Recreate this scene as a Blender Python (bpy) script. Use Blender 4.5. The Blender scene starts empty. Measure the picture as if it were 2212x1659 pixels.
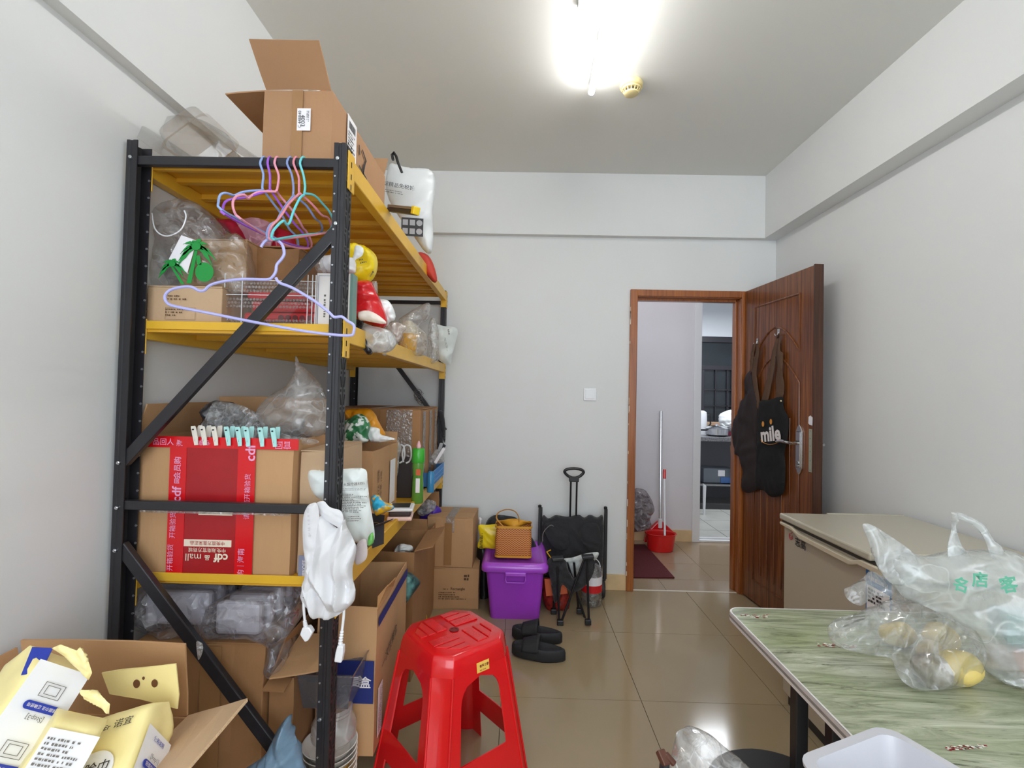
import bpy, bmesh, math, random
import numpy as np
from mathutils import Vector, Matrix, noise
from mathutils.geometry import delaunay_2d_cdt
random.seed(7)
SC = bpy.context.scene
COL = SC.collection
PI = math.pi
R = math.radians

# ------------------------------------------------------------------ camera
F, PITCH, YAW, ROLL, CH = 1047.8, 0.0219, 0.0137, 0.0218, 1.2996
def _dir(px, py):
    u = (px-1106)/F; w = (py-829.5)/F
    c, s = math.cos(ROLL), math.sin(ROLL)
    u, w = u*c+w*s, -u*s+w*c
    c, s = math.cos(PITCH), math.sin(PITCH)
    y = c+w*s; z = s-w*c
    c, s = math.cos(YAW), math.sin(YAW)
    return Vector((u*c-y*s, u*s+y*c, z))
def at(px, py, X=None, Y=None, Z=None):
    """a measured point of the photograph on a known real plane of the room"""
    r = _dir(px, py)
    t = Y/r.y if Y is not None else (X/r.x if X is not None else (Z-CH)/r.z)
    return Vector((r.x*t, r.y*t, CH+r.z*t))
cam = bpy.data.cameras.new('camera'); camo = bpy.data.objects.new('camera', cam); COL.objects.link(camo)
_f = _dir(1106, 829.5).normalized(); _r = (_dir(1107, 829.5)-_dir(1106, 829.5)).normalized(); _u = _r.cross(_f)
camo.matrix_world = Matrix(((_r.x, _u.x, -_f.x, 0), (_r.y, _u.y, -_f.y, 0), (_r.z, _u.z, -_f.z, CH), (0, 0, 0, 1)))
cam.sensor_width = 36; cam.lens = F/2212*36; cam.clip_start = .02
SC.camera = camo
SC.view_settings.view_transform = 'Standard'; SC.view_settings.look = 'None'
SC.view_settings.exposure = 0.97; SC.view_settings.gamma = 1; SC.view_settings.use_curve_mapping = False
SC.cycles.transparent_max_bounces = 24; SC.cycles.max_bounces = 10; SC.cycles.diffuse_bounces = 6
SC.cycles.caustics_reflective = False; SC.cycles.caustics_refractive = False
SC.cycles.use_denoising = True
w = bpy.data.worlds.new('world'); SC.world = w; w.use_nodes = True
w.node_tree.nodes['Background'].inputs[0].default_value = (.72, .84, 1, 1)
w.node_tree.nodes['Background'].inputs[1].default_value = 1.0
def area(name, loc, rot, sx, sy, power, col):
    l = bpy.data.lights.new(name, 'AREA'); l.shape = 'RECTANGLE'; l.size = sx; l.size_y = sy; l.energy = power; l.color = col
    o = bpy.data.objects.new(name, l); COL.objects.link(o); o.location = loc; o.rotation_euler = rot; return o
# daylight coming through the window wall behind the camera, added fill lights for hall and kitchen, no fixtures seen
area('daylight', (.3, -2.17, 1.55), (R(90), 0, 0), 2.5, 2.1, 33, (.90, .95, 1))
area('hall_fill_light', (1.1, 3.85, 2.74), (0, 0, 0), 1.0, .25, 3.5, (.96, .95, 1))
area('kitchen_fill_light', (2.4, 5.4, 2.5), (0, 0, 0), .9, .5, 20, (.88, .94, 1))

# ------------------------------------------------------------------ helpers
def hexc(h, g=1.0):
    v = [int(h[i:i+2], 16)/255 for i in (0, 2, 4)]
    v = [(x/12.92 if x < .04045 else ((x+.055)/1.055)**2.4)*g for x in v]
    return (min(v[0], .95), min(v[1], .95), min(v[2], .95), 1)
MATS = {}
def mat(name, col=None, rough=.5, metal=0., var=0., vs=6., bump=0., bs=60., stretch=(1, 1, 1), col2=None, spec=.5, trans=0., emit=0., coat=0., sheen=0., thresh=None, wave=None):
    if name in MATS: return MATS[name]
    m = bpy.data.materials.new(name); m.use_nodes = True; MATS[name] = m
    nt = m.node_tree; N = nt.nodes; L = nt.links; b = N['Principled BSDF']
    if isinstance(col, str): col = hexc(col)
    b.inputs['Base Color'].default_value = col; b.inputs['Roughness'].default_value = rough
    b.inputs['Metallic'].default_value = metal; b.inputs['Specular IOR Level'].default_value = spec
    b.inputs['Transmission Weight'].default_value = trans; b.inputs['Coat Weight'].default_value = coat
    b.inputs['Sheen Weight'].default_value = sheen
    m.diffuse_color = col
    if emit:
        b.inputs['Emission Color'].default_value = col; b.inputs['Emission Strength'].default_value = emit
    if var or bump or col2 is not None:
        tc = N.new('ShaderNodeTexCoord'); mp = N.new('ShaderNodeMapping'); mp.inputs['Scale'].default_value = stretch
        L.new(tc.outputs['Object'], mp.inputs[0])
    if var or col2 is not None:
        n = N.new('ShaderNodeTexNoise'); n.inputs['Scale'].default_value = vs; n.inputs['Detail'].default_value = 6
        L.new(mp.outputs[0], n.inputs['Vector'])
        r = N.new('ShaderNodeValToRGB'); L.new(n.outputs[0], r.inputs[0]); L.new(r.outputs[0], b.inputs['Base Color'])
        a, c_ = (col, hexc(col2)) if col2 is not None else ([x*(1-var) for x in col[:3]]+[1], [min(1, x*(1+var)) for x in col[:3]]+[1])
        lo, hi = thresh or (.3, .7)
        r.color_ramp.elements[0].position = lo; r.color_ramp.elements[1].position = hi
        r.color_ramp.elements[0].color = a; r.color_ramp.elements[1].color = c_
    if bump:
        n2 = N.new('ShaderNodeTexNoise'); n2.inputs['Scale'].default_value = bs; n2.inputs['Detail'].default_value = 4
        L.new(mp.outputs[0], n2.inputs['Vector'])
        bp = N.new('ShaderNodeBump'); bp.inputs['Strength'].default_value = bump; bp.inputs['Distance'].default_value = .004
        L.new(n2.outputs[0], bp.inputs['Height']); L.new(bp.outputs[0], b.inputs['Normal'])
    return m
def film(name, tint='ffffff', haze=.25, rough=.12, hz2=None, scale=14., gl=.25, wh='f2f4f4'):
    """thin plastic film: mostly see-through, milky in the creases, glossy"""
    if name in MATS: return MATS[name]
    m = bpy.data.materials.new(name); m.use_nodes = True; MATS[name] = m
    nt = m.node_tree; N = nt.nodes; L = nt.links; N.clear()
    out = N.new('ShaderNodeOutputMaterial'); tr = N.new('ShaderNodeBsdfTransparent'); tr.inputs[0].default_value = hexc(tint)
    df = N.new('ShaderNodeBsdfDiffuse'); df.inputs[0].default_value = hexc(wh)
    tl = N.new('ShaderNodeBsdfTranslucent'); tl.inputs[0].default_value = hexc(wh)
    mdt = N.new('ShaderNodeMixShader'); mdt.inputs[0].default_value = .4; L.new(df.outputs[0], mdt.inputs[1]); L.new(tl.outputs[0], mdt.inputs[2])
    tc = N.new('ShaderNodeTexCoord'); n = N.new('ShaderNodeTexNoise'); n.inputs['Scale'].default_value = scale; n.inputs['Detail'].default_value = 7; n.inputs['Distortion'].default_value = 1.2
    L.new(tc.outputs['Object'], n.inputs['Vector'])
    mr = N.new('ShaderNodeMapRange'); mr.inputs[1].default_value = .42; mr.inputs[2].default_value = .72
    mr.inputs[3].default_value = haze; mr.inputs[4].default_value = min(1, hz2 if hz2 is not None else haze*2.2); L.new(n.outputs[0], mr.inputs[0])
    m1 = N.new('ShaderNodeMixShader'); L.new(mr.outputs[0], m1.inputs[0]); L.new(tr.outputs[0], m1.inputs[1]); L.new(mdt.outputs[0], m1.inputs[2])
    g = N.new('ShaderNodeBsdfGlossy'); g.inputs['Roughness'].default_value = rough
    lw = N.new('ShaderNodeLayerWeight'); lw.inputs[0].default_value = gl
    fm = N.new('ShaderNodeMath'); fm.operation = 'MULTIPLY_ADD'; fm.inputs[1].default_value = .55; fm.inputs[2].default_value = .05; L.new(lw.outputs['Facing'], fm.inputs[0])
    bp = N.new('ShaderNodeBump'); bp.inputs['Strength'].default_value = .7; bp.inputs['Distance'].default_value = .004
    n2 = N.new('ShaderNodeTexNoise'); n2.inputs['Scale'].default_value = scale*1.3; n2.inputs['Detail'].default_value = 1.5; n2.inputs['Distortion'].default_value = .35
    L.new(tc.outputs['Object'], n2.inputs['Vector'])
    def mth(op, x, b1=None, b2=None, cl=False):
        q = N.new('ShaderNodeMath'); q.operation = op; q.use_clamp = cl; L.new(x, q.inputs[0])
        if b1 is not None: q.inputs[1].default_value = b1
        if b2 is not None: q.inputs[2].default_value = b2
        return q.outputs[0]
    ab = mth('ABSOLUTE', mth('SUBTRACT', n2.outputs[0], .5)); rg = mth('MULTIPLY_ADD', ab, -34, 1, True)
    L.new(mth('MULTIPLY', ab, -6.), bp.inputs['Height'])
    ad = N.new('ShaderNodeMath'); ad.operation = 'MULTIPLY_ADD'; L.new(rg, ad.inputs[0]); ad.inputs[1].default_value = (hz2 if hz2 is not None else haze*2.2)*.5; L.new(mr.outputs[0], ad.inputs[2]); ad.use_clamp = True
    L.new(ad.outputs[0], m1.inputs[0])
    for q in (g, df): L.new(bp.outputs[0], q.inputs['Normal'])
    L.new(bp.outputs[0], lw.inputs['Normal'])
    m2 = N.new('ShaderNodeMixShader'); L.new(fm.outputs[0], m2.inputs[0]); L.new(m1.outputs[0], m2.inputs[1]); L.new(g.outputs[0], m2.inputs[2])
    L.new(m2.outputs[0], out.inputs[0]); return m

OFF = {}
def tag(o, label=None, cat=None, group=None, kind=None):
    if label: o['label'] = label
    if cat: o['category'] = cat
    if group: o['group'] = group
    if kind: o['kind'] = kind
    return o
def thing(name, label, cat, loc, group=None):
    o = bpy.data.objects.new(name, None); COL.objects.link(o); o.empty_display_size = .05
    o.location = loc; OFF[o.name] = Vector(loc); return tag(o, label, cat, group)
class MB:
    def __init__(s, M=None): s.v = []; s.f = []; s.M = M
    def add(s, vs, fs):
        k = len(s.v); M = s.M
        s.v += [(M @ Vector(p)) if M else Vector(p) for p in vs]; s.f += [tuple(i+k for i in q) for q in fs]; return s
    def box(s, x0, x1, y0, y1, z0, z1):
        return s.add([(x, y, z) for z in (z0, z1) for y in (y0, y1) for x in (x0, x1)],
                     [(0, 2, 3, 1), (4, 5, 7, 6), (0, 1, 5, 4), (2, 6, 7, 3), (0, 4, 6, 2), (1, 3, 7, 5)])
    def bar(s, p, q, w, h, up=(0, 0, 1)):
        p, q = Vector(p), Vector(q); d = (q-p).normalized(); u = Vector(up); sd = d.cross(u).normalized(); u = sd.cross(d).normalized()
        return s.add([e+sd*a*w/2+u*b*h/2 for e in (p, q) for b in (-1, 1) for a in (-1, 1)],
                     [(0, 1, 3, 2), (4, 6, 7, 5), (0, 4, 5, 1), (2, 3, 7, 6), (0, 2, 6, 4), (1, 5, 7, 3)])
    def tube(s, pts, r, n=8, closed=False, rs=None, flat=1.):
        pts = [Vector(p) for p in pts]; m = len(pts); V = []; prev = None
        for i, p in enumerate(pts):
            a = pts[(i-1) % m] if (closed or i > 0) else p; b = pts[(i+1) % m] if (closed or i < m-1) else p
            t = (b-a).normalized() if (b-a).length > 1e-9 else Vector((0, 0, 1))
            if prev is None:
                x = t.cross(Vector((0, 0, 1)) if abs(t.z) < .9 else Vector((1, 0, 0))).normalized()
            else: x = (prev-t*prev.dot(t)).normalized()
            prev = x; y = t.cross(x); rr = rs[i] if rs else r
            V += [p+(x*math.cos(2*PI*k/n)+y*math.sin(2*PI*k/n)*flat)*rr for k in range(n)]
        Fs = []
        for i in range(m if closed else m-1):
            for k in range(n):
                a = i*n+k; b = i*n+(k+1) % n; c = ((i+1) % m)*n+(k+1) % n; d = ((i+1) % m)*n+k; Fs.append((a, b, c, d))
        if not closed: Fs += [tuple(range(n))[::-1], tuple(range((m-1)*n, m*n))]
        return s.add(V, Fs)
    def lathe(s, prof, c=(0, 0, 0), n=24, sx=1, sy=1, caps=True, a0=0):
        V = []; Fs = []; m = len(prof)
        for r, z in prof: V += [(c[0]+r*sx*math.cos(2*PI*k/n+a0), c[1]+r*sy*math.sin(2*PI*k/n+a0), c[2]+z) for k in range(n)]
        for i in range(m-1):
            for k in range(n): Fs.append((i*n+k, i*n+(k+1) % n, (i+1)*n+(k+1) % n, (i+1)*n+k))
        if caps: Fs += [tuple(range(n))[::-1], tuple(range((m-1)*n, m*n))]
        return s.add(V, Fs)
    def prism(s, poly, a, b, fn=None):
        """poly of 2-D points extruded between a and b; fn maps (u,v,w) to space, default xy + z"""
        fn = fn or (lambda u, v, w: (u, v, w)); n = len(poly)
        V = [fn(u, v, a) for u, v in poly]+[fn(u, v, b) for u, v in poly]
        return s.add(V, [tuple(range(n))[::-1], tuple(range(n, 2*n))]+[(i, (i+1) % n, n+(i+1) % n, n+i) for i in range(n)])
    def slab(s, pts, t, nrm=None):
        pts = [Vector(p) for p in pts]; n = len(pts)
        nn = Vector(nrm) if nrm else (pts[1]-pts[0]).cross(pts[2]-pts[0]).normalized()
        V = pts+[p+nn*t for p in pts]
        return s.add(V, [tuple(range(n))[::-1], tuple(range(n, 2*n))]+[(i, (i+1) % n, n+(i+1) % n, n+i) for i in range(n)])
    def grid(s, fn, nu, nv, cu=False, cv=False):
        V = [fn(i/(nu if cu else nu-1), j/(nv if cv else nv-1)) for i in range(nu) for j in range(nv)]; Fs = []
        for i in range(nu if cu else nu-1):
            for j in range(nv if cv else nv-1):
                Fs.append((i*nv+j, ((i+1) % nu)*nv+j, ((i+1) % nu)*nv+(j+1) % nv, i*nv+(j+1) % nv))
        return s.add(V, Fs)
    def sphere(s, c, r, n=12, m=8, sx=1, sy=1, sz=1):
        return s.lathe([(r*math.sin(PI*(i+.001)/(m+.002)), r*-math.cos(PI*(i+.001)/(m+.002))*sz) for i in range(m+1)], c, n, sx, sy)
    def build(s, name, m, parent=None, label=None, cat=None, group=None, kind=None, smooth=False, bevel=0, crease=35, warp=0, warps=8, sub=0, loc=None, solid=0):
        vs = s.v
        if parent is not None: off = OFF[parent.name]
        elif loc is not None: off = Vector(loc)
        else:
            a = np.array([tuple(v) for v in vs]); off = Vector(((a[:, 0].min()+a[:, 0].max())/2, (a[:, 1].min()+a[:, 1].max())/2, a[:, 2].min()))
        me = bpy.data.meshes.new(name); me.from_pydata([tuple(v-off) for v in vs], [], s.f)
        bm = bmesh.new(); bm.from_mesh(me)
        bmesh.ops.recalc_face_normals(bm, faces=bm.faces)
        if bevel:
            es = [e for e in bm.edges if len(e.link_faces) == 2 and e.calc_face_angle(0) > R(30)]
            bmesh.ops.bevel(bm, geom=es, offset=bevel, segments=2 if bevel > .0025 else 1, profile=.5, affect='EDGES', clamp_overlap=True)
        if sub: bmesh.ops.subdivide_edges(bm, edges=bm.edges, cuts=sub, use_grid_fill=True)
        if warp:
            for v in bm.verts:
                p = (v.co+off)*warps
                v.co += Vector((noise.noise(p), noise.noise(p+Vector((9, 1, 3))), noise.noise(p+Vector((2, 7, 5)))))*warp
        bm.to_mesh(me); bm.free()
        if smooth:
            me.polygons.foreach_set('use_smooth', [True]*len(me.polygons))
            if crease < 180: me.set_sharp_from_angle(angle=R(crease))
        if isinstance(m, (list, tuple)):
            for q in m: me.materials.append(q)
        else: me.materials.append(m)
        o = bpy.data.objects.new(name, me); COL.objects.link(o); OFF[o.name] = off
        if parent is not None: o.parent = parent
        else: o.location = off
        if solid:
            md = o.modifiers.new('solid', 'SOLIDIFY'); md.thickness = solid; md.offset = 0
        return tag(o, label, cat, group, kind)
def fr(loc, yaw=0, pitch=0, roll=0):
    return Matrix.Translation(loc) @ Matrix.Rotation(yaw, 4, 'Z') @ Matrix.Rotation(pitch, 4, 'X') @ Matrix.Rotation(roll, 4, 'Y')
def basis(o, x, y):
    """frame with origin o, x axis and approximately y axis given"""
    x = Vector(x).normalized(); z = x.cross(Vector(y)).normalized(); y = z.cross(x)
    return Matrix(((x.x, y.x, z.x, o[0]), (x.y, y.y, z.y, o[1]), (x.z, y.z, z.z, o[2]), (0, 0, 0, 1)))
_TC = {}
def textmesh(s, bold=0.):
    k = (s, bold)
    if k in _TC: return _TC[k]
    cu = bpy.data.curves.new('t', 'FONT'); cu.body = s; cu.size = 1; cu.align_x = 'CENTER'; cu.align_y = 'CENTER'; cu.resolution_u = 2; cu.offset = bold
    o = bpy.data.objects.new('t', cu); COL.objects.link(o)
    me = bpy.data.meshes.new_from_object(o.evaluated_get(bpy.context.evaluated_depsgraph_get()))
    V = [tuple(v.co) for v in me.vertices]; Fs = [tuple(p.vertices) for p in me.polygons]
    bpy.data.objects.remove(o); bpy.data.curves.remove(cu); bpy.data.meshes.remove(me)
    _TC[k] = (V, Fs); return V, Fs
def txt(mb, s, M, w=None, h=None, bold=0., fn=None):
    """adds lettering to builder mb in frame M (x right, y up, z out); w or h gives its real size; fn(u,v) may wrap it on a surface"""
    V, Fs = textmesh(s, bold)
    if not V: return
    xs = [v[0] for v in V]; ys = [v[1] for v in V]; W = max(xs)-min(xs); H = max(ys)-min(ys); cx = (max(xs)+min(xs))/2; cy = (max(ys)+min(ys))/2
    sx = w/W if w else h/H; sy = h/H if h else sx
    P = [((v[0]-cx)*sx, (v[1]-cy)*sy) for v in V]
    mb.add([(fn(M @ Vector((x, y, 0)))) if fn else (M @ Vector((x, y, .0006))) for x, y in P], Fs)
def scrib(mb, M, w, h, rows, seed=1, fill=.8, th=.55, ch=1.0):
    """rows of small unreadable print: one little block per character"""
    rd = random.Random(seed); rh = h/rows
    for r in range(rows):
        x = -w/2; y = h/2-(r+.5)*rh; xe = -w/2+w*rd.uniform(fill*.6, 1)
        while x < xe:
            cw = rh*th*ch*rd.uniform(.35, 1.1); gp = rh*.22
            if x+cw > w/2: break
            a, b = y-rh*th/2*rd.uniform(.6, 1), y+rh*th/2*rd.uniform(.6, 1)
            mb.add([M @ Vector(q) for q in ((x, a, .0006), (x+cw, a, .0006), (x+cw, b, .0006), (x, b, .0006))], [(0, 1, 2, 3)]); x += cw+gp*rd.choice((1, 1, 1, 3))
def spline(pts, n=6, closed=True):
    pts = [Vector(p) for p in pts]; m = len(pts); out = []
    for i in range(m if closed else m-1):
        a, b, c, d = (pts[(i-1) % m] if closed or i else pts[0]), pts[i], pts[(i+1) % m], (pts[(i+2) % m] if closed or i < m-2 else pts[-1])
        for k in range(n):
            t = k/n; out.append(.5*((2*b)+(c-a)*t+(2*a-5*b+4*c-d)*t*t+(3*b-a-3*c+d)*t**3))
    if not closed: out.append(pts[-1])
    return out
_FD = {}
def crum(p, amp, sc, seed=0):
    """sharp folds: a few perturbed triangle waves in random directions, masked by noise"""
    if seed not in _FD:
        rd = random.Random(seed*7+1); _FD[seed] = [(Vector((rd.uniform(-1, 1), rd.uniform(-1, 1), rd.uniform(-1, 1))).normalized(), rd.uniform(.5, 1.9), rd.uniform(0, 9)) for _ in range(6)]
    P = Vector(p); w = noise.noise_vector(P*sc*.45+Vector((seed, 0, 0)))
    s = 0; tot = 0
    for i, (d, f, ph) in enumerate(_FD[seed]):
        t = (P.dot(d)*sc*f*.9+ph+w[i % 3]*1.6) % 1.0; tri = 1-abs(2*t-1)*2
        m = max(0., noise.noise(P*sc*.5+Vector((i*7.3, seed, i)))*1.6+.45); a = m/f**.7; s += tri*a; tot += .8
    return amp*(s/tot*2.1+.5*noise.noise(P*sc*.5+Vector((seed, 3, 1)))-.15)
def crum_old(p, amp, sc, seed=0):
    q = Vector(p)*sc+Vector((seed*3.1, seed*1.7, seed*.9))
    a = 1-2*abs(noise.noise(q)); b = 1-2*abs(noise.noise(q*2.3+Vector((5, 2, 8)))); c = noise.noise(q*.6)
    return amp*(.55*a+.3*b+.5*c-.45)
def pillow(name, m, px, Y=None, n=None, p0=None, thick=.05, back=1., cr=.008, cs=14., seed=1, parent=None, res=40, sm=5, pw=.55, pull=None, inplane=.5, dx=0, **kw):
    """a soft bag: its outline (seen edge) stands in a real plane at real distance, the two sides bulge from it and crumple"""
    n = Vector(n) if n is not None else Vector((0, -1, 0)); n.normalize()
    if p0 is None: p0 = at(px[0][0], px[0][1], Y=Y)
    p0 = Vector(p0)
    def hit(a, b):
        r = _dir(a, b); o = Vector((0, 0, CH)); return o+r*((p0-o).dot(n)/r.dot(n))
    W = [hit(a, b) for a, b in px]
    return pillow3(name, m, W, n, thick, back, cr, cs, seed, parent, res, sm, pw, inplane, pull, **kw)
def pillow3(name, m, W, n, thick=.05, back=1., cr=.008, cs=14., seed=1, parent=None, res=34, sm=5, pw=.55, inplane=.5, pull=None, **kw):
    res = int(res*1.35); cr *= 1.25; inplane *= .8
    n = Vector(n).normalized()
    ux = n.cross(Vector((0, 0, 1)));
    if ux.length < .1: ux = Vector((1, 0, 0))
    ux.normalize(); ux = -ux if ux.x < 0 else ux; uy = ux.cross(n).normalized()
    if uy.z < 0: uy = -uy
    o = W[0]
    P2 = [Vector(((q-o).dot(ux), (q-o).dot(uy))) for q in W]
    P2 = [Vector((q[0], q[1])) for q in spline([(q.x, q.y, 0) for q in P2], sm)] if sm > 1 else P2
    A = np.array([tuple(q)[:2] for q in P2]); lo = A.min(0); hi = A.max(0); sz_ = float(max(hi-lo)); st = sz_/res; cs = max(cs, 2.6/sz_); cr = min(cr, .11*sz_)
    # resample boundary
    seg = np.roll(A, -1, 0)-A; ln = np.hypot(seg[:, 0], seg[:, 1]); cum = np.concatenate([[0], np.cumsum(ln)]); tot = cum[-1]
    nb = max(12, int(tot/st)); B = []
    for k in range(nb):
        t = tot*k/nb; i = min(np.searchsorted(cum, t, 'right')-1, len(A)-1); B.append(A[i]+seg[i]*((t-cum[i])/max(ln[i], 1e-9)))
    B = np.array(B); rd = np.random.RandomState(seed)
    gx = np.arange(lo[0]+st/2, hi[0], st); gy = np.arange(lo[1]+st/2, hi[1], st)
    G = np.array([(x+(st/2 if j % 2 else 0), y) for j, y in enumerate(gy) for x in gx]); G += rd.uniform(-.18, .18, G.shape)*st
    B2 = np.roll(B, -1, 0)
    ins = np.zeros(len(G), bool)
    for a, b in zip(B, B2):
        c = (a[1] > G[:, 1]) != (b[1] > G[:, 1])
        with np.errstate(divide='ignore', invalid='ignore'): xx = (b[0]-a[0])*(G[:, 1]-a[1])/(b[1]-a[1])+a[0]
        ins ^= c & (G[:, 0] < xx)
    G = G[ins]
    def dist(Q):
        D = np.full(len(Q), 1e9)
        for a, b in zip(B, B2):
            e = b-a; t = np.clip(((Q-a)@e)/max(e@e, 1e-12), 0, 1); D = np.minimum(D, np.hypot(*(Q-a-t[:, None]*e).T))
        return D
    D = dist(G); G = G[D > st*.45]; D = D[D > st*.45]
    pts = [Vector(q) for q in B]+[Vector(q) for q in G]
    res_ = delaunay_2d_cdt(pts, [(k, (k+1) % nb) for k in range(nb)], [list(range(nb))], 1, 1e-7)
    vv, ff = res_[0], res_[2]
    Q = np.array([tuple(q) for q in vv]); dd = dist(Q); dm = max(dd.max(), 1e-6); rim = dd < st*.2
    hgt = thick*np.power(np.clip(1-(1-np.clip(dd/dm, 0, 1))**2, 0, 1), pw)
    V = []; idx = []
    def pos(q, h, s_):
        b = o+ux*q[0]+uy*q[1]; c = crum(b+n*s_*.3, cr, cs, seed)
        fade = min(1, h/(thick*.35+1e-6))
        wv = Vector((noise.noise(b*cs*.7+Vector((1, 2, seed))), noise.noise(b*cs*.7+Vector((4, seed, 2)))))*cr*inplane*2
        r_ = b+n*(s_*(max(h, 0)+(c*fade if s_ > 0 else c*fade)))+ux*wv.x+uy*wv.y
        if pull: r_ = pull(r_, q)
        return r_
    for k, q in enumerate(Q): V.append(pos(q, hgt[k], 1))
    bk = {}
    for k, q in enumerate(Q):
        if rim[k]: bk[k] = k
        else: bk[k] = len(V); V.append(pos(q, hgt[k]*back, -1))
    Fs = [tuple(t) for t in ff]+[tuple(bk[i] for i in t)[::-1] for t in ff]
    mb = MB(); mb.v = V; mb.f = Fs
    kw.setdefault('smooth', True); kw.setdefault('crease', 50)
    return mb.build(name, m, parent, **kw)

# ------------------------------------------------------------------ materials
WHITE = mat('wall_paint', 'dfe1e1', .75, bump=.05, bs=30, var=.015, vs=2)
CEIL = mat('ceiling_paint', 'dfe0dc', .8, bump=.05, bs=20, var=.01, vs=2)
HALLW = mat('hall_paint', 'dcdade', .75, var=.02, vs=2)
CARD = mat('cardboard', 'bb9268', .8, var=.08, vs=5, bump=.15, bs=90, stretch=(1, 1, .25))
CARD2 = mat('cardboard_pale', 'c2a483', .8, var=.07, vs=4, bump=.15, bs=80)
CARD3 = mat('cardboard_brown', 'a2774e', .8, var=.10, vs=5, bump=.2, bs=80, stretch=(1, 1, .25))
CARDIN = mat('cardboard_inside', 'a5794c', .85, var=.08, vs=7)
CARDEDGE = mat('cardboard_edge', 'c9a678', .9, var=.35, vs=220)
TAPE = mat('brown_tape', 'a1784f', .18, spec=.6, bump=.25, bs=50)
CTAPE = film('clear_tape', haze=.12, rough=.15, scale=30)
BLACKM = mat('black_powder_coat', '262529', .38, spec=.5, var=.1, vs=20)
YEL = mat('yellow_powder_coat', 'e2b235', .36, var=.05, vs=9, spec=.5)
STEEL = mat('bright_steel', 'd8dadd', .22, metal=1)
GALV = mat('dull_steel', 'a8aaab', .4, metal=1)
INK = mat('black_print', '2c2b2e', .6)
INKG = mat('grey_print', '6d6862', .6)
INKB = mat('brown_print', '5a3f28', .7)
WHP = mat('white_print', 'efe9e9', .5)
PINKP = mat('pink_print', 'e7a3c8', .5)
REDT = mat('red_tape', 'd3161f', .22, spec=.6, bump=.1, bs=40)
REDD = mat('dark_red_print', 'a31c22', .28, var=.06, vs=10, bump=.1, bs=30)
LABEL = mat('white_label', 'f0eef2', .45)
FILM = film('clear_film', haze=.10, hz2=.42)
FILM2 = film('milky_film', haze=.30, hz2=.75, wh='eef1f2')
WPL = mat('white_plastic', 'eceef1', .35, bump=.1, bs=30)
WBAG = mat('white_poly', 'e9ecec', .4, bump=.35, bs=22)
REDP = mat('red_plastic', 'd8171e', .2, spec=.5, coat=.3)
BLK = mat('black_fabric', '26262a', .85, bump=.4, bs=180, sheen=.2, var=.15, vs=8)
BLKP = mat('black_plastic', '1b1b1e', .35)
RUB = mat('black_foam', '232427', .7, bump=.15, bs=260)
# ------------------------------------------------------------------ the room
XL, XR, YF, YB, ZC = -1.13, 1.735, 3.31, -2.05, 2.81
WT = .08
DX0, DX1, DZ = .80, 1.495, 1.985           # clear door opening
def st(mb, name, m, **k): return mb.build(name, m, kind='structure', **k)
st(MB().box(XL-.15, XL, YB, YF, 0, ZC), 'wall_left', WHITE)
st(MB().box(XR, XR+.15, YB, YF, 0, ZC), 'wall_right', WHITE)
b = MB(); b.box(XL-.15, DX0-.05, YF, YF+WT, 0, ZC); b.box(DX1+.05, 2.9, YF, YF+WT, 0, ZC); b.box(DX0-.05, DX1+.05, YF, YF+WT, DZ+.04, ZC)
st(b, 'wall_far', WHITE)
b = MB(); b.box(XL-.15, -.95, YB-.12, YB, 0, ZC); b.box(1.55, XR+.15, YB-.12, YB, 0, ZC); b.box(-.95, 1.55, YB-.12, YB, 0, .5); b.box(-.95, 1.55, YB-.12, YB, 2.6, ZC)
st(b, 'wall_back', WHITE)
st(MB().box(XL-.15, XR+.15, YB-.12, YF+WT, ZC, ZC+.1), 'ceiling', CEIL)
# downstand beams round the ceiling
st(MB().box(-1.0, 1.634, YF-.05, YF+.01, 2.388, ZC), 'trim_1', WHITE)
st(MB().box(1.634, XR+.02, YB, YF, 2.388, ZC), 'trim_2', WHITE)
st(MB().box(XL-.02, -1.092, YB, YF, 2.196, ZC), 'trim_3', WHITE)
# floor: slab plus separate polished tiles
TILE = mat('polished_tile', 'a08e70', .13, var=.05, vs=2.2, spec=.6)
TILEH = mat('polished_tile_hall', 'a08c73', .13, var=.05, vs=2.2, spec=.6)
TILEK = mat('kitchen_tile', 'b9b9b2', .35, var=.08, vs=5)
GROUT = mat('grout', '4b4133', .8)
fl = st(MB().box(XL-.15, 4.2, YB-.12, 7.4, -.08, -.006), 'floor', GROUT)
def tiles(xs, ys, m, x0, x1, y0, y1, gap=.0012):
    for i in range(len(xs)-1):
        for j in range(len(ys)-1):
            a, b_, c, d = max(xs[i], x0)+gap, min(xs[i+1], x1)-gap, max(ys[j], y0)+gap, min(ys[j+1], y1)-gap
            if b_-a < .01 or d-c < .01: continue
            MB().box(a, b_, c, d, -.006, 0).build('tile', m, fl)
X1, Y1 = .5545, 2.1156
tiles([X1+.6*k for k in range(-3, 3)], [Y1+.6*k for k in range(-7, 3)], TILE, XL, XR, YB, Y1+1.2)
tiles([-.65, .15, 1.03, 1.63, 2.9], [Y1+1.2, Y1+1.2+.21], TILEH, .2, 2.9, 3, 5)
tiles([.25, .85, 1.43, 2.03, 2.63, 3.23], [Y1+1.41, 3.86, 4.46], TILEH, .2, 2.9, 3, 4.46)
tiles([1.2+.4*k for k in range(9)], [4.46+.4*k for k in range(8)], TILEK, 1.6, 4.2, 4.46, 7.3, .003)
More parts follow.
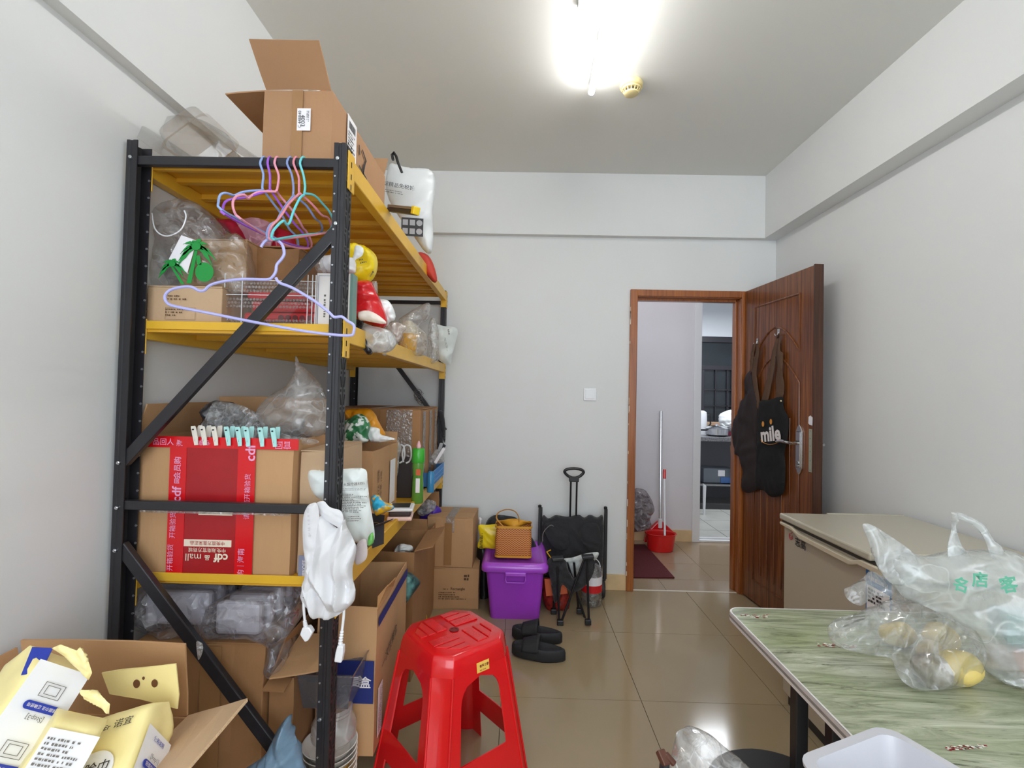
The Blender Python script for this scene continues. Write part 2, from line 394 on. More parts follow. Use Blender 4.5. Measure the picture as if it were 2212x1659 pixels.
# baseboards of beige stone
BASE = mat('beige_stone', 'dcbf93', .35, var=.1, vs=9)
st(MB().box(XL, DX0-.05, YF-.012, YF, 0, .105), 'baseboard_far', BASE, bevel=.002)
st(MB().box(XR-.012, XR, YB, YF-.012, 0, .105), 'baseboard_right', BASE, bevel=.002)
st(MB().box(XL, XL+.012, YB, YF-.012, 0, .105), 'baseboard_left', BASE, bevel=.002)
# window behind the camera
WF = mat('white_aluminium', 'e6e8ea', .4)
wn = MB(); 
for a, b_ in ((-.95, -.90), (.28, .33), (1.5, 1.55)): wn.box(a, b_, YB-.1, YB-.04, .5, 2.6)
for a, b_ in ((.5, .55), (2.55, 2.6)): wn.box(-.95, 1.55, YB-.1, YB-.04, a, b_)
st(wn, 'window_1', WF)
# marks and cracks on the walls
SM = mat('wall_scuff', 'c3c3c0', .8)
# --- door frame and leaf
def wood(name, c1, c2, c3, ax='Z', rough=.34):
    m = bpy.data.materials.new(name); m.use_nodes = True; nt = m.node_tree; N = nt.nodes; L = nt.links; b = N['Principled BSDF']
    tc = N.new('ShaderNodeTexCoord'); mp = N.new('ShaderNodeMapping'); mp.inputs['Scale'].default_value = {'Z': (30, 30, .9), 'X': (.9, 30, 30)}[ax]
    L.new(tc.outputs['Object'], mp.inputs[0]); n = N.new('ShaderNodeTexNoise'); n.inputs['Scale'].default_value = 2.2; n.inputs['Detail'].default_value = 9; n.inputs['Roughness'].default_value = .6; n.inputs['Distortion'].default_value = .6
    L.new(mp.outputs[0], n.inputs['Vector']); r = N.new('ShaderNodeValToRGB'); L.new(n.outputs[0], r.inputs[0])
    e = r.color_ramp.elements; e[0].position = .32; e[0].color = hexc(c1); e[1].position = .68; e[1].color = hexc(c3); q = e.new(.5); q.color = hexc(c2)
    L.new(r.outputs[0], b.inputs['Base Color']); b.inputs['Roughness'].default_value = rough; b.inputs['Coat Weight'].default_value = .35; b.inputs['Coat Roughness'].default_value = .15
    bp = N.new('ShaderNodeBump'); bp.inputs['Strength'].default_value = .25; bp.inputs['Distance'].default_value = .002; L.new(n.outputs[0], bp.inputs['Height']); L.new(bp.outputs[0], b.inputs['Normal'])
    MATS[name] = m; return m
WOOD = wood('brown_wood', '4a230f', '74401d', '93592b')
WOODF = wood('brown_wood_frame', '7c4119', '9c5825', 'ad672f')
drf = thing('door_1', 'dark wood door frame in the far wall, its paint worn at the edges', 'door frame', (1.13, YF, 0)); drf['kind'] = 'structure'
def jamb(x0, x1, xi):     # casing with a rebate step
    m = MB(); s = 1 if xi > x0 else -1
    m.box(min(x0, x1), max(x0, x1), YF-.022, YF+.05, 0, DZ+.045)
    m.box(min(x1, x1+.0), max(x1, x1)+.0001, YF, YF+.01, 0, .01)
    return m
m = MB(); m.box(DX0-.052, DX0-.004, YF-.022, YF+.03, 0, DZ+.048); m.box(DX0-.02, DX0, YF-.012, YF+.04, 0, DZ); m.box(DX0-.05, DX0+.012, YF+.04, YF+WT+.01, 0, DZ+.03)
m.build('jamb', WOODF, drf, bevel=.003)
m = MB(); m.box(DX1+.004, DX1+.052, YF-.022, YF+.03, 0, DZ+.048); m.box(DX1, DX1+.02, YF-.012, YF+.04, 0, DZ); m.box(DX1-.012, DX1+.05, YF+.04, YF+WT+.01, 0, DZ+.03)
m.build('jamb', WOODF, drf, bevel=.003)
m = MB(); m.box(DX0-.004, DX1+.004, YF-.022, YF+.03, DZ+.004, DZ+.048); m.box(DX0, DX1, YF-.012, YF+.04, DZ, DZ+.02); m.box(DX0, DX1, YF+.04, YF+WT+.01, DZ-.015, DZ+.03)
m.build('lintel', WOODF, drf, bevel=.003)
m = MB(); rd = random.Random(5)
for k in range(16):
    z = rd.uniform(.05, 1.9); h = rd.uniform(.01, .05); m.box(DX0-.0535, DX0-.0518+rd.uniform(0, .004), YF-.0235, YF-.018, z, z+h)
m.build('chipped_paint', mat('chip', 'd9cdbd', .8), drf, kind='stuff')
MB().box(DX0-.03, DX1, YF-.004, YF+.01, 0, .0025).build('threshold_filler', mat('filler', 'dcd6c8', .8), drf)
# leaf, opened into the room almost at a right angle
HP = Vector((DX1+.024, YF-.03, 0)); FP = Vector((1.572, 2.60, 0))
dl = thing('door_leaf', 'open brown wood door with pressed arch panels, aprons hanging on it', 'door', (HP.x, HP.y, 0))
DM = basis(FP, (HP-FP), (0, 0, 1))         # x: free edge -> hinge, y: up, z: ?
if (DM.to_3x3() @ Vector((0, 0, 1))).x > 0:  # want z to point into the room (-x)
    DM = basis(FP, (HP-FP), (0, 0, 1)); DZs = -1
else: DZs = 1
def dp(u, v, w_=0): return DM @ Vector((u, v, w_*DZs))      # u from free edge, v up, w out towards the room
LW = (HP-FP).length; LH = 2.03; z0 = .012
m = MB(); m.prism([(0, z0), (LW, z0), (LW, LH), (0, LH)], -.042, 0, dp); m.build('panel', WOOD, dl, bevel=.002)
MB().prism([(-.003, z0), (.004, z0), (.004, LH+.004), (-.003, LH+.004)], -.046, .004, dp).build('edge_strip', wood('dark_edge', '30180c', '43220f', '5a3018'), dl)
# pressed mouldings: raised ribbons
def ribbon(pts, r=.006): 
    mm = MB(); mm.tube([dp(u, v, .001) for u, v in pts], r, 6); return mm
def arcp(u0, u1, v0, v1, up=.06):
    n = 14; return [(u0+(u1-u0)*t/n, v0+(v1-v0)*t/n+up*math.sin(PI*t/n)) for t in range(n+1)]
ribbon([(.12, .15), (.12, 1.28)]+arcp(.12, LW-.12, 1.40, 1.40, .16)[0:]+[(LW-.12, 1.28), (LW-.12, .15), (.12, .15)]).build('moulding', WOOD, dl, smooth=True)
ribbon([(.12, 1.90), (LW-.12, 1.90), (LW-.12, 1.62)]+arcp(LW-.12, .12, 1.58, 1.58, .16)+[(.12, 1.62), (.12, 1.90)]).build('moulding', WOOD, dl, smooth=True)
for k in range(5):
    u = .2+k*(LW-.4)/4; ribbon([(u, .2), (u, 1.2)], .0035).build('groove_bead', WOOD, dl, smooth=True)
# lock plate, lever handle, edge plate, sticker
CH_ = mat('chrome', 'cfcfd2', .12, metal=1)
hp = MB(); hp.prism([(.085, .93), (.098, .905), (.112, .89), (.126, .905), (.139, .93), (.139, 1.13), (.126, 1.155), (.112, 1.17), (.098, 1.155), (.085, 1.13)], 0, .008, dp); hp.prism([(.094, .93), (.13, .93), (.13, 1.13), (.094, 1.13)], .008, .013, dp)
hpo = hp.build('lock_plate', CH_, dl, bevel=.002, label='chrome plate with pointed ends')
lv = MB(); lv.tube([dp(.112, 1.065, .01), dp(.112, 1.065, .05), dp(.13, 1.068, .058), dp(.19, 1.07, .06), dp(.235, 1.062, .058)], .008, 10, rs=[.009, .009, .009, .0085, .007]); lv.build('lever', CH_, hpo, smooth=True)
kh = MB(); kh.tube([dp(.112, .955, .01), dp(.112, .955, .018)], .012, 14); kh.tube([dp(.112, .94, .008), dp(.112, .94, .02)], .006, 8); kh.build('keyhole', GALV, hpo, smooth=True)
ep = MB(); ep.prism([(.014, .92), (.038, .92), (.038, 1.15), (.014, 1.15)], 0, .0015, dp); epo = ep.build('edge_plate', mat('pale_metal', 'b9c0ae', .4, metal=.6), dl)
m = MB(); 
for v in (.93, .98, 1.03, 1.06, 1.10, 1.14): m.tube([dp(.026, v, .001), dp(.026, v, .003)], .0035, 8)
m.build('screw', GALV, epo, smooth=True)
m = MB(); m.prism([(.012, 1.17), (.03, 1.172), (.041, 1.18), (.039, 1.215), (.026, 1.222), (.010, 1.212)], 0, .003, dp); m.build('paper_scrap', LABEL, dl)
m = MB(); m.tube([dp(.112, 1.065, -.042), dp(.112, 1.065, -.08), dp(.04, 1.065, -.085)], .008, 8); m.build('outer_lever', CH_, dl, smooth=True)
for v in (.3, 1.0, 1.75):
    m = MB(); m.tube([(DX1+.035, YF-.028, v), (DX1+.035, YF-.028, v+.09)], .007, 8); m.build('hinge', GALV, dl, smooth=True)
# light switch
sw = thing('light_switch', 'white square light switch on the far wall left of the door', 'switch', at(1274, 852, Y=YF))
c_ = at(1274, 852, Y=YF)
MB().box(c_.x-.043, c_.x+.043, YF-.009, YF, c_.z-.043, c_.z+.043).build('plate', WPL, sw, bevel=.004)
MB().box(c_.x-.031, c_.x+.031, YF-.013, YF-.009, c_.z-.031, c_.z+.031).build('rocker', WPL, sw, bevel=.002)
# ceiling tube lamp
EM = mat('lamp_glow', (1, .985, .965, 1), .5, emit=29)
tl = thing('ceiling_tube_lamp', 'long glowing tube lamp fixed to the ceiling', 'lamp', (.30, 1.7, ZC))
e0, e1 = Vector((.318, 2.30, 0)), Vector((.285, 1.08, 0))
m = MB(); m.bar((e0.x, e0.y, ZC-.021), (e1.x, e1.y, ZC-.021), .024, .042); m.build('mount', WPL, tl, bevel=.002)
m = MB(); m.tube([(e0.x, e0.y-.004, ZC-.056), (e0.x, e0.y-.02, ZC-.056), (e1.x, e1.y+.02, ZC-.056)], .0145, 14); m.build('tube', EM, tl, smooth=True)
m = MB(); m.tube([(e1.x, e1.y+.02, ZC-.056), (e1.x, e1.y, ZC-.056)], .016, 12); m.build('end_cap', WPL, tl, smooth=True)
fill_tube = thing('ceiling_tube_lamp', 'added tube lamp for fill light, unseen on the ceiling behind the viewer', 'lamp', (.28, -.9, ZC))  # extra lamp added out of view to soften and spread the overhead light
m = MB(); m.bar((.28, -.3, ZC-.021), (.28, -1.5, ZC-.021), .024, .042); m.build('mount', WPL, fill_tube, bevel=.002)
m = MB(); m.tube([(.28, -.31, ZC-.056), (.28, -1.49, ZC-.056)], .0145, 14); m.build('tube', EM, fill_tube, smooth=True)
# small clip on the ceiling, top edge of the photo
c_ = at(1255, 2, Z=ZC); MB().box(c_.x-.012, c_.x+.012, c_.y-.012, c_.y+.02, ZC-.012, ZC).build('cable_clip', mat('clip_grey', 'a8adac', .5), label='small grey clip on the ceiling left of the tube lamp', cat='clip', bevel=.002)
# smoke detector
c_ = at(1364, 180, Z=ZC); sd = thing('smoke_detector', 'yellowed round smoke detector on the ceiling beside the tube lamp', 'smoke detector', (c_.x, c_.y, ZC))
YW = mat('yellowed_plastic', 'e6d69c', .45)
cc = (c_.x, c_.y, ZC)
MB().lathe([(.052, 0), (.054, -.006), (.054, -.020), (.050, -.024)], cc, 36).build('base', YW, sd, smooth=True)
MB().lathe([(.045, -.024), (.047, -.030), (.044, -.034)], cc, 36).build('ring', YW, sd, smooth=True)
m = MB()
for k in range(14):
    a = 2*PI*k/14; m.bar((cc[0]+.040*math.cos(a), cc[1]+.040*math.sin(a), ZC-.034), (cc[0]+.033*math.cos(a), cc[1]+.033*math.sin(a), ZC-.047), .004, .004)
m.build('cage', YW, sd); MB().lathe([(.033, -.030), (.028, -.047)], cc, 24).build('sensor', mat('sensor_brown', '5b4f36', .6), sd, smooth=True)
MB().lathe([(.034, -.046), (.034, -.052), (.026, -.056)], cc, 30).build('cap', YW, sd, smooth=True)

# ------------------------------------------------------------------ hall and kitchen beyond the door
HY = 4.46
b = MB(); b.box(.2, 1.655, HY, HY+.1, 0, 2.75); st(b, 'wall_hall', HALLW)
st(MB().box(.1, .2, YF+WT, HY+.1, 0, 2.75), 'wall_hall_left', HALLW); st(MB().box(2.9, 3.0, YF+WT, HY+.1, 0, 2.75), 'wall_hall_right', HALLW)
st(MB().box(.1, 4.3, YF+WT, 7.4, 2.76, 2.84), 'ceiling_hall', CEIL)
b = MB(); b.box(2.5, 4.3, HY, HY+.1, 0, 2.75); b.box(1.655, 2.5, HY, HY+.1, 2.35, 2.75); st(b, 'wall_hall_side', HALLW)
st(MB().box(.2, 1.60, HY-.012, HY, 0, .105), 'baseboard_hall', BASE, bevel=.002)
d2 = MB(); d2.box(1.60, 1.668, HY-.014, HY+.11, 0, 2.35); d2.box(2.46, 2.52, HY-.014, HY+.11, 0, 2.35); d2.box(1.60, 2.52, HY-.014, HY+.11, 2.3, 2.36); d2.box(1.66, 2.46, HY-.014, HY+.08, 0, .02); d2.box(1.66, 2.46, HY+.02, HY+.04, .02, .035)
d2.build('door_2', WF, kind='structure', label='white aluminium frame of the kitchen doorway', bevel=.003)
KY = 6.7
b = MB(); b.box(1.5, 4.3, KY, KY+.1, 0, .95); b.box(1.5, 4.3, KY, KY+.1, 2.16, 2.75); b.box(1.5, 1.9, KY, KY+.1, .95, 2.16); st(b, 'wall_kitchen', mat('kitchen_wall', 'dfe4e8', .6))
st(MB().box(1.5, 1.6, HY+.1, KY, 0, 2.75), 'wall_kitchen_left', HALLW); st(MB().box(4.2, 4.3, HY+.1, KY, 0, 2.75), 'wall_kitchen_right', HALLW)
DG = mat('dark_aluminium', '35343a', .4); GL = mat('dark_glass', '2a3236', .08, spec=.8, var=.3, vs=3)
kw_ = thing('window_2', 'dark framed sliding kitchen window seen through the doorway', 'window', (2.6, KY, .95)); kw_['kind'] = 'structure'
m = MB(); m.box(1.9, 4.2, KY, KY+.06, 2.08, 2.16); m.box(1.9, 4.2, KY-.01, KY+.06, 1.70, 1.76); m.box(1.9, 4.2, KY, KY+.06, .95, 1.0)
for x in (1.9, 2.34, 2.50, 2.92, 3.4): m.box(x, x+.05, KY-.005, KY+.06, .95, 1.72 if x != 1.9 else 2.16)
m.build('window_frame', DG, kw_, bevel=.003)
for x0, x1, z0_, z1_ in ((1.95, 2.34, 1.0, 1.7), (2.39, 2.5, 1.0, 1.7), (2.55, 2.92, 1.0, 1.7), (2.97, 4.2, 1.0, 1.7), (1.95, 4.2, 1.76, 2.08)):
    MB().box(x0, x1, KY+.03, KY+.04, z0_, z1_).build('pane', GL, kw_)
m = MB()
for x in (2.70, 2.86): m.box(x, x+.012, KY+.0, KY+.03, 1.0, 1.7)
for z in (1.2, 1.42): m.box(2.55, 2.92, KY, KY+.03, z, z+.012)
m.build('security_bars', DG, kw_)
# kitchen counter with shelf
kc = thing('kitchen_counter', 'grey kitchen worktop on metal legs beneath the dark window', 'counter', (2.6, 6.0, 0))
GRN = mat('speckled_worktop', '8b8b8d', .35, col2='4e4e52', vs=60)
MB().box(1.75, 3.6, 5.75, 6.45, .80, .85).build('worktop', GRN, kc, bevel=.004)
for x in (2.10, 3.4):
    for y in (5.8, 6.4): MB().box(x, x+.03, y, y+.03, 0, .8).build('leg', GALV, kc)
MB().box(1.8, 3.6, 5.8, 6.4, .27, .29).build('lower_shelf', GALV, kc)
MB().box(1.62, 3.6, 6.48, 6.52, 0, .80).build('back_panel', mat('grey_panel', '8f8f96', .6), kc)
def kthing(nm, lb, ct, px, py, Y): return thing(nm, lb, ct, at(px, py, Y=Y))
o_ = at(1548, 958, Y=5.95); k = thing('cooking_pot', 'steel cooking pot on the kitchen worktop', 'pot', (o_.x, o_.y, .85))
MB().lathe([(.10, 0), (.13, .02), (.135, .09), (.14, .095), (.13, .095), (.12, .02)], (o_.x, o_.y, .85), 24).build('body', STEEL, k, smooth=True)
MB().lathe([(.14, .096), (.10, .12), (.02, .13), (.015, .15)], (o_.x, o_.y, .85), 24).build('lid', STEEL, k, smooth=True)
m = MB(); m.box(o_.x-.30, o_.x-.13, o_.y-.012, o_.y+.012, .91, .93); m.build('handle', BLKP, k, bevel=.004)
o_ = at(1570, 950, Y=6.15); MB().box(o_.x-.08, o_.x+.14, 6.1, 6.3, .85, .93).build('food_box', mat('pink_plastic', 'd94a70', .4), label='pink plastic food box on the kitchen worktop behind the pot', cat='box', bevel=.008)
o_ = at(1540, 925, Y=6.3); MB().box(o_.x-.14, o_.x+.2, 6.31, 6.42, .85, 1.0).build('carton', CARD2, label='low tan carton at the back of the kitchen worktop', cat='carton', bevel=.003)
pillow('plastic_bag', WBAG, [(1556, 925), (1553, 905), (1560, 893), (1575, 886), (1592, 888), (1605, 900), (1607, 925), (1590, 930), (1570, 930)], Y=6.05, thick=.10, cr=.02, cs=18, res=20, label='crumpled white plastic bag on the kitchen worktop', cat='bag')
o_ = at(1520, 925, Y=6.15); k = thing('water_jug', 'white jug with black handle at the left of the worktop', 'jug', (o_.x-.01, 6.2, .85))
MB().lathe([(.065, 0), (.07, .05), (.065, .25), (.06, .28), (.03, .30)], (o_.x-.01, 6.2, .85), 20).build('body', WPL, k, smooth=True)
m = MB(); m.tube([(o_.x+.05, 6.2, 1.11), (o_.x+.10, 6.2, 1.10), (o_.x+.105, 6.2, .98), (o_.x+.055, 6.2, .93)], .01, 8); m.build('handle', BLKP, k, smooth=True)
o_ = at(1548, 1092, Y=5.95); k = thing('storage_bin', 'clear plastic bin with a white label on the shelf under the worktop', 'bin', (o_.x, 5.95, .29))
MB().box(o_.x-.2, o_.x+.16, 5.85, 6.1, .295, .47).build('body', mat('cloudy_plastic', '7e8790', .4, trans=.3), k, bevel=.01)
MB().box(o_.x-.03, o_.x+.05, 5.846, 5.85, .38, .45).build('label_card', LABEL, k); MB().box(o_.x-.0, o_.x+.15, 5.842, 5.85, .30, .37).build('blue_content', mat('blue_stuff', '4a6fa8', .6), k)
o_ = at(1572, 1050, Y=5.95); k = thing('wok', 'dark wok standing on the shelf under the worktop', 'pan', (o_.x, 5.9, .29))
MB(fr((o_.x+.12, 5.83, .45), 0, R(75))).lathe([(.02, 0), (.10, .02), (.15, .06), (.155, .062), (.10, .03), (.02, .01)], (0, 0, 0), 24).build('bowl', mat('dark_pan', '3a3a3e', .25, metal=.8), k, smooth=True)
MB().tube([(o_.x+.0, 5.83, .55), (o_.x-.02, 5.83, .75)], .012, 8).build('handle', mat('wood_handle', '9a7a55', .6), k, smooth=True)
m = MB(); m.slab([at(1520, 1130, Y=5.5), at(1520, 1045, Y=5.5), at(1526, 1050, Y=5.5), at(1523, 1125, Y=5.5)], .03); m.build('cutting_board', WPL, label='white board leaning at the left of the kitchen shelf', cat='board', bevel=.003)
o_ = at(1555, 1110, Z=0); m = MB(); m.box(1.75, 3.6, 5.78, 5.84, 0, .06); m.build('plinth', mat('plinth_dark', '3c3b3c', .6), kc)
# broom, dustpan, rubbish bag, mat in the hall
k = thing('broom', 'steel-handled broom standing in the red dustpan against the hall wall', 'broom', at(1425, 1165, Y=4.3))
MB().tube([at(1426, 1135, Y=4.30), at(1428, 888, Y=4.40)], .013, 10).build('handle', CH_, k, smooth=True)
MB().tube([at(1426, 1140, Y=4.30), at(1426, 1120, Y=4.30)], .018, 10).build('collar', WPL, k, smooth=True)
m = MB(); p = [at(x, y, Y=4.30) for x, y in ((1422, 1127), (1432, 1127), (1456, 1150), (1458, 1168), (1392, 1172), (1397, 1152))]; m.slab(p, -.05, (0, -1, 0)); m.build('head', REDP, k, bevel=.006)
k = thing('dustpan', 'red bucket-shaped dustpan with a white stick handle in the hall', 'dustpan', at(1430, 1190, Z=0))
o_ = at(1430, 1192, Z=0); m = MB(); m.lathe([(.10, 0), (.105, .004), (.125, .14), (.135, .145), (.13, .15), (.118, .14), (.098, .008)], (o_.x, 4.19, 0), 28, 1, .75); m.build('pan', mat('red_bucket', 'd5201f', .3), k, smooth=True)
MB().tube([(o_.x+.015, 4.12, .10), at(1435, 1030, Y=4.25)], .009, 10).build('handle', WPL, k, smooth=True)
MB().tube([at(1435, 1034, Y=4.248), at(1435.5, 1014, Y=4.26)], .013, 10).build('grip', REDP, k, smooth=True)
pillow('rubbish_bag', film('grey_film', 'a8a0a4', .45, hz2=.75, wh='b9b2b6'), [(1366, 1060), (1380, 1055), (1395, 1062), (1406, 1080), (1412, 1100), (1402, 1120), (1405, 1140), (1385, 1148), (1360, 1148), (1350, 1110)], Y=4.2, thick=.09, cr=.02, cs=18, res=26, label='grey translucent rubbish bag leaning behind the left door jamb', cat='bag')
MB().box(.6, 1.02, 4.34, 4.44, 0, .25).build('waste_bin', mat('dark_red_plastic', '8e1a20', .4), label='dark red waste bin under the grey rubbish bag in the hall', cat='bin', bevel=.01)
m = MB(); p = [at(x, y, Z=0) for x, y in ((1330, 1249), (1457, 1250), (1393, 1178), (1330, 1178))]; m.slab([Vector((q.x, q.y, .002)) for q in p], .008, (0, 0, 1))
m.build('door_mat', mat('maroon_carpet', '5a1a20', .95, bump=.6, bs=300, var=.2, vs=120), label='dark maroon doormat on the hall tiles behind the left jamb', cat='mat')
# ------------------------------------------------------------------ steel shelving rack
RX0, RX1, RY0, RY1 = -1.122, -.497, 1.337, 3.272
S1, S2, S3, S4 = 1.972, 1.494, .768, .165
rk = thing('shelving_rack', 'black and yellow steel storage rack along the left wall, four shelves', 'shelving', ((RX0+RX1)/2, RY0, 0))
def post(xo, s, y0, y1, zt):     # C channel, web at xo, flanges towards s
    f = .034; t = .003
    pl = [(xo, y0+.004), (xo+s*.004, y0), (xo+s*.012, y0), (xo+s*.014, y0+.0025), (xo+s*.020, y0+.0025), (xo+s*.022, y0), (xo+s*f, y0), (xo+s*f, y0+t), (xo+s*.006, y0+t+.003), (xo+s*t, y0+.012),
          (xo+s*t, y1-.012), (xo+s*.006, y1-t), (xo+s*f, y1-t), (xo+s*f, y1), (xo+s*.004, y1), (xo, y1-.004), (xo, (y0+y1)/2+.006), (xo+s*.002, (y0+y1)/2+.003), (xo+s*.002, (y0+y1)/2-.003), (xo, (y0+y1)/2-.006)]
    return MB().prism(pl, 0, zt).build('post', BLACKM, rk)
post(RX0, 1, RY0, RY0+.055, 1.995); post(RX1, -1, RY0, RY0+.055, 1.995); post(RX0, 1, RY1-.055, RY1, 1.985); post(RX1, -1, RY1-.055, RY1, 1.985)
HOLE = mat('hole_dark', '08080a', .9); RIV = mat('rivet', 'b9bcc2', .3, metal=.8)
# slotted holes of the right front post, rivet row
m = MB(); z = .06
while z < 1.97:
    for y in (RY0+.014, RY0+.040):
        a = -.0035 if y < RY0+.02 else .0035
        m.prism([(y-.0036-a, z), (y+.0036-a, z), (y+.0036+a, z+.030), (y-.0036+a, z+.030)], RX1-.0001, RX1+.0006, lambda u, v, w: (w, u, v))
        m.prism([(y-.0035, z+.037), (y+.0035, z+.037), (y+.0035, z+.044), (y-.0035, z+.044)], RX1-.0001, RX1+.0006, lambda u, v, w: (w, u, v))
    z += .05
m.build('slot_holes', HOLE, rk, kind='stuff')
m = MB(); z = .1
while z < 1.95:
    m.lathe([(.0032, 0), (.0026, .0015)], (0, 0, 0), 6) if False else m.tube([(RX1-.029, RY0+.0005, z), (RX1-.029, RY0-.0015, z)], .0028, 6)
    m.tube([(RX0+.0285, RY1-.054, z), (RX0+.0285, RY1-.0565, z)], .003, 6); m.tube([(RX0+.031, RY0+.053, z), (RX0+.031, RY0+.0505, z)], .0035, 6); z += .05
m.build('rivets', RIV, rk, kind='stuff')
def brace(p, q, w=.030, nm='brace', mt=BLACKM):
    m = MB(); p, q = Vector(p), Vector(q); m.bar(p, q, .020, w, (0, 0, 1) if abs((q-p).normalized().z) < .9 else (1, 0, 0)); return m.build(nm, mt, rk, bevel=.003)
yb = RY0+.014
P_ = lambda x, y: at(x, y, Y=yb)
brace((RX0+.01, yb, P_(520, 352).z), (RX1-.006, yb, P_(520, 352).z), .026)
brace((RX0+.01, yb, P_(450, 1094).z), (RX1-.006, yb, P_(450, 1094).z), .026)
brace(P_(268, 998), P_(735, 492), .032); brace(P_(262, 1178), P_(690, 1745), .034)
brace((RX0+.01, yb, .06), (RX1-.006, yb, .06), .026)
yf = RY1-.04; Q_ = lambda x, y: at(x, y, Y=yf)
for zz in (Q_(880, 653).z, Q_(940, 957).z, .1): brace((RX0+.01, yf, zz), (RX1-.006, yf, zz), .024)
brace(Q_(805, 720), Q_(962, 930), .028); brace(Q_(790, 1160), Q_(960, 960), .028)
for p in ((RX0+.018, P_(278, 345).z), (RX0+.018, P_(270, 998).z), (RX0+.018, P_(266, 1094).z), (RX0+.018, P_(262, 1185).z), (RX1-.022, P_(725, 348).z), (RX1-.022, P_(718, 487).z), (RX1-.024, P_(712, 1100).z), (RX1-.024, P_(700, 1545).z)):
    m = MB(); m.tube([(p[0], RY0+.002, p[1]), (p[0], RY0-.005, p[1])], .0052, 6); m.tube([(p[0], RY0-.004, p[1]), (p[0], RY0-.008, p[1])], .003, 6); m.build('bolt', STEEL, rk)
YELD = mat('yellow_deck', 'd9a42e', .45, var=.05, vs=5)
for zi, zt in enumerate((S1, S2, S3, S4)):
    for xo, s in ((RX1, -1), (RX0, 1)):
        y0, y1 = RY0+.058, RY1-.058; t = .030
        pl = [(xo-s*.002, zt+.0), (xo+s*.014, zt+.0), (xo+s*.014, zt-.014), (xo+s*t, zt-.014), (xo+s*t, zt-.056), (xo-s*.002, zt-.056)]
        MB().prism(pl, y0, y1, lambda u, v, w: (u, w, v)).build('long_beam', YEL, rk, bevel=.002)
        for y, d in ((RY0+.058, 1), (RY1-.058, -1)):
            m = MB(); m.box(min(xo-s*.004, xo+s*.0), max(xo-s*.004, xo+s*.0), min(y, y-d*.055), max(y, y-d*.055), zt-.105, zt+.006) if False else None
            m = MB()
            xa, xb = (xo, xo+.004) if s < 0 else (xo-.004, xo)
            m.box(xa, xb, min(y-d*.045, y+d*.006), max(y-d*.045, y+d*.006), zt-.10, zt+.01)
            m.box(min(xo-s*.004, xo+s*.034), max(xo-s*.004, xo+s*.034), min(y, y+d*.004), max(y, y+d*.004), zt-.10, zt+.004)
            br = m.build('beam_bracket', YEL, rk, bevel=.0015)
            m = MB()
            for hz in (.02, .055, .085): m.box(xb-.0002 if s < 0 else xa-.0005, xb+.0005 if s < 0 else xa+.0002, y-d*.026, y-d*.020, zt-hz-.012, zt-hz+.004)
            m.build('hook_slots', HOLE, br, kind='stuff')
    n = 8; L_ = (RY1-RY0-.124)/n
    for k in range(n):
        y0 = RY0+.062+k*L_+.001; y1 = y0+L_-.002; z = zt-.012 if zi else zt-.012
        m = MB(); m.box(RX0+.016, RX1-.016, y0, y1, z-.0015, z)
        m.box(RX0+.016, RX1-.016, y0, y0+.0015, z-.022, z-.001); m.box(RX0+.016, RX1-.016, y1-.0015, y1, z-.022, z-.001)
        m.box(RX0+.03, RX1-.03, y0+.0015, y0+.012, z-.0225, z-.021); m.box(RX0+.03, RX1-.03, y1-.012, y1-.0015, z-.0225, z-.021)
        m.box(RX0+.03, RX1-.03, (y0+y1)/2-.012, (y0+y1)/2+.012, z-.014, z-.001)
        m.build('deck_panel', YELD, rk)
    MB().box(RX0+.034, RX1-.034, RY0+.056, RY0+.061, zt-.026, zt-.002).build('front_lip', YEL, rk, bevel=.001)
T = .012   # decks lie 12 mm under the beam tops
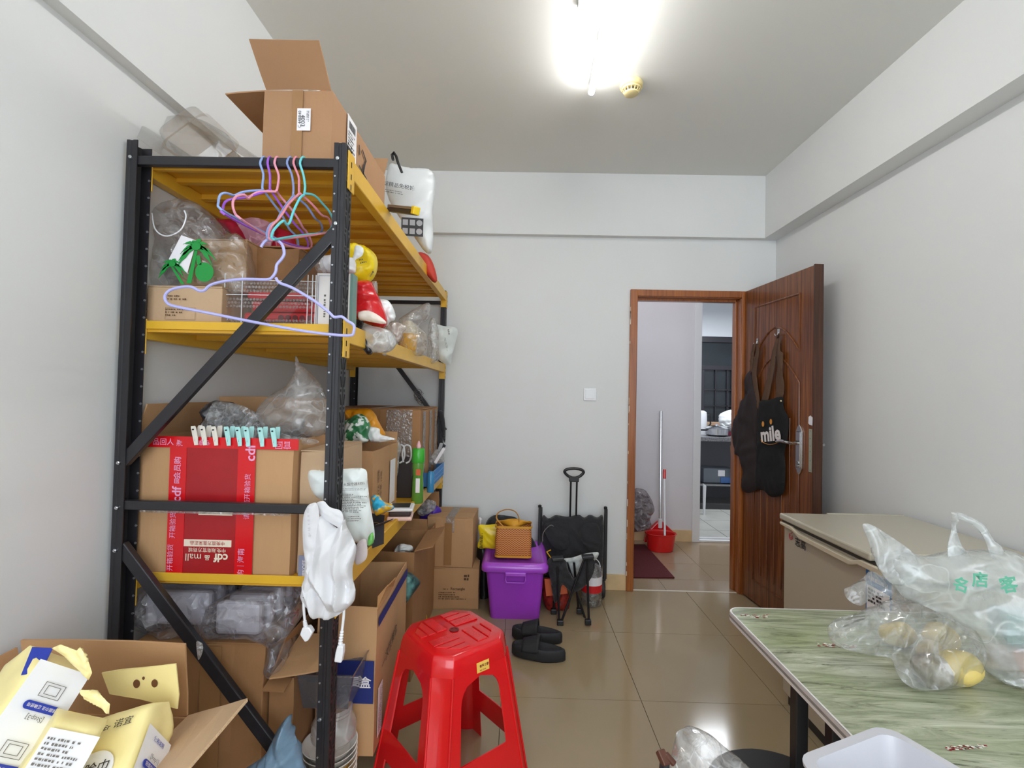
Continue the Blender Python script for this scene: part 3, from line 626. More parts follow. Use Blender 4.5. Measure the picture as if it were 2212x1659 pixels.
# ------------------------------------------------------------------ cartons
def carton(name, label, c, size, yaw=0, z=None, mt=CARD, flaps=None, tape=True, group=None, t=.004, seed=1, dent=.003, cat='carton', mti=CARDIN, tapes=None):
    """c: centre of the base; flaps: dict side -> (angle, length) with 0 = closed flat, 90 = upright, 180 = folded out flat"""
    w_, d_, h_ = size; c = Vector(c); M = fr(c, yaw); o = thing(name, label, cat, c, group)
    mm = MB(M)
    if flaps is None:
        mm.box(-w_/2, w_/2, -d_/2, d_/2, 0, h_-t); mm.build('body', mt, o, bevel=.003, sub=3, warp=dent, warps=7)
        m2 = MB(M); m2.box(-w_/2, w_/2, -d_/2, -.0015, h_-t, h_); m2.build('flap', mt, o)
        m2 = MB(M); m2.box(-w_/2, w_/2, .0015, d_/2, h_-t, h_); m2.build('flap', mt, o)
        if tape:
            m3 = MB(M); m3.box(-.025, .025, -d_/2-.0012, d_/2+.0012, h_, h_+.0008) if tape == 'y' else m3.box(-w_/2-.0012, w_/2+.0012, -.025, .025, h_, h_+.0008)
            if tape == 'y': m3.box(-.025, .025, -d_/2-.0045, -d_/2-.003, h_-.09, h_+.0008)
            m3.build('tape', CTAPE if mt is not CARD3 else TAPE, o)
    else:
        mm.box(-w_/2, w_/2, -d_/2, -d_/2+t, 0, h_); mm.box(-w_/2, w_/2, d_/2-t, d_/2, 0, h_)
        mm.box(-w_/2, -w_/2+t, -d_/2+t, d_/2-t, 0, h_); mm.box(w_/2-t, w_/2, -d_/2+t, d_/2-t, 0, h_); mm.box(-w_/2, w_/2, -d_/2, d_/2, 0, t)
        mm.build('body', mt, o, sub=3, warp=dent, warps=7)
        for sd, (ang, ln) in flaps.items():
            a = R(ang)
            hx, hy, ax = {'front': (0, -d_/2, (0, 1)), 'back': (0, d_/2, (0, -1)), 'left': (-w_/2, 0, (1, 0)), 'right': (w_/2, 0, (-1, 0))}[sd]
            half = (w_ if sd in ('front', 'back') else d_)/2-.004
            dx, dy = ax; out = Vector((dx*math.cos(a), dy*math.cos(a), math.sin(a))); side = Vector((abs(dy), abs(dx), 0)); nn = out.cross(side).normalized()
            h0 = Vector((hx, hy, h_))+Vector((0, 0, .001))
            p = [h0-side*half, h0+side*half, h0+side*half+out*ln, h0-side*half+out*ln]
            m2 = MB(M); m2.slab([q-nn*t/2 for q in p], t, nn); m2.build('flap', [mt], o, sub=2, warp=dent*1.3, warps=9)
    return o
def onface(o, c, size, yaw, side, u, v, w_=None, rot=0):
    """frame on a carton side: u,v from the side's lower-left corner (seen from outside)"""
    W, D, H = size; M = fr(Vector(c), yaw)
    f = {'front': ((-W/2, -D/2, 0), (1, 0, 0), (0, 0, 1)), 'right': ((W/2, -D/2, 0), (0, 1, 0), (0, 0, 1)), 'top': ((-W/2, -D/2, H), (1, 0, 0), (0, 1, 0)), 'left': ((-W/2, D/2, 0), (0, -1, 0), (0, 0, 1))}[side]
    p = Vector(f[0])+Vector(f[1])*u+Vector(f[2])*v; nn = Vector(f[1]).cross(Vector(f[2])); p += nn*.0045
    return M @ basis(p, f[1], f[2]) @ Matrix.Rotation(rot, 4, 'Z')
def patch(M, w, h, name, m, parent, t=.0006, off=0., **k):
    mm = MB(M); mm.box(-w/2, w/2, -h/2, h/2, off, off+t); return mm.build(name, m, parent, **k)

# ---- top shelf
zt = S1-T
BC = (-.645, 1.40+.24, zt); BS = (.19, .46, .25)
p0, p1 = at(568, 333, Z=zt), at(728, 337, Z=zt)
yF = 1.405; xA, xB = at(568, 300, Y=yF).x, at(700, 300, Y=yF).x+.022
BS = (xB-xA, .56, at(620, 195, Y=yF).z-zt); BC = ((xA+xB)/2, yF+BS[1]/2, zt)
bx = carton('tall_carton', 'long open tan carton on the top shelf with raised flaps and barcode sticker', BC, BS, 0, flaps={'front': (140, .125), 'left': (186, .12), 'back': (118, .11)}, mt=mat('cardboard_shaded', 'ab8360', .8, var=.06, vs=4, bump=.15, bs=80), mti=CARD, dent=.002)  # cardboard coloured darker to carry the shade of the weaker daylight up here
patch(onface(bx, BC, BS, 0, 'front', BS[0]*.5, BS[2]/2), .032, BS[2]*.98, 'tape', TAPE, bx)
M = onface(bx, BC, BS, 0, 'front', BS[0]*.60, BS[2]*.60); st_ = patch(M, .040, .066, 'sticker', LABEL, bx, off=.0007, bevel=.0)
m = MB(); txt(m, '4003', M @ fr((-.002, -.004, .0016), 0) @ Matrix.Rotation(R(-90), 4, 'Z'), w=.034); txt(m, 'C 44BB40', M @ fr((-.012, 0, .0016)) @ Matrix.Rotation(R(90), 4, 'Z'), w=.05)
scrib(m, M @ fr((.012, 0, .0016)) @ Matrix.Rotation(R(-90), 4, 'Z'), .05, .009, 2, 3); m.build('print', INK, st_, kind='stuff')
lw_ = .085; M = onface(bx, BC, BS, 0, 'right', .155, BS[2]*.50); st_ = patch(M, lw_, BS[2]*1.0, 'shipping_label', LABEL, bx)
m = MB(); scrib(m, M @ fr((0, .02, .001)), .07, .09, 9, 5, .7); M2 = M @ fr((0, .085, .001))
for k in range(16): x = -.03+k*.0038; m.add([M2 @ Vector(q) for q in ((x, -.012, 0), (x+.0015+.001*(k % 3), -.012, 0), (x+.0015+.001*(k % 3), .012, 0), (x, .012, 0))], [(0, 1, 2, 3)])
scrib(m, M @ fr((.01, -.09, .001)), .05, .018, 3, 8); m.build('print', INK, st_, kind='stuff')
M = onface(bx, BC, BS, 0, 'right', .27, BS[2]*.36)
m = MB(); MK = M @ fr((0, 0, .0005))
def stroke(a, b, w=.007): 
    A, B = MK @ Vector((*a, 0)), MK @ Vector((*b, 0)); m.bar(A, B, w, .0008, MK.to_3x3() @ Vector((0, 0, 1)))
for a, b in (((-.045, .10), (-.035, .07)), ((-.01, .10), (.035, .08)), ((.03, .085), (0, .01)), ((-.04, .03), (.045, .02)), ((.01, .06), (-.01, -.05)), ((-.05, -.03), (-.005, -.045)), ((.02, -.02), (.045, -.05)), ((-.02, 0), (-.045, -.05))): stroke(a, b)
m.build('marker_writing', INK, bx)
# bottle tops poking out of it
for i, (x, y, Y, mt, lb) in enumerate(((684, 178, 1.50, WPL, 'white spray bottle top poking out of the tall open carton'), (697, 190, 1.54, mat('orange_cap', 'd98a5e', .4), 'small orange cap bottle beside the white spray top in the carton'))):
    c_ = at(x, y+8, Y=Y); c_.x = min(c_.x, xB-.02); k = thing('bottle', lb, 'bottle', (c_.x, c_.y, zt+.02))
    MB().lathe([(.017, .0), (.018, .01), (.018, c_.z-zt-.06), (.010, c_.z-zt-.045), (.010, c_.z-zt-.03)], (c_.x, c_.y, zt+.02), 16).build('body', WPL, k, smooth=True)
    MB().lathe([(.012, c_.z-zt-.03), (.013, c_.z-zt-.005), (.009, c_.z-zt)], (c_.x, c_.y, zt+.02), 16).build('cap', mt, k, smooth=True)
# clear plastic covers lying on the top shelf, left
CLR = film('clear_rigid', haze=.02, hz2=.05, rough=.06, gl=.25, scale=4, tint='fafcfb')
def shell(name, lb, M, w, d, h, tap=.85, grp=None, t=.0016):
    """shallow rectangular cover with rounded corners, open below"""
    def ring(sx, sy, z, r=.03, n=5):
        o = []
        for cx, cy, a0 in ((1, 1, 0), (-1, 1, 90), (-1, -1, 180), (1, -1, 270)):
            for k in range(n): a = R(a0+90*k/(n-1)); o.append((cx*(sx-r)+r*math.cos(a), cy*(sy-r)+r*math.sin(a), z))
        return o
    rings = [ring(w/2+.008, d/2+.008, 0), ring(w/2, d/2, .0), ring(w/2*tap, d/2*tap, h), ring(w/2*tap-.01, d/2*tap-.01, h+.004)]
    mm = MB(M); V = sum(rings, []); n = len(rings[0]); Fs = [(i*n+k, i*n+(k+1) % n, (i+1)*n+(k+1) % n, (i+1)*n+k) for i in range(3) for k in range(n)]+[tuple(range(3*n, 4*n))]
    mm.add(V, Fs); return mm.build(name, CLR, label=lb, cat='plastic cover', group=grp, smooth=True, loc=tuple(M.translation))
shell('plastic_cover', 'clear rectangular plastic cover tilted against the left post on the top shelf', fr(at(330, 305, Y=1.52), R(10), R(12), R(38)), .20, .30, .03)
shell('plastic_cover', 'clear square plastic cover propped as a peak on the top shelf', fr(at(448, 305, Y=1.50)+Vector((-.012, 0, -.012)), R(8), R(6), R(-40)), .15, .24, .045, .9)
shell('plastic_cover', 'thin clear plastic tray leaning under the peaked cover', fr(at(495, 318, Y=1.55), R(-5), R(4), R(32)), .16, .22, .02, .9)
m = MB(fr(at(415, 322, Y=1.62), 0, R(6))); m.lathe([(.135, 0), (.133, .02), (.115, .055), (.07, .08), (.0, .088)], (0, 0, 0), 36, caps=False); m.build('domed_cover', CLR, label='clear round domed cover behind the peaked plastic covers', cat='plastic cover', smooth=True)
# big white carrier bag at the far end
wb = thing('carrier_bag', 'large white printed carrier bag hanging over the far top shelf', 'bag', at(880, 540, Y=2.55))
BY = 2.30; WB = [(838, 372), (848, 352), (880, 362), (915, 366), (937, 378), (938, 420), (935, 455), (936, 500), (934, 548), (915, 540), (890, 505), (860, 465), (838, 430), (832, 400)]
wbm = pillow('body', mat('satin_white', 'd3d7d8', .3, bump=.2, bs=12), WB, Y=BY, n=(.15, -1, 0), thick=.05, cr=.010, cs=8, parent=wb, res=40, seed=4, pw=.35, sm=2)
def onplane(x, y, Y, n=(0, -1, 0), off=.004, rot=0, sk=None):
    """frame on a real vertical plane through the point, lettering faces along n"""
    n = Vector(n).normalized(); p = at(x, y, Y=Y)+n*off; xx = Vector((0, 0, 1)).cross(n).normalized()
    M = basis(p, xx, (0, 0, 1)); return M @ Matrix.Rotation(rot, 4, 'Z')
m = MB(); n_ = (.15, -1, 0)
txt(m, '全球精品免税城', onplane(860, 416, BY, n_, .083, R(-6)), w=.165, bold=.01); scrib(m, onplane(862, 431, BY, n_, .082, R(-6)), .15, .018, 2, 4)
m.build('lettering', mat('bag_print', '55565c', .6), wb, kind='stuff')
M = onplane(893, 502, BY, n_, .076); pt = patch(M, .10, .085, 'printed_panel', INK, wb)
m = MB()
for i in range(2):
    for j in range(3):
        c_ = M @ Vector((-.032+j*.032, .02-i*.04, .0014)); a = M.to_3x3()
        if j == 2: m.add([c_+a @ Vector((.014*math.cos(q*PI/8), .014*math.sin(q*PI/8), 0)) for q in range(16)], [tuple(range(16))])
        else: m.add([c_+a @ Vector(q) for q in ((-.012, -.013, 0), (.012, -.013, 0), (.012, .013, 0), (-.012, .013, 0))], [(0, 1, 2, 3)])
m.build('pictograms', mat('grey_icon', '9d9da0', .6), pt, kind='stuff')
# folded black bars with yellow tips, black strap, red item
a, b_ = at(842, 449, Y=1.80), at(896, 455, Y=1.66)
k = thing('folding_stand', 'black and silver bar with yellow tip jutting over the top shelf beam', 'bar', tuple(a))
m = MB(); m.bar(a+Vector((0, 0, .006)), b_+Vector((0, 0, .006)), .02, .010); m.build('bar', GALV, k, bevel=.001)
m = MB(); m.bar(a-Vector((0, 0, .008)), b_-Vector((0, 0, .008)), .024, .014); m.build('rail', BLKP, k, bevel=.001)
m = MB(); d_ = (b_-a).normalized(); m.bar(b_-d_*.004, b_+d_*.014, .027, .027); m.build('end_cap', mat('yellow_plastic', 'e6c21f', .4), k, bevel=.003)
a = at(852, 345, Y=2.25)
m = MB(); m.tube([at(x, y, Y=2.2) for x, y in ((868, 372), (860, 352), (856, 338), (851, 330), (847, 335), (849, 345))], .011, 6, flat=.6); m.build('strap', BLKP, label='short black strap standing up above the white carrier bag', cat='strap', smooth=True)
pillow('red_pouch', mat('red_cloth', 'c23a2a', .6), [(905, 545), (925, 552), (938, 575), (944, 605), (935, 610), (915, 585), (900, 560)], Y=2.55, thick=.03, cr=.003, res=18, label='small red pouch on the far end of the top shelf below the carrier bag', cat='pouch')

# ---- hangers on the front tube
def hanger(lb, col, segs, r=.0032, grp='wire hangers on the rack'):
    k = thing('wire_hanger', lb, 'hanger', tuple(at(*segs[0][0][:2], Y=segs[0][0][2])), grp)
    mt = mat('hanger_'+col, col, .4)
    for nm, s, cl in (('hook', segs[0], False), ('frame', segs[1], False)):
        m = MB(); m.tube(spline([at(x, y, Y=Y) for x, y, Y in s], 3, False), r, 7); m.build(nm, mt, k, smooth=True)
    return k
yh = RY0+.014
def hk(pts): # over the tube: starts behind
    return [(pts[0][0]+6, pts[0][1]+14, yh+.022), (pts[0][0]+5, pts[0][1]+1, yh+.014), (pts[0][0], pts[0][1]-1, yh-.004)]+[(x, y, yh-.020) for x, y in pts[1:]]
def fr_(left, bl, bot, right, nk, yl=1.20, yr=1.52, ym=1.335):
    """frame polyline: neck -> left arm -> tip -> bottom bar -> right tip -> right arm -> neck"""
    o = [(nk[0], nk[1], ym-.015)]
    n = len(left)
    for i, (x, y) in enumerate(left): o.append((x, y, ym-.015+(yl-ym)*(i+1)/n))
    for i, (x, y) in enumerate(bot): t = (i+1)/(len(bot)+1); o.append((x, y, yl+(yr-yl)*t))
    n = len(right)
    for i, (x, y) in enumerate(right): o.append((x, y, yr+(ym-.015-yr)*(i)/n))
    return o+[(nk[0], nk[1]-3, ym-.015)]
H = [
 ('pale blue wire hanger, leftmost of the left trio on the top tube', '8fa9dd', [(568, 341), (562, 353), (569, 376), (567, 400), (567, 411)], [(548, 412), (524, 415), (508, 422), (501, 421), (488, 417), (476, 421), (472, 437), (478, 453)], [(540, 486), (600, 517)], [(641, 534), (641, 512), (625, 495), (610, 466), (590, 439)]),
 ('purple wire hanger, middle of the left trio on the top tube', '9e5bd0', [(581, 341), (578, 353), (583, 376), (583, 400), (583, 411)], [(557, 419), (530, 427), (501, 430), (486, 437), (481, 454), (484, 462)], [(550, 497), (610, 522)], [(660, 535), (665, 523), (654, 503), (636, 483), (612, 451)]),
 ('pink wire hanger, rightmost of the left trio on the top tube', 'e79ab0', [(597, 341), (593, 353), (602, 378), (600, 402), (597, 414)], [(562, 414), (544, 422), (536, 429), (528, 421), (511, 424), (503, 437), (506, 457), (519, 472)], [(570, 505), (625, 532)], [(668, 536), (672, 521), (661, 499), (654, 492), (647, 478), (628, 450), (605, 424)]),
 ('grey-blue wire hanger, leftmost of the right trio on the top tube', '8496c8', [(625, 341), (620, 353), (630, 376), (634, 404), (633, 424)], [(615, 447), (604, 466), (597, 478), (584, 486), (577, 503), (583, 518)], [(620, 514), (660, 509)], [(691, 502), (696, 492), (691, 480), (683, 474), (678, 468), (661, 443)]),
 ('rose pink wire hanger, middle of the right trio on the top tube', 'e08c9c', [(638, 341), (634, 353), (645, 381), (646, 400), (646, 419)], [(625, 439), (609, 463), (599, 476), (587, 488), (581, 505), (587, 518)], [(630, 514), (680, 507)], [(711, 500), (715, 486), (709, 471), (700, 467), (693, 463), (674, 441)]),
 ('turquoise wire hanger, rightmost of the right trio on the top tube', '6ccfd6', [(653, 341), (648, 353), (655, 376), (659, 402), (657, 421)], [(648, 428), (635, 454), (626, 480), (619, 485), (612, 477), (597, 490), (588, 504), (591, 517)], [(630, 511), (670, 506)], [(703, 502), (716, 492), (719, 476), (712, 458), (697, 440), (679, 422)])]
for lb, col, hkp, lf, bt, rt in H:
    hanger(lb, col, (hk(hkp), fr_(lf, 0, bt, rt, hkp[-1])))
L7 = [(590, 596), (578, 604), (527, 603), (482, 608), (454, 616), (442, 627), (430, 628), (414, 620), (393, 620), (367, 627), (356, 640), (361, 654), (379, 662), (450, 676), (560, 698), (668, 717), (752, 725), (764, 716), (764, 702), (750, 693), (738, 684), (722, 685), (710, 674), (679, 650), (632, 622), (604, 611), (596, 600)]
hanger('large lilac wire hanger dangling in front of the other hangers', 'b4b4ea', ([(x, y, 1.215) for x, y in ((564, 534), (571, 523), (583, 516), (597, 519), (609, 528), (614, 547), (608, 560), (598, 572), (596, 586), (590, 597))], [(x, y, 1.215) for x, y in L7]), r=.0037)

# ---- second shelf
z2 = S2-T
c_ = Vector((-1.0, 1.54, z2)); sz = (.225, .23, .120)
lc = carton('low_carton', 'low closed tan carton with printed shipping mark, left on the second shelf', c_, sz, mt=CARD2, tape=False, dent=.001)
M = onface(lc, c_, sz, 0, 'front', .105, .062); m = MB(); scrib(m, M @ fr((-.01, .022, 0)), .06, .018, 2, 3); scrib(m, M @ fr((0, -.022, 0)), .09, .026, 3, 6, .5); m.build('print', INKB, lc, kind='stuff')
M = onface(lc, c_, sz, 0, 'front', .105, .036); m = MB()
for a in ((-.045, .045, .018, .0186), (-.045, .045, -.018, -.0174), (-.045, -.0444, -.018, .018), (.0444, .045, -.018, .018)): m.add([M @ Vector((x, y, .0006)) for x, y in ((a[0], a[2]), (a[1], a[2]), (a[1], a[3]), (a[0], a[3]))], [(0, 1, 2, 3)])
m.build('frame_print', INKB, lc, kind='stuff')
# clear bag with green palms around a brown carton
c2 = Vector((-.965, 1.575, z2+.121)); s2 = (.21, .15, .165)
pc = carton('boxed_parcel', 'light brown carton inside the clear palm-print bag on the second shelf', c2, s2, mt=mat('kraft_light', 'c09a72', .8, var=.08), tape=False, dent=.002)
c3 = Vector((-.80, 1.66, z2)); p3 = carton('brown_parcel', 'darker brown wrapped parcel behind the palm-print bag', c3, (.15, .2, .285), mt=mat('kraft_dark', '8e6338', .55, var=.15, vs=16, bump=.6, bs=22), tape=False, dent=.010, seed=3)
pb = thing('palm_print_bag', 'clear plastic bag with green palm tree print on the second shelf', 'bag', tuple(c2))
PO = [(325, 462), (345, 445), (380, 433), (408, 434), (430, 442), (455, 462), (466, 478), (478, 500), (520, 505), (528, 560), (528, 625), (490, 640), (465, 622), (330, 618), (333, 560), (335, 500)]
pillow('body', film('clear_glossy', haze=.04, hz2=.30, rough=.06, gl=.4, scale=14), PO, Y=1.462, thick=.035, back=4.5, cr=.012, cs=11, parent=pb, res=40, seed=8)
m = MB(); hp_ = [at(x, y, Y=1.425) for x, y in ((328, 460), (333, 490), (345, 505), (362, 510), (382, 503), (395, 490), (402, 468), (398, 455))]; m.tube(spline(hp_, 4, False), .0022, 6); m.build('handle', WPL, pb, smooth=True)
GRE = mat('palm_green', '1f9440', .4)
m = MB(); Yp = 1.418
def blob(pts, t=.0015): m.slab([at(x, y, Y=Yp) for x, y in pts], -t, (0, 1, 0))
def palm(cx, cy, s, tb):
    for a in range(10):
        an = R(-28+a*26); L_ = (36+5*math.sin(a*2.3))*s; up_, dn_ = [], []
        for q in range(6):
            t = q/5; x = cx+math.cos(an)*L_*t; y = cy-math.sin(an)*L_*.75*t+20*s*t*t*(.4+abs(math.cos(an))); wd = 5.2*s*(math.sin(PI*min(1, t*.9+.08)))*(1 if q % 2 else .62)
            up_.append((x+math.sin(an)*wd, y+math.cos(an)*wd)); dn_.append((x-math.sin(an)*wd, y-math.cos(an)*wd))
        for q in range(5): blob([up_[q], up_[q+1], dn_[q+1], dn_[q]])
    m.slab([at(cx+math.cos(k*PI/5)*9*s, cy+math.sin(k*PI/5)*8*s, Y=Yp-.004) for k in range(10)], .0015, (0, -1, 0))
    blob([(cx-3*s, cy+8*s), (cx+3*s, cy+8*s), (tb[0]+5*s, tb[1]), (tb[0]-4*s, tb[1])])
palm(424, 532, 1.12, (408, 612)); palm(372, 570, .8, (395, 614)); blob([(442+20*math.cos(k*PI/8), 588+21*math.sin(k*PI/8)) for k in range(16)]); blob([(424, 552), (432, 552), (436, 572), (426, 572)])
m.build('palm_print', GRE, pb, kind='stuff')
m = MB(); m.slab([at(x, y, Y=1.4215) for x, y in ((392, 508), (425, 520), (405, 590), (365, 560))], -.001, (0, 1, 0)); m.build('white_patch', LABEL, pb)
# crimson bag with a pale sheet
pillow('crimson_bag', mat('crimson_film', 'c0263f', .22, bump=.4, bs=14), [(455, 478), (490, 470), (530, 474), (570, 480), (612, 492), (638, 508), (640, 560), (640, 640), (600, 660), (540, 650), (530, 560), (505, 515), (470, 492)], Y=1.72, thick=.07, cr=.02, cs=9, res=30, seed=3, label='crimson plastic bag behind the hangers on the second shelf', cat='bag')
m = MB(); g = [at(x, y, Y=1.62) for x, y in ((508, 478), (545, 470), (592, 484), (585, 530), (580, 575), (528, 572), (530, 520))]; m.slab(g, .004, (0, 1, 0)); m.build('pink_sheet', film('pink_translucent', 'f0b8c8', .5, hz2=.7, wh='f0c0cf'), label='pale pink plastic sheet in front of the crimson bag', cat='sheet', sub=2, warp=.012, warps=14)
# clear acrylic drawer box with bubble wrap and red contents
ab = thing('acrylic_case', 'clear plastic case in bubble wrap with red contents on the second shelf', 'case', (-.76, 1.5, z2))
ax0, ax1 = -.895, -.615
m = MB(); m.box(ax0, ax1, 1.45, 1.64, z2+.001, z2+.145); m.build('shell', film('acrylic', haze=.02, hz2=.04, rough=.05, gl=.1, scale=3), ab, bevel=.004)
m = MB()
for x in (ax0+.002, ax0+.055, ax1-.026, ax1-.012, ax1-.002): m.box(x-.001, x+.001, 1.445, 1.4475, z2+.004, z2+.165)
for z in (.144, .0, .10): m.box(ax0, ax1, 1.4445, 1.447, z2+z, z2+z+.0022)
m.build('edge_ribs', mat('clear_edge', 'dfe6ea', .2), ab)
BW = film('bubble_film', haze=.10, hz2=.25, rough=.1, scale=60, gl=.3)
for z, hh in ((.004, .026), (.062, .032), (.108, .036)):
    m = MB(); rd = random.Random(int(z*1e4))
    nx = 26
    for i in range(nx):
        for j in range(3): m.sphere((ax0+.008+(ax1-ax0-.016)*(i+(j % 2)*.5)/nx, 1.4505, z2+z+hh*(j+.5)/3), .0048, 6, 4, 1, .4)
    m.build('bubble_wrap', BW, ab, smooth=True, kind='stuff')
RDC = mat('red_contents', 'd21f26', .35, bump=.3, bs=20)
for i, (x0, x1, z0_, h) in enumerate(((-.86, -.63, .030, .026), (-.835, -.63, .058, .035), (-.85, -.68, .100, .022))):
    MB().box(x0, x1, 1.49, 1.60, z2+z0_, z2+z0_+h).build('red_packet', RDC, ab, bevel=.008, sub=1, warp=.004, warps=20)
m = MB()
for k in range(6): m.tube([(-.74+k*.022, 1.488, z2+.04), (-.74+k*.022, 1.4865, z2+.04)], .009, 12)
m.build('round_holes', mat('dark_red', '6a1016', .5), ab, kind='stuff'); MB().box(-.85, -.80, 1.48, 1.55, z2+.012, z2+.032).build('dark_lump', BLKP, ab, bevel=.004)
pillow('tissue_pack', WBAG, [(585, 560), (600, 568), (640, 566), (665, 560), (660, 578), (600, 580)], Y=1.60, thick=.03, cr=.004, res=16, label='flat white pack lying on the clear case behind the brace', cat='pack')
# white framed panel standing behind the right front post
xa, xb = at(686, 640, Y=1.47).x, at(764, 640, Y=1.47).x
pn = thing('flat_box', 'white ruled flat box with green side behind the right front post', 'box', (xa, 1.45, z2))
MB().box(xa, xb-.008, 1.46, 1.50, z2, z2+.175).build('body', mat('ivory_card', 'ebe6e2', .5), pn, bevel=.002)
MB().box(xb-.008, xb, 1.46, 1.50, z2, z2+.175).build('green_side', mat('teal_card', '6f9088', .5), pn)
m = MB()
for a in ((xa+.006, xb-.014, .008, .0092), (xa+.006, xb-.014, .166, .1672), (xa+.006, xa+.0072, .008, .167), (xb-.0152, xb-.014, .008, .167)): m.box(a[0], a[1], 1.4592, 1.4602, z2+a[2], z2+a[3])
m.build('ruled_frame', mat('blue_grey_print', '77809a', .6), pn, kind='stuff')
m = MB(); scrib(m, basis((xa+.027, 1.459, z2+.09), (0, 0, 1), (-1, 0, 0)), .10, .012, 1, 3, 1); m.build('print', INKG, pn, kind='stuff')
pillow('jar_bag', FILM, [(676, 575), (680, 555), (694, 550), (704, 560), (706, 590), (690, 600)], Y=1.54, thick=.03, cr=.004, res=14, label='small clear bag with tan content behind the post top', cat='bag')
pillow('cloth_bundle', mat('white_cloth', 'dfdfe2', .7, bump=.2, bs=60), [(694, 560), (715, 552), (745, 556), (765, 560), (768, 580), (760, 592), (700, 590)], Y=1.56, thick=.04, cr=.005, res=18, label='white cloth bundle on top of the white ruled box', cat='cloth')
# yellow bag, red bag ...
yb_ = pillow('yellow_bag', mat('yellow_poly', 'efd41d', .3, bump=.3, bs=14), [(742, 530), (765, 527), (790, 535), (805, 545), (814, 560), (812, 580), (800, 608), (760, 612), (745, 608), (738, 570)], Y=1.64, n=(.5, -1, 0), thick=.05, cr=.012, cs=14, res=26, seed=5, label='bright yellow plastic bag with white handle on the second shelf', cat='bag')
m = MB(); scrib(m, onplane(778, 572, 1.60, (.5, -1, 0), .055, R(20)), .02, .02, 2, 4); scrib(m, onplane(800, 595, 1.60, (.5, -1, 0), .045, R(60)), .03, .01, 1, 4); m.build('print', INK, yb_, kind='stuff')
pillow('white_handle', WBAG, [(768, 530), (785, 535), (782, 552), (768, 562), (758, 570), (764, 550)], Y=1.565, thick=.008, cr=.002, res=10, parent=yb_)
pillow('red_bag', mat('red_poly', 'cf1b22', .22, bump=.4, bs=16, var=.1, vs=12), [(765, 607), (802, 608), (812, 630), (822, 660), (836, 690), (828, 706), (800, 702), (775, 694), (763, 690), (762, 640)], Y=1.60, n=(.3, -1, 0), thick=.05, cr=.012, cs=13, res=28, seed=6, label='red plastic bag tied at its neck beside the right front post', cat='bag')
pillow('clear_bag', FILM, [(800, 612), (815, 610), (816, 650), (805, 640)], Y=1.66, thick=.01, cr=.003, res=10, label='corner of a clear bag sticking up behind the red bag', cat='bag')
pillow('white_bag', WBAG, [(815, 652), (838, 650), (852, 672), (853, 690), (842, 696), (835, 705), (825, 690)], Y=1.66, thick=.03, cr=.008, cs=20, res=18, seed=2, label='puffed white bag with red edge right of the red bag', cat='bag')
pillow('pale_parcel', mat('cream_pack', 'e9dcd0', .4, bump=.2), [(775, 675), (800, 672), (833, 694), (826, 700), (790, 694), (776, 692)], Y=1.535, thick=.012, cr=.002, res=16, label='cream packet showing through the red bag', cat='packet')
pillow('black_bag', mat('black_film', '222226', .2, bump=.5, bs=30), [(763, 692), (785, 698), (780, 715), (790, 730), (800, 745), (803, 765), (792, 768), (778, 745), (768, 720)], Y=1.56, n=(.3, -1, 0), thick=.03, cr=.012, cs=24, res=22, seed=5, label='black crumpled bag hanging below the red bag over the beam', cat='bag')
pillow('white_tied_bag', film('white_film', haze=.55, hz2=.9, scale=10), [(780, 705), (800, 700), (830, 708), (848, 722), (858, 742), (845, 756), (820, 762), (795, 760), (785, 740), (776, 722)], Y=1.57, n=(.3, -1, 0), thick=.05, cr=.014, cs=18, res=26, seed=7, label='milky white tied bag bulging over the second shelf edge', cat='bag')
pillow('snack_bag', film('white_film2', haze=.4, hz2=.8, scale=18, wh='f0e6e0'), [(832, 708), (848, 695), (878, 704), (870, 722), (862, 740), (850, 735), (838, 722)], Y=1.72, thick=.02, cr=.006, res=16, label='small white and green snack wrapper behind the milky bag', cat='wrapper')
# clear bag with yellow cup, grey mailer
cp = at(903, 745, Y=2.35); k = thing('yellow_cup', 'yellow cup inside a twisted clear bag on the second shelf', 'cup', (-.525, 2.35, z2))
MB().lathe([(.035, 0), (.040, .01), (.048, .095), (.050, .10), (.046, .098), (.038, .012)], (-.545, 2.35, z2), 28).build('body', mat('yellow_cup_plastic', 'f0b418', .3), k, smooth=True)
MB().lathe([(.049, .10), (.051, .125), (.040, .15), (.02, .165)], (-.545, 2.35, z2), 28).build('cream_content', mat('cream', 'ece2c8', .5), k, smooth=True)
pillow('clear_bag', FILM, [(862, 752), (865, 705), (862, 690), (890, 672), (925, 656), (930, 672), (922, 690), (905, 702), (920, 715), (924, 735), (922, 762), (900, 768)], Y=2.25, n=(.3, -1, 0), thick=.06, back=1.5, cr=.012, cs=12, res=30, seed=9, label='twisted clear bag holding the yellow cup', cat='bag')
ml = pillow('mailing_bag', mat('pale_grey_poly', 'd3dad8', .35, bump=.3, bs=18), [(932, 700), (960, 704), (986, 708), (984, 740), (975, 770), (970, 788), (950, 782), (936, 762), (930, 735)], Y=2.95, n=(.3, -1, 0), thick=.035, cr=.010, cs=12, res=24, seed=2, label='pale grey mailing bag leaning out at the far end of the second shelf', cat='bag')
m = MB(); scrib(m, onplane(968, 722, 2.95, (.3, -1, 0), .038, R(-75)), .05, .02, 1, 9); scrib(m, onplane(962, 745, 2.95, (.3, -1, 0), .036, R(-75)), .08, .012, 2, 5); m.build('print', INKG, ml, kind='stuff')
pillow('clear_bag', FILM, [(925, 780), (924, 720), (932, 690), (945, 700), (948, 770), (940, 785)], Y=2.72, thick=.03, cr=.01, res=18, seed=3, label='crumpled clear bag standing beside the pale grey mailing bag', cat='bag')
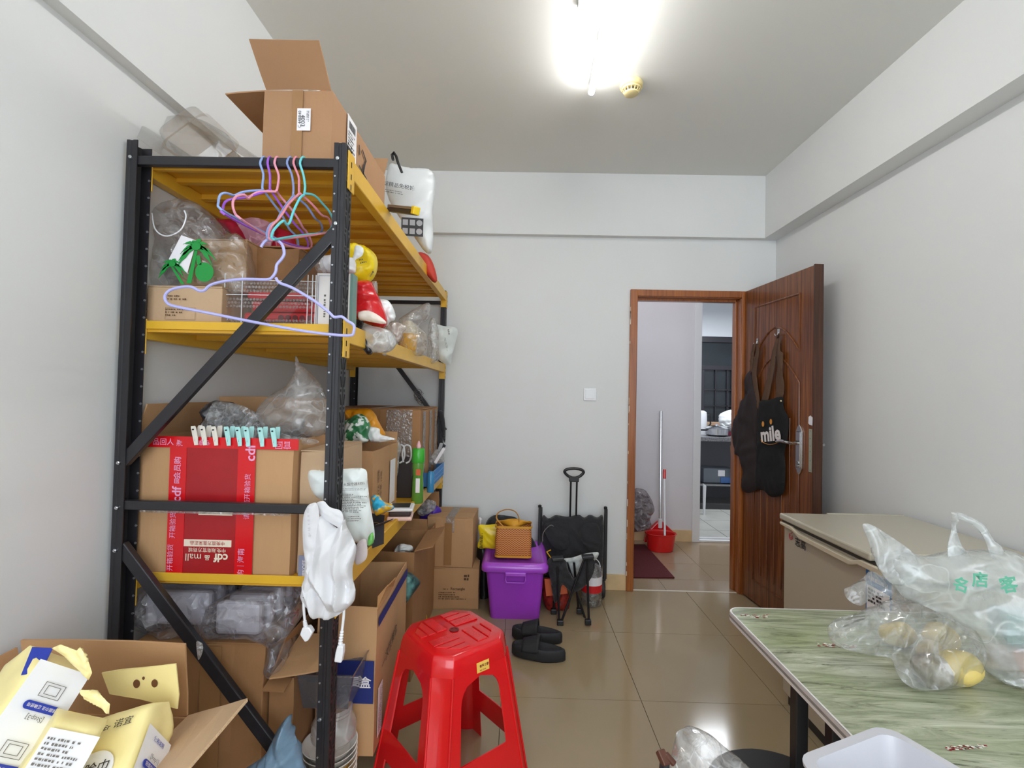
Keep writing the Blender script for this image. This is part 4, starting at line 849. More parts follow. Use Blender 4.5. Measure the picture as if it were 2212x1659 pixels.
# tape wrapped on the beam
m = MB(); m.box(RX1-.002, RX1+.0035, 1.76, 1.79, S2-.06, S2+.003); m.build('wrapped_tape', CTAPE, rk)
# ---- third shelf
z3 = S3-T
# big carton with red tapes
c_ = Vector((-.882, 1.405+.20, z3)); sz = (.465, .40, at(470, 948, Y=1.405).z-z3)
tc_ = carton('red_taped_carton', 'large tan carton with red printed tapes on the third shelf', c_, sz, flaps={'back': (80, .12), 'left': (75, .10)}, mt=CARD, dent=.003)
fx = lambda px: (at(px, 1100, Y=1.405).x-(c_.x-sz[0]/2)); fz = lambda py: at(470, py, Y=1.405).z-z3
def fp(name, x0, x1, y0, y1, m, off=0., par=None):
    a, b_ = fx(x0), fx(x1); u, v = fz(y1), fz(y0); M = onface(None, c_, sz, 0, 'front', (a+b_)/2, (u+v)/2)
    return patch(M, abs(b_-a), abs(v-u), name, m, par or tc_, off=off, t=.0008), M
rp, Mr = fp('red_panel', 400, 525, 950, 1243, REDD)
t1, M1 = fp('tape', 366, 402, 946, 1240, REDT, .0012); t2, M2 = fp('tape', 513, 551, 946, 1242, REDT, .0012)
t3, M3 = fp('tape', 296, 643, 944, 968, REDT, .0022)
patch(onface(None, c_, sz, 0, 'front', sz[0]/2, sz[2]*.47), sz[0]*.99, .012, 'clear_tape_band', CTAPE, tc_, off=.0035)
m = MB(); UP = Matrix.Rotation(R(90), 4, 'Z')
def ft(mb, s, px, py, w, rot, b=.0): txt(mb, s, onface(None, c_, sz, 0, 'front', fx(px), fz(py)) @ fr((0, 0, .0032)) @ Matrix.Rotation(R(rot), 4, 'Z'), w=w, bold=b)
ft(m, 'cdf', 384, 1068, .046, 90, .02); ft(m, '会员购', 384, 1012, .064, 90, .01); ft(m, '海', 387, 958, .019, 90, .01); ft(m, '回', 384, 1040, .014, 90, .02)
ft(m, '开箱验货', 378, 1135, .075, 90); ft(m, '开箱验货', 375, 1205, .075, 90)
ft(m, 'cdf', 540, 975, .05, 90, .02); ft(m, '请当面开箱验货', 536, 1070, .13, 90); ft(m, '海南', 527, 1197, .040, 90, .005); ft(m, '购｜', 527, 1230, .030, 90)
ft(m, '品回人', 352, 956, .06, 0); ft(m, '专享', 440, 956, .035, 180); ft(m, '官回', 610, 958, .045, 180)
m.build('tape_lettering', PINKP, t1, kind='stuff')
pl, Ml = fp('slogan_strip', 403, 505, 1165, 1180, mat('cream_print', 'eadbc6', .5), .0012, None)
m = MB(); ft(m, '中免官方直采正品', 454, 1172, .10, 180); m.build('print', REDD, pl, kind='stuff')
pl2, _ = fp('slogan_strip', 432, 505, 1100, 1112, mat('cream_print', 'eadbc6', .5), .0012, None)
m = MB(); ft(m, 'mall', 425, 1203, .045, 180, .0); ft(m, 'cdf', 484, 1203, .042, 180, .03); ft(m, '中免海南官方商城', 454, 1187, .108, 180); ft(m, '品', 455, 1203, .014, 180, .02); m.build('logo_lettering', mat('cream_print', 'eadbc6', .5), rp, kind='stuff')
m = MB()
for x0, x1, z0_, z1_ in ((.30, .33, 0, 1),): pass
# plain pale carton behind/right of it
c_b = Vector((-.600, 1.44+.15, z3)); sz_b = (.088, .30, .365)
carton('pale_carton', 'tall narrow pale carton squeezed behind the right front post on the third shelf', c_b, sz_b, mt=CARD2, tape=False, dent=.004, seed=3)
# grey sachet box in front
gx = at(648, 1225, Y=1.395); k = MB(fr((gx.x+.006, 1.3985, z3+.001), R(-4))); k.box(-.014, .022, 0, .004, 0, .066)
gb = k.build('grey_sachet', mat('grey_blue_card', '888ca4', .45), label='small grey-blue packet upright at the right of the red-taped carton', cat='packet', bevel=.001)
m = MB(); M = basis((gx.x+.011, 1.3975, z3+.03), (1, 0, 0), (0, 0, 1)); txt(m, '88%OFF', M @ Matrix.Rotation(R(90), 4, 'Z'), w=.05, bold=.01); m.build('print', WHP, gb, kind='stuff')
# clothes pegs along the carton's top edge
def peg(px, py, mt, lb, tilt=4):
    p = at(px, py, Y=1.398); ztop = z3+sz[2]; M = fr((p.x, 1.399, ztop-.018), 0, 0, R(tilt))
    k = thing('clothes_peg', lb, 'clothes peg', tuple(M.translation), 'clothes pegs on the carton edge')
    for s, nm in ((-1, 'arm'), (1, 'arm')):
        m = MB(M); a = [(.0055, 0), (.0065, .022), (.0075, .05), (.006, .056), (-.006, .056), (-.0075, .05), (-.0065, .022), (-.0055, 0)]
        yy = lambda v: (-.006 if s < 0 else .0065)+s*(.0 if v < .022 else (v-.022)*.25)
        m.add([(u, yy(v)+s*.0, v) for u, v in a]+[(u, yy(v)+.0028*s, v) for u, v in a], [tuple(range(8)), tuple(range(8, 16))]+[(i, (i+1) % 8, 8+(i+1) % 8, 8+i) for i in range(8)])
        o = m.build(nm, mt, k, bevel=.0006)
        if s < 0:
            d = MB(M); d.tube([(0, -.0155, .046), (0, -.0195, .046)], .0022, 6); d.bar((-.002, -.0095, .012), (.002, -.0115, .030), .0018, .0012); d.bar((-.003, -.012, .030), (.002, -.0125, .040), .0016, .0012); d.build('moulded_marks', HOLE, o, kind='stuff')
    m = MB(M); m.tube([(math.cos(q*.8)*.003-.0+(-.005+q*.0012), -.001, .022+math.sin(q*.8)*.003) for q in range(9)], .0008, 4); m.build('spring', STEEL, k, smooth=True)
PW = mat('cream_peg', 'e2ddd2', .4); PT = mat('mint_peg', 'aee3e0', .4)
WHICH = ['leftmost', 'second', 'third']
for i, px in enumerate((428, 447, 471)): peg(px, 940, PW, f'cream clothes peg on the carton edge, {WHICH[i]} of the cream ones', -6)
for i, px in enumerate((498, 522, 540, 570, 597)): peg(px, 940, PT, f"mint clothes peg on the carton edge, {['leftmost','second','middle','fourth','rightmost'][i]} of the mint ones", -5)
# bags in that carton
bb = pillow('clear_bag', film('clear_grey', haze=.18, hz2=.55, scale=9, wh='e6e4e2'), [(575, 935), (560, 905), (560, 885), (590, 855), (625, 832), (637, 800), (641, 765), (650, 785), (670, 805), (700, 845), (712, 900), (700, 935), (650, 950), (600, 945)], Y=1.55, thick=.06, cr=.012, cs=9, res=34, seed=12, label='big clear bag twisted to a point above the red-taped carton', cat='bag')
pillow('black_filled_bag', mat('mottled_black', '2b2a2d', .25, col2='3f3c3c', vs=20, bump=.4, bs=30), [(430, 945), (440, 905), (452, 880), (470, 866), (500, 868), (515, 885), (560, 905), (610, 930), (640, 920), (660, 900), (655, 935), (610, 950), (500, 955)], Y=1.60, thick=.05, cr=.016, cs=16, res=34, seed=4, label='black crumpled bag under clear film inside the red-taped carton', cat='bag')
pillow('clear_bag', film('clear_strong', haze=.12, hz2=.5, scale=16), [(425, 935), (440, 900), (458, 872), (500, 868), (560, 895), (600, 920), (650, 905), (640, 950), (520, 955), (440, 950)], Y=1.53, thick=.012, cr=.014, cs=15, res=30, seed=14, label='loose clear film over the black bag in the red-taped carton', cat='bag')
pillow('clear_bag', FILM, [(590, 950), (600, 940), (640, 942), (680, 948), (690, 955), (670, 960), (620, 955)], Y=1.46, thick=.01, cr=.004, res=18, seed=15, label='flattened clear bag lying on the carton corner beside the rightmost peg', cat='bag')
# printed white courier bag behind the post
mb_ = pillow('courier_bag', mat('courier_white', 'e3e9e7', .3, bump=.3, bs=14), [(668, 1020), (700, 1014), (735, 1012), (788, 1012), (796, 1040), (800, 1090), (808, 1140), (806, 1172), (790, 1178), (760, 1168), (735, 1150), (722, 1110), (690, 1085), (670, 1060)], Y=1.44, n=(.2, -1, 0), thick=.028, back=.5, cr=.008, cs=14, res=34, seed=5, label='white printed courier bag hanging around the right front post', cat='bag')
m = MB(); n_ = (.2, -1, 0)
txt(m, '复大医疗器材料', onplane(762, 1044, 1.42, n_, .012, R(4)), w=.07, bold=.01)
scrib(m, onplane(765, 1055, 1.42, n_, .012), .07, .008, 2, 2); scrib(m, onplane(765, 1085, 1.42, n_, .012, R(-3)), .075, .055, 12, 3, .5, .6, 1.4); scrib(m, onplane(772, 1118, 1.42, n_, .012), .05, .018, 3, 4)
m.build('print', INKG, mb_, kind='stuff')
pillow('green_corner', mat('green_poly', '6fb860', .35), [(795, 1160), (806, 1150), (808, 1172), (795, 1180)], Y=1.415, thick=.01, cr=.002, res=10, parent=mb_)
pillow('flat_carton', mat('pale_lilac_card', 'd2c6c6', .6), [(770, 1178), (790, 1165), (792, 1205), (768, 1220)], Y=1.41, thick=.006, cr=.001, res=12, label='pale lilac card edge behind the white cloth bag', cat='card')
# emblem carton
eb = Vector((-.690, 2.17, z3)); es = (.21, .40, .30); ebo = carton('emblem_carton', 'open tan carton with round grey emblem in the middle of the third shelf', eb, es, R(0), mt=CARD, flaps={'front': (178, .0)} if False else {'back': (100, .05)}, dent=.003, seed=4)
M = onface(ebo, eb, es, 0, 'front', .115, .19); m = MB(M)
m.lathe([(.026, 0), (.026, .0008)], (0, 0, 0), 24); m.build('emblem', mat('emblem_grey', '7d7972', .6), ebo)
m = MB(); txt(m, 'S', M @ fr((0, 0, .0012)), w=.022, bold=.03); m.build('emblem_sign', CARD, ebo)
M = onface(ebo, eb, es, 0, 'right', .09, .14) @ Matrix.Rotation(R(90), 4, 'Z'); m = MB(); txt(m, 'COSTA 咖啡', M @ fr((0, .02, 0)), w=.15); txt(m, '长生果 10瓶', M @ fr((0, -.02, 0)), w=.13); m.build('print', INK, ebo, kind='stuff')
patch(onface(ebo, eb, es, 0, 'right', .30, .13), .09, .20, 'label_sheet', LABEL, ebo)
M = fr(eb); 
for x in (-1, 1): pass
pillow('green_white_bag', mat('green_leaf', '2f7a4c', .35, col2='dfe8e2', vs=26, thresh=(.50, .54), bump=.3, bs=12), [(736, 912), (760, 902), (786, 898), (798, 918), (795, 940), (797, 952), (770, 956), (738, 955)], Y=2.02, thick=.05, cr=.01, res=26, seed=3, label='green and white leaf-patterned packet in the emblem carton', cat='packet')
pillow('orange_bag', mat('orange_poly', 'e59a1a', .35, bump=.3, bs=10), [(745, 888), (765, 885), (796, 883), (812, 895), (816, 905), (828, 925), (832, 938), (825, 945), (800, 945), (780, 930), (750, 910)], Y=2.22, thick=.06, cr=.012, res=24, seed=6, label='orange-yellow plastic bag behind the green leaf packet', cat='bag')
pillow('white_napkin_bag', WBAG, [(795, 925), (818, 925), (822, 938), (845, 945), (852, 950), (800, 955)], Y=2.05, thick=.02, cr=.005, res=16, seed=2, label='white paper bag edge in the emblem carton', cat='bag')
pillow('clear_white_bag', film('white_film3', haze=.45, hz2=.8, wh='e8e6de'), [(852, 945), (862, 955), (866, 970), (862, 985), (858, 1020), (850, 1052), (858, 1060), (848, 1062), (846, 980)], Y=2.42, thick=.03, cr=.008, res=22, seed=3, label='long milky bag standing behind the emblem carton', cat='bag')
# big brown carton at the far end
cb = Vector((-.765, 2.88, z3)); cs_ = (.48, .56, .455); bgo = carton('big_brown_carton', 'big taped dark brown carton at the far end of the third shelf', cb, cs_, mt=CARD3, tape='y', dent=.008, seed=9)
for u in (.10, .30, .47): patch(onface(bgo, cb, cs_, 0, 'right', u, .22), .07, .44, 'tape', CTAPE, bgo)
patch(onface(bgo, cb, cs_, 0, 'front', .37, .30), .14, .30, 'tape', CTAPE, bgo)
# black paper bag with white rope handles
bx0, bx1 = at(853, 1020, Y=2.5).x, at(889, 1020, Y=2.5).x
k = thing('paper_bag', 'small black paper bag with two white rope handles on the third shelf', 'bag', (-.60, 2.62, z3))
MB().box(bx0, bx1, 2.50, 2.60, z3, z3+.20).build('body', mat('dark_brown_paper', '362f2e', .6), k, bevel=.002); pH = z3+.20
for x in (bx0+.030, bx1-.022):
    m = MB(); m.tube(spline([(x-.02, 2.495, pH-.015), (x-.026, 2.49, pH+.03), (x-.012, 2.49, pH+.07), (x+.014, 2.49, pH+.065), (x+.02, 2.49, pH+.02), (x+.01, 2.495, pH-.01), (x-.006, 2.49, pH-.02)], 4, False), .0045, 7); m.build('handle', mat('rope_white', 'dcdcdc', .7), k, smooth=True)
# green bottle
gp = Vector((-.525, 2.40, z3)); gp.x = at(902, 1060, Y=2.40).x; k = thing('green_bottle', 'green cleaning bottle with bright green cap on the third shelf edge', 'bottle', tuple(gp))
hB = at(902, 968, Y=2.40).z-z3
MB().lathe([(.026, 0), (.029, .006), (.028, hB*.35), (.025, hB*.5), (.029, hB*.68), (.027, hB*.76)], tuple(gp), 24).build('body', mat('green_clear', '6fae48', .2, trans=.3), k, smooth=True)
MB().lathe([(.030, hB*.74), (.032, hB*.76), (.031, hB*.97), (.026, hB)], tuple(gp), 24).build('cap', mat('bright_green', '3fae36', .3), k, smooth=True)
MB().lathe([(.010, hB), (.012, hB+.012), (.003, hB+.036)], tuple(gp), 14).build('nozzle', mat('pink_white', 'e8b6bd', .4), k, smooth=True)
M = basis((gp.x+.006, gp.y-.030, z3+.09), (1, 0, 0), (0, 0, 1)); patch(M, .02, .07, 'label_sheet', LABEL, k)
patch(basis((gp.x+.008, gp.y-.033, z3+.155), (1, 0, 0), (0, 0, 1)), .022, .03, 'orange_label', mat('orange_label', 'd2643a', .5), k)
# kitchen scale
sp = Vector((-.552, 2.10, z3)); sp.x = at(866, 1085, Y=2.10).x; k = thing('kitchen_scale', 'small square kitchen scale with pale pink base on the third shelf', 'scale', tuple(sp))
MB(fr(sp, R(8))).box(-.052, .052, -.055, .055, 0, .018).build('base', mat('pale_pink', 'e9c6bb', .4), k, bevel=.006)
MB(fr(sp, R(8))).box(-.046, .046, -.05, .05, .018, .040).build('neck', mat('dark_brown_plastic', '3c2c2a', .4), k, bevel=.006)
MB(fr(sp, R(8))).box(-.056, .056, -.058, .058, .040, .054).build('plate', WPL, k, bevel=.006); MB(fr(sp, R(8))).box(-.040, .040, -.036, .044, .0535, .0555).build('black_pad', BLKP, k)
# snack packet and black small box
pillow('snack_packet', mat('cyan_yellow', '2fb0dc', .25, col2='e6b82a', vs=16, thresh=(.47, .52), bump=.4, bs=20), [(802, 1075), (818, 1068), (830, 1080), (845, 1090), (848, 1100), (832, 1108), (808, 1112)], Y=1.68, n=(.2, -1, .3), thick=.03, cr=.008, res=22, seed=3, label='blue and yellow snack packet on the small black box', cat='packet')
bp = Vector((-.545, 1.72, z3)); k = carton('black_small_box', 'small open dark grey box with a raised flap near the third shelf edge', bp, (.12, .10, .07), R(-25), mt=mat('charcoal_card', '3a3a40', .6), mti=BLKP, flaps={'right': (150, .05), 'back': (100, .03)}, t=.002, dent=.001, cat='box')
# blue basket with odds and ends
k = thing('blue_basket', 'blue plastic basket of wrapped odds and ends at the far end of the third shelf', 'basket', (-.53, 2.95, z3))
BL_ = mat('blue_plastic', '3d78b4', .35)
m = MB(); m.box(-.60, -.478, 2.72, 3.16, z3+.013, z3+.017); m.box(-.481, -.478, 2.72, 3.16, z3+.013, z3+.095); m.box(-.60, -.597, 2.72, 3.16, z3, z3+.095); m.box(-.60, -.478, 2.72, 2.723, z3+.013, z3+.095); m.box(-.60, -.478, 3.157, 3.16, z3+.013, z3+.095); m.build('body', BL_, k)
m = MB()
for y in np.arange(2.73, 3.16, .03): m.box(-.478, -.4745, y, y+.006, z3+.013, z3+.095)
for z in (.03, .06, .09): m.box(-.478, -.475, 2.72, 3.16, z3+z, z3+z+.006)
m.build('ribs', mat('blue_plastic2', '5590c8', .35), k, kind='stuff')
pillow('plastic_wraps', film('wrap', haze=.3, hz2=.8, scale=25), [(922, 1002), (922, 990), (932, 980), (945, 970), (958, 980), (962, 992), (955, 1000)], Y=2.95, thick=.04, cr=.015, cs=22, res=22, seed=7, label='crumpled clear wraps heaped in the blue basket', cat='wrap')
m = MB(); m.bar(at(940, 1000, Y=2.9), at(960, 968, Y=2.9), .03, .02); m.build('white_tube', LABEL, label='white labelled tube poking out of the blue basket', cat='tube', bevel=.004)
m = MB(); m.bar(at(945, 985, Y=2.95), at(954, 957, Y=2.95), .025, .02); m.build('clear_tube', mat('cloudy', 'c8ccd0', .3, trans=.4), label='cloudy plastic tube leaning at the back of the blue basket', cat='tube', bevel=.006)
m = MB(); g = at(930, 1050, Y=2.66); m.lathe([(.018, 0), (.02, .01), (.02, .10), (.012, .115)], (g.x, 2.66, z3), 16); m.build('blue_bottle', mat('blue_clear', '3a86b8', .2), label='blue bottle with green label standing before the basket', cat='bottle', smooth=True)
m = MB(); m.box(-.528, -.508, 2.50, 2.56, z3, z3+.10); m.build('yellow_box', mat('yellow_card', 'e8da4a', .5), label='thin yellow box beside the green cleaning bottle', cat='box', bevel=.001)
# things hung on the far frame
m = MB(); rd = random.Random(3); c0 = at(905, 850, Y=3.24)
for k_ in range(5): m.tube([c0+Vector((.03*math.cos(t*.9+k_)+rd.uniform(-.01, .01), .004*k_-.03, .03*math.sin(t*.9+k_*.7)-.012*k_)) for t in range(9)], .0016, 5)
m.build('tangled_cord', mat('grey_cord', '77716f', .6), label='tangled grey cord hooked on the far diagonal brace', cat='cord', smooth=True)
pillow('umbrella_sleeve', BLK, [(946, 890), (952, 886), (958, 892), (962, 920), (962, 955), (958, 950), (950, 915)], Y=3.20, thick=.02, cr=.002, res=20, label='black fabric sleeve hanging on the far right post', cat='sleeve')

# ------------------------------------------------------------------ white cloth bag hanging from the post with its power cord
wc = thing('cloth_bag', 'white cotton bag with handles hanging on the right front post', 'bag', tuple(at(705, 1250, Y=1.30)))
_FD[66] = [(Vector((1, 0, v)).normalized(), f, ph) for v, f, ph in ((.15, .9, 0), (-.35, 1.2, 3), (.5, .8, 5), (.1, 1.7, 1), (-.1, 1.3, 7), (.9, .6, 2))]
WC = mat('white_cotton', 'd9d9dc', .85, bump=.25, bs=25, sheen=.2)
pillow('body', WC, [(682, 1135), (690, 1112), (700, 1120), (720, 1142), (732, 1135), (738, 1122), (744, 1140), (765, 1165), (776, 1180), (774, 1200), (765, 1225), (763, 1252), (770, 1280), (768, 1300), (745, 1315), (720, 1330), (700, 1332), (665, 1318), (650, 1300), (650, 1285), (662, 1255), (668, 1220), (672, 1180)], Y=1.29, thick=.045, back=.35, cr=.017, cs=13, res=60, seed=66, parent=wc, pw=.4, sm=3)
pillow('handle', WC, [(672, 1088), (684, 1088), (690, 1110), (688, 1145), (680, 1190), (672, 1230), (670, 1270), (662, 1290), (652, 1290), (660, 1230), (655, 1180), (654, 1120), (662, 1095)], Y=1.262, thick=.010, cr=.004, cs=16, res=30, parent=wc)
pillow('handle', WC, [(683, 1088), (700, 1082), (712, 1095), (735, 1105), (742, 1125), (738, 1140), (724, 1136), (700, 1122), (690, 1110)], Y=1.285, thick=.008, cr=.003, res=22, parent=wc)
m = MB(); M = onplane(668, 1140, 1.252, off=.002, rot=R(-85)); scrib(m, M, .10, .01, 1, 8, 1); m.build('faint_print', mat('faint_print', 'c9c7cc', .8), wc, kind='stuff')
pc_ = thing('power_cord', 'white power cord dangling out of the hanging cotton bag', 'cord', tuple(at(700, 1340, Y=1.28)))
m = MB(); m.tube(spline([at(x, y, Y=1.27) for x, y in ((672, 1200), (662, 1260), (656, 1300), (657, 1325), (659, 1345))], 4, False), .0034, 8); m.build('cable', WPL, pc_, smooth=True)
m = MB(); m.tube(spline([at(x, y, Y=1.28) for x, y in ((738, 1200), (746, 1260), (744, 1300), (742, 1335), (737, 1375))], 4, False), .0036, 8); m.build('cable', WPL, pc_, smooth=True)
def relief(a, b_, Y, mt):
    A, B = at(*a, Y=Y), at(*b_, Y=Y); m = MB(); rs = []; ps = []
    for k in range(13): t = k/12; ps.append(A.lerp(B, t)); rs.append((.0052 if k % 2 else .0035)*(1+t*.35))
    m.tube(ps, 1, 8, rs=rs); return m
relief((658, 1340), (661, 1357), 1.27, WPL).build('strain_relief', WPL, pc_, smooth=True, crease=20); relief((739, 1362), (734, 1398), 1.28, WPL).build('strain_relief', WPL, pc_, smooth=True, crease=20)
m = MB(); m.slab([at(x, y, Y=1.262) for x, y in ((652, 1357), (667, 1355), (675, 1367), (665, 1385), (658, 1388), (647, 1372))], .018, (0, 1, 0)); m.build('plug', WPL, pc_, bevel=.003)
m = MB(); m.slab([at(x, y, Y=1.268) for x, y in ((728, 1396), (741, 1397), (741, 1412), (737, 1433), (721, 1431), (724, 1410))], .018, (0, 1, 0)); m.build('plug', WPL, pc_, bevel=.003)

# ------------------------------------------------------------------ below the third shelf
z4 = S4-T
# packs of clear food containers in film
k = thing('container_pack', 'film-wrapped stack of clear food containers, left under the third shelf', 'pack', tuple(at(370, 1360, Y=1.45)))
CT = mat('frosted_container', 'c7c8d6', .25)
def contpack(k, x0, x1, z0_, z1_, y0, y1, n):
    for i in range(n):
        y = y0+(y1-y0)*i/n; m = MB(); m.box(x0, x1, y, y+(y1-y0)/n*.55, z0_, z1_); m.build('container', CT, k, bevel=.012)
a, b_ = at(310, 1350, Y=1.45), at(460, 1280, Y=1.45); contpack(k, a.x, b_.x-.01, a.z, b_.z, 1.45, 1.75, 5)
pillow('film_wrap', film('pack_film', haze=.10, hz2=.4, scale=14, wh='e8e6f0', gl=.35), [(283, 1338), (290, 1310), (300, 1290), (315, 1275), (380, 1275), (440, 1280), (470, 1290), (468, 1330), (455, 1370), (400, 1378), (330, 1372), (290, 1362)], Y=1.435, thick=.035, back=7, cr=.010, cs=14, res=40, seed=4, parent=k)
pillow('film_tail', film('pack_film'), [(262, 1352), (275, 1335), (300, 1325), (296, 1345), (280, 1350)], Y=1.41, thick=.005, cr=.006, res=14, parent=k)
k = thing('container_pack', 'film-wrapped stack of clear food containers bulging right beside the first pack', 'pack', tuple(at(540, 1370, Y=1.42)))
a, b_ = at(462, 1372, Y=1.42), at(562, 1305, Y=1.42); contpack(k, a.x+.0, b_.x, a.z, b_.z, 1.42, 1.8, 6)
pillow('film_wrap', film('pack_film'), [(440, 1372), (445, 1320), (460, 1300), (500, 1285), (560, 1280), (610, 1275), (640, 1300), (640, 1340), (632, 1360), (600, 1400), (605, 1440), (585, 1465), (570, 1455), (572, 1400), (540, 1385), (490, 1380)], Y=1.40, thick=.035, back=7, cr=.010, cs=14, res=44, seed=5, parent=k)
# brown cartons under them
cA = Vector((-.902, 1.62, z4)); sA = (.37, .42, at(430, 1382, Y=1.42).z-z4)
cao = carton('crushed_brown_carton', 'crushed dark brown carton carrying the container packs on the bottom shelf', cA, sA, mt=CARD3, tape=False, dent=.012, seed=5)
patch(onface(cao, cA, sA, 0, 'front', .22, sA[2]*.5), .06, sA[2]*.96, 'tape', TAPE, cao, off=.006)
cB = Vector((-.675, 1.60, z4)); sB = (.07, .34, at(640, 1470, Y=1.42).z-z4)
carton('flapped_brown_carton', 'open brown carton with a broad flap sloping out on the bottom shelf', cB, sB, mt=CARD3, flaps={'front': (195, .05), 'left': (70, .12)}, dent=.004, seed=6)
m = MB(); fpz = [at(582, 1470, Y=1.375), at(700, 1448, Y=1.40), at(712, 1372, Y=1.55), at(650, 1372, Y=1.55)]; m.slab(fpz, .005); m.build('carton_flap_sheet', CARD, label='loose tan carton sheet sloping behind the lower right front post', cat='sheet', sub=2, warp=.004)
# clear takeaway box and stacked bowls
k = thing('takeaway_tub', 'dark clear rectangular takeaway tub standing on the bowls', 'tub', tuple(at(700, 1550, Y=1.47)))
a, b_ = at(640, 1560, Y=1.43), at(762, 1458, Y=1.43)
m = MB(); w0 = (b_.x-a.x)/2; cx = (a.x+b_.x)/2
SM_ = film('smoky_clear', tint='b8b4c4', haze=.12, hz2=.2, scale=4, rough=.08)
zb, ztp = at(700, 1535, Y=1.43).z, at(700, 1458, Y=1.43).z
V = []
for s_, z in ((.82, zb), (1, ztp), (1.06, ztp), (1.06, ztp+.004)): V += [(cx+w0*s_*u, 1.50+.075*s_*v, z) for u, v in ((-1, -1), (1, -1), (1, 1), (-1, 1))]
m.add(V, [(i*4+j, i*4+(j+1) % 4, (i+1)*4+(j+1) % 4, (i+1)*4+j) for i in range(3) for j in range(4)]+[(0, 1, 2, 3)]); m.build('body', SM_, k)
k = thing('jar', 'cloudy plastic jar with ribbed neck in the bowls', 'jar', (cx, 1.50, .25))
MB().lathe([(.05, 0), (.066, .02), (.066, .055), (.055, .075), (.050, .085), (.053, .09), (.050, .095), (.053, .10), (.050, .11)], (cx+.005, 1.50, at(700, 1625, Y=1.45).z), 30, caps=False).build('body', film('jar_film', haze=.3, hz2=.5, scale=5), k, smooth=True)
BW_ = mat('porcelain', 'eceae4', .15, coat=.4)
bc = at(712, 1640, Y=1.50)
for i in range(6):
    zz = bc.z-.0+.055-.017*i; k = thing('bowl', f"white porcelain bowl under the jar, {['topmost','second from top','third from top','fourth from top','fifth from top','lowest'][i]} of the stack", 'bowl', (bc.x, 1.50, zz-.05), 'stacked white bowls')
    MB().lathe([(.028, -.045), (.030, -.05), (.032, -.043), (.06, -.028), (.079, -.002), (.081, 0), (.078, .0), (.058, -.024), (.0, -.037)], (bc.x, 1.50, zz), 40, caps=False).build('body', BW_, k, smooth=True)
pillow('blue_bag', mat('steel_blue_poly', '6f8ca4', .3, bump=.5, bs=14, var=.15, vs=9), [(515, 1680), (560, 1640), (585, 1600), (610, 1570), (629, 1549), (640, 1580), (650, 1620), (652, 1690)], Y=1.26, thick=.05, cr=.018, cs=15, res=34, seed=8, label='crumpled steel-blue plastic bag at the foot of the rack', cat='bag')
# carton with blue label beside the rack, torn rim
cC = Vector((-.545, 1.79, z4+.005)); 
cC = Vector((-.485-.095+.045, 1.78, .135)); sC = (.19, .42, .47)
cco = carton('blue_label_carton', 'tall open carton with blue meal box label and torn rim, low shelf edge', cC, sC, mt=CARD, flaps={}, dent=.004, seed=8)
M = onface(cco, cC, sC, 0, 'front', .112, .235); patch(M, .15, .135, 'blue_label', mat('navy_print', '1c2a6e', .5), cco)
m = MB(); txt(m, '彩餐盒', onface(cco, cC, sC, 0, 'front', .122, .235) @ fr((0, 0, .001)), w=.115, bold=.015); m.build('label_lettering', WHP, cco, kind='stuff')
m = MB(); M = onface(cco, cC, sC, 0, 'right', .21, .44); m = MB(M); m.slab([(-.20, -.035, 0), (.20, -.02, 0), (.20, .012, 0), (-.20, -.005, 0)], .0008); m.build('blue_stripe', mat('navy_print', '1c2a6e', .5), cco)
m = MB(); M = onface(cco, cC, sC, 0, 'right', .16, .27) @ Matrix.Rotation(R(12), 4, 'Z'); txt(m, '一次性餐盒', M, w=.20, bold=.0); m.build('print', INK, cco, kind='stuff')
M = onface(cco, cC, sC, 0, 'right', .05, .12); ls = patch(M, .05, .16, 'label_sheet', LABEL, cco); m = MB(); scrib(m, M @ fr((0, 0, .001)) @ UP, .14, .04, 5, 4); m.build('print', INKG, ls, kind='stuff')
MB(fr((0, 0, 0))).slab([cC+Vector(q) for q in ((sC[0]/2, -.21, .465), (sC[0]/2, -.02, .465), (sC[0]/2+.012, -.03, .50), (sC[0]/2-.006, -.08, .485), (sC[0]/2+.01, -.12, .51), (sC[0]/2-.01, -.17, .49))], .004).build('torn_flap', CARDIN, cco)
pillow('teal_bag', mat('teal_poly', '78b4ae', .35, col2='1f3f40', vs=7, thresh=(.38, .5), bump=.3, bs=12), [(866, 1240), (885, 1238), (900, 1246), (908, 1260), (895, 1280), (880, 1298), (868, 1312), (865, 1280)], Y=2.08, n=(.3, -1, 0), thick=.04, cr=.008, res=22, seed=3, label='teal plastic bag spilling over the blue-label carton', cat='bag')
# cartons further back under the shelf
def cart(lb, x0, x1, y0, y1, z0_, z1_, mt=CARD3, flaps=None, seed=1, nm='brown_carton', **k):
    return carton(nm, lb, ((x0+x1)/2, (y0+y1)/2, z0_), (x1-x0, y1-y0, z1_-z0_), mt=mt, flaps=flaps, seed=seed, dent=.005, **k)
q1 = at(905, 1215, Y=2.30); q2 = at(905, 1180, Y=2.55)
c1 = cart('open brown carton with one corner flap up, right behind the teal bag', -.86, at(893, 1300, Y=2.22).x, 2.20, 2.56, .0, at(893, 1190, Y=2.22).z, flaps={'right': (165, .09), 'back': (80, .06)}, seed=2, nm='flap_carton', mti=CARDIN)
pillow('paper_scraps', WBAG, [(850, 1186), (862, 1176), (880, 1178), (892, 1186), (885, 1196), (860, 1196)], Y=2.35, thick=.03, cr=.012, cs=25, res=16, label='crumpled white paper in the corner-flap carton', cat='paper')
q3 = at(920, 1140, Y=2.80)
cart('open brown carton in deep shade at the far left under the third shelf', -.98, at(928, 1140, Y=2.75).x, 2.72, 3.10, .0, at(900, 1150, Y=2.75).z, flaps={'front': (120, .10), 'back': (85, .16)}, seed=7, nm='shaded_carton')
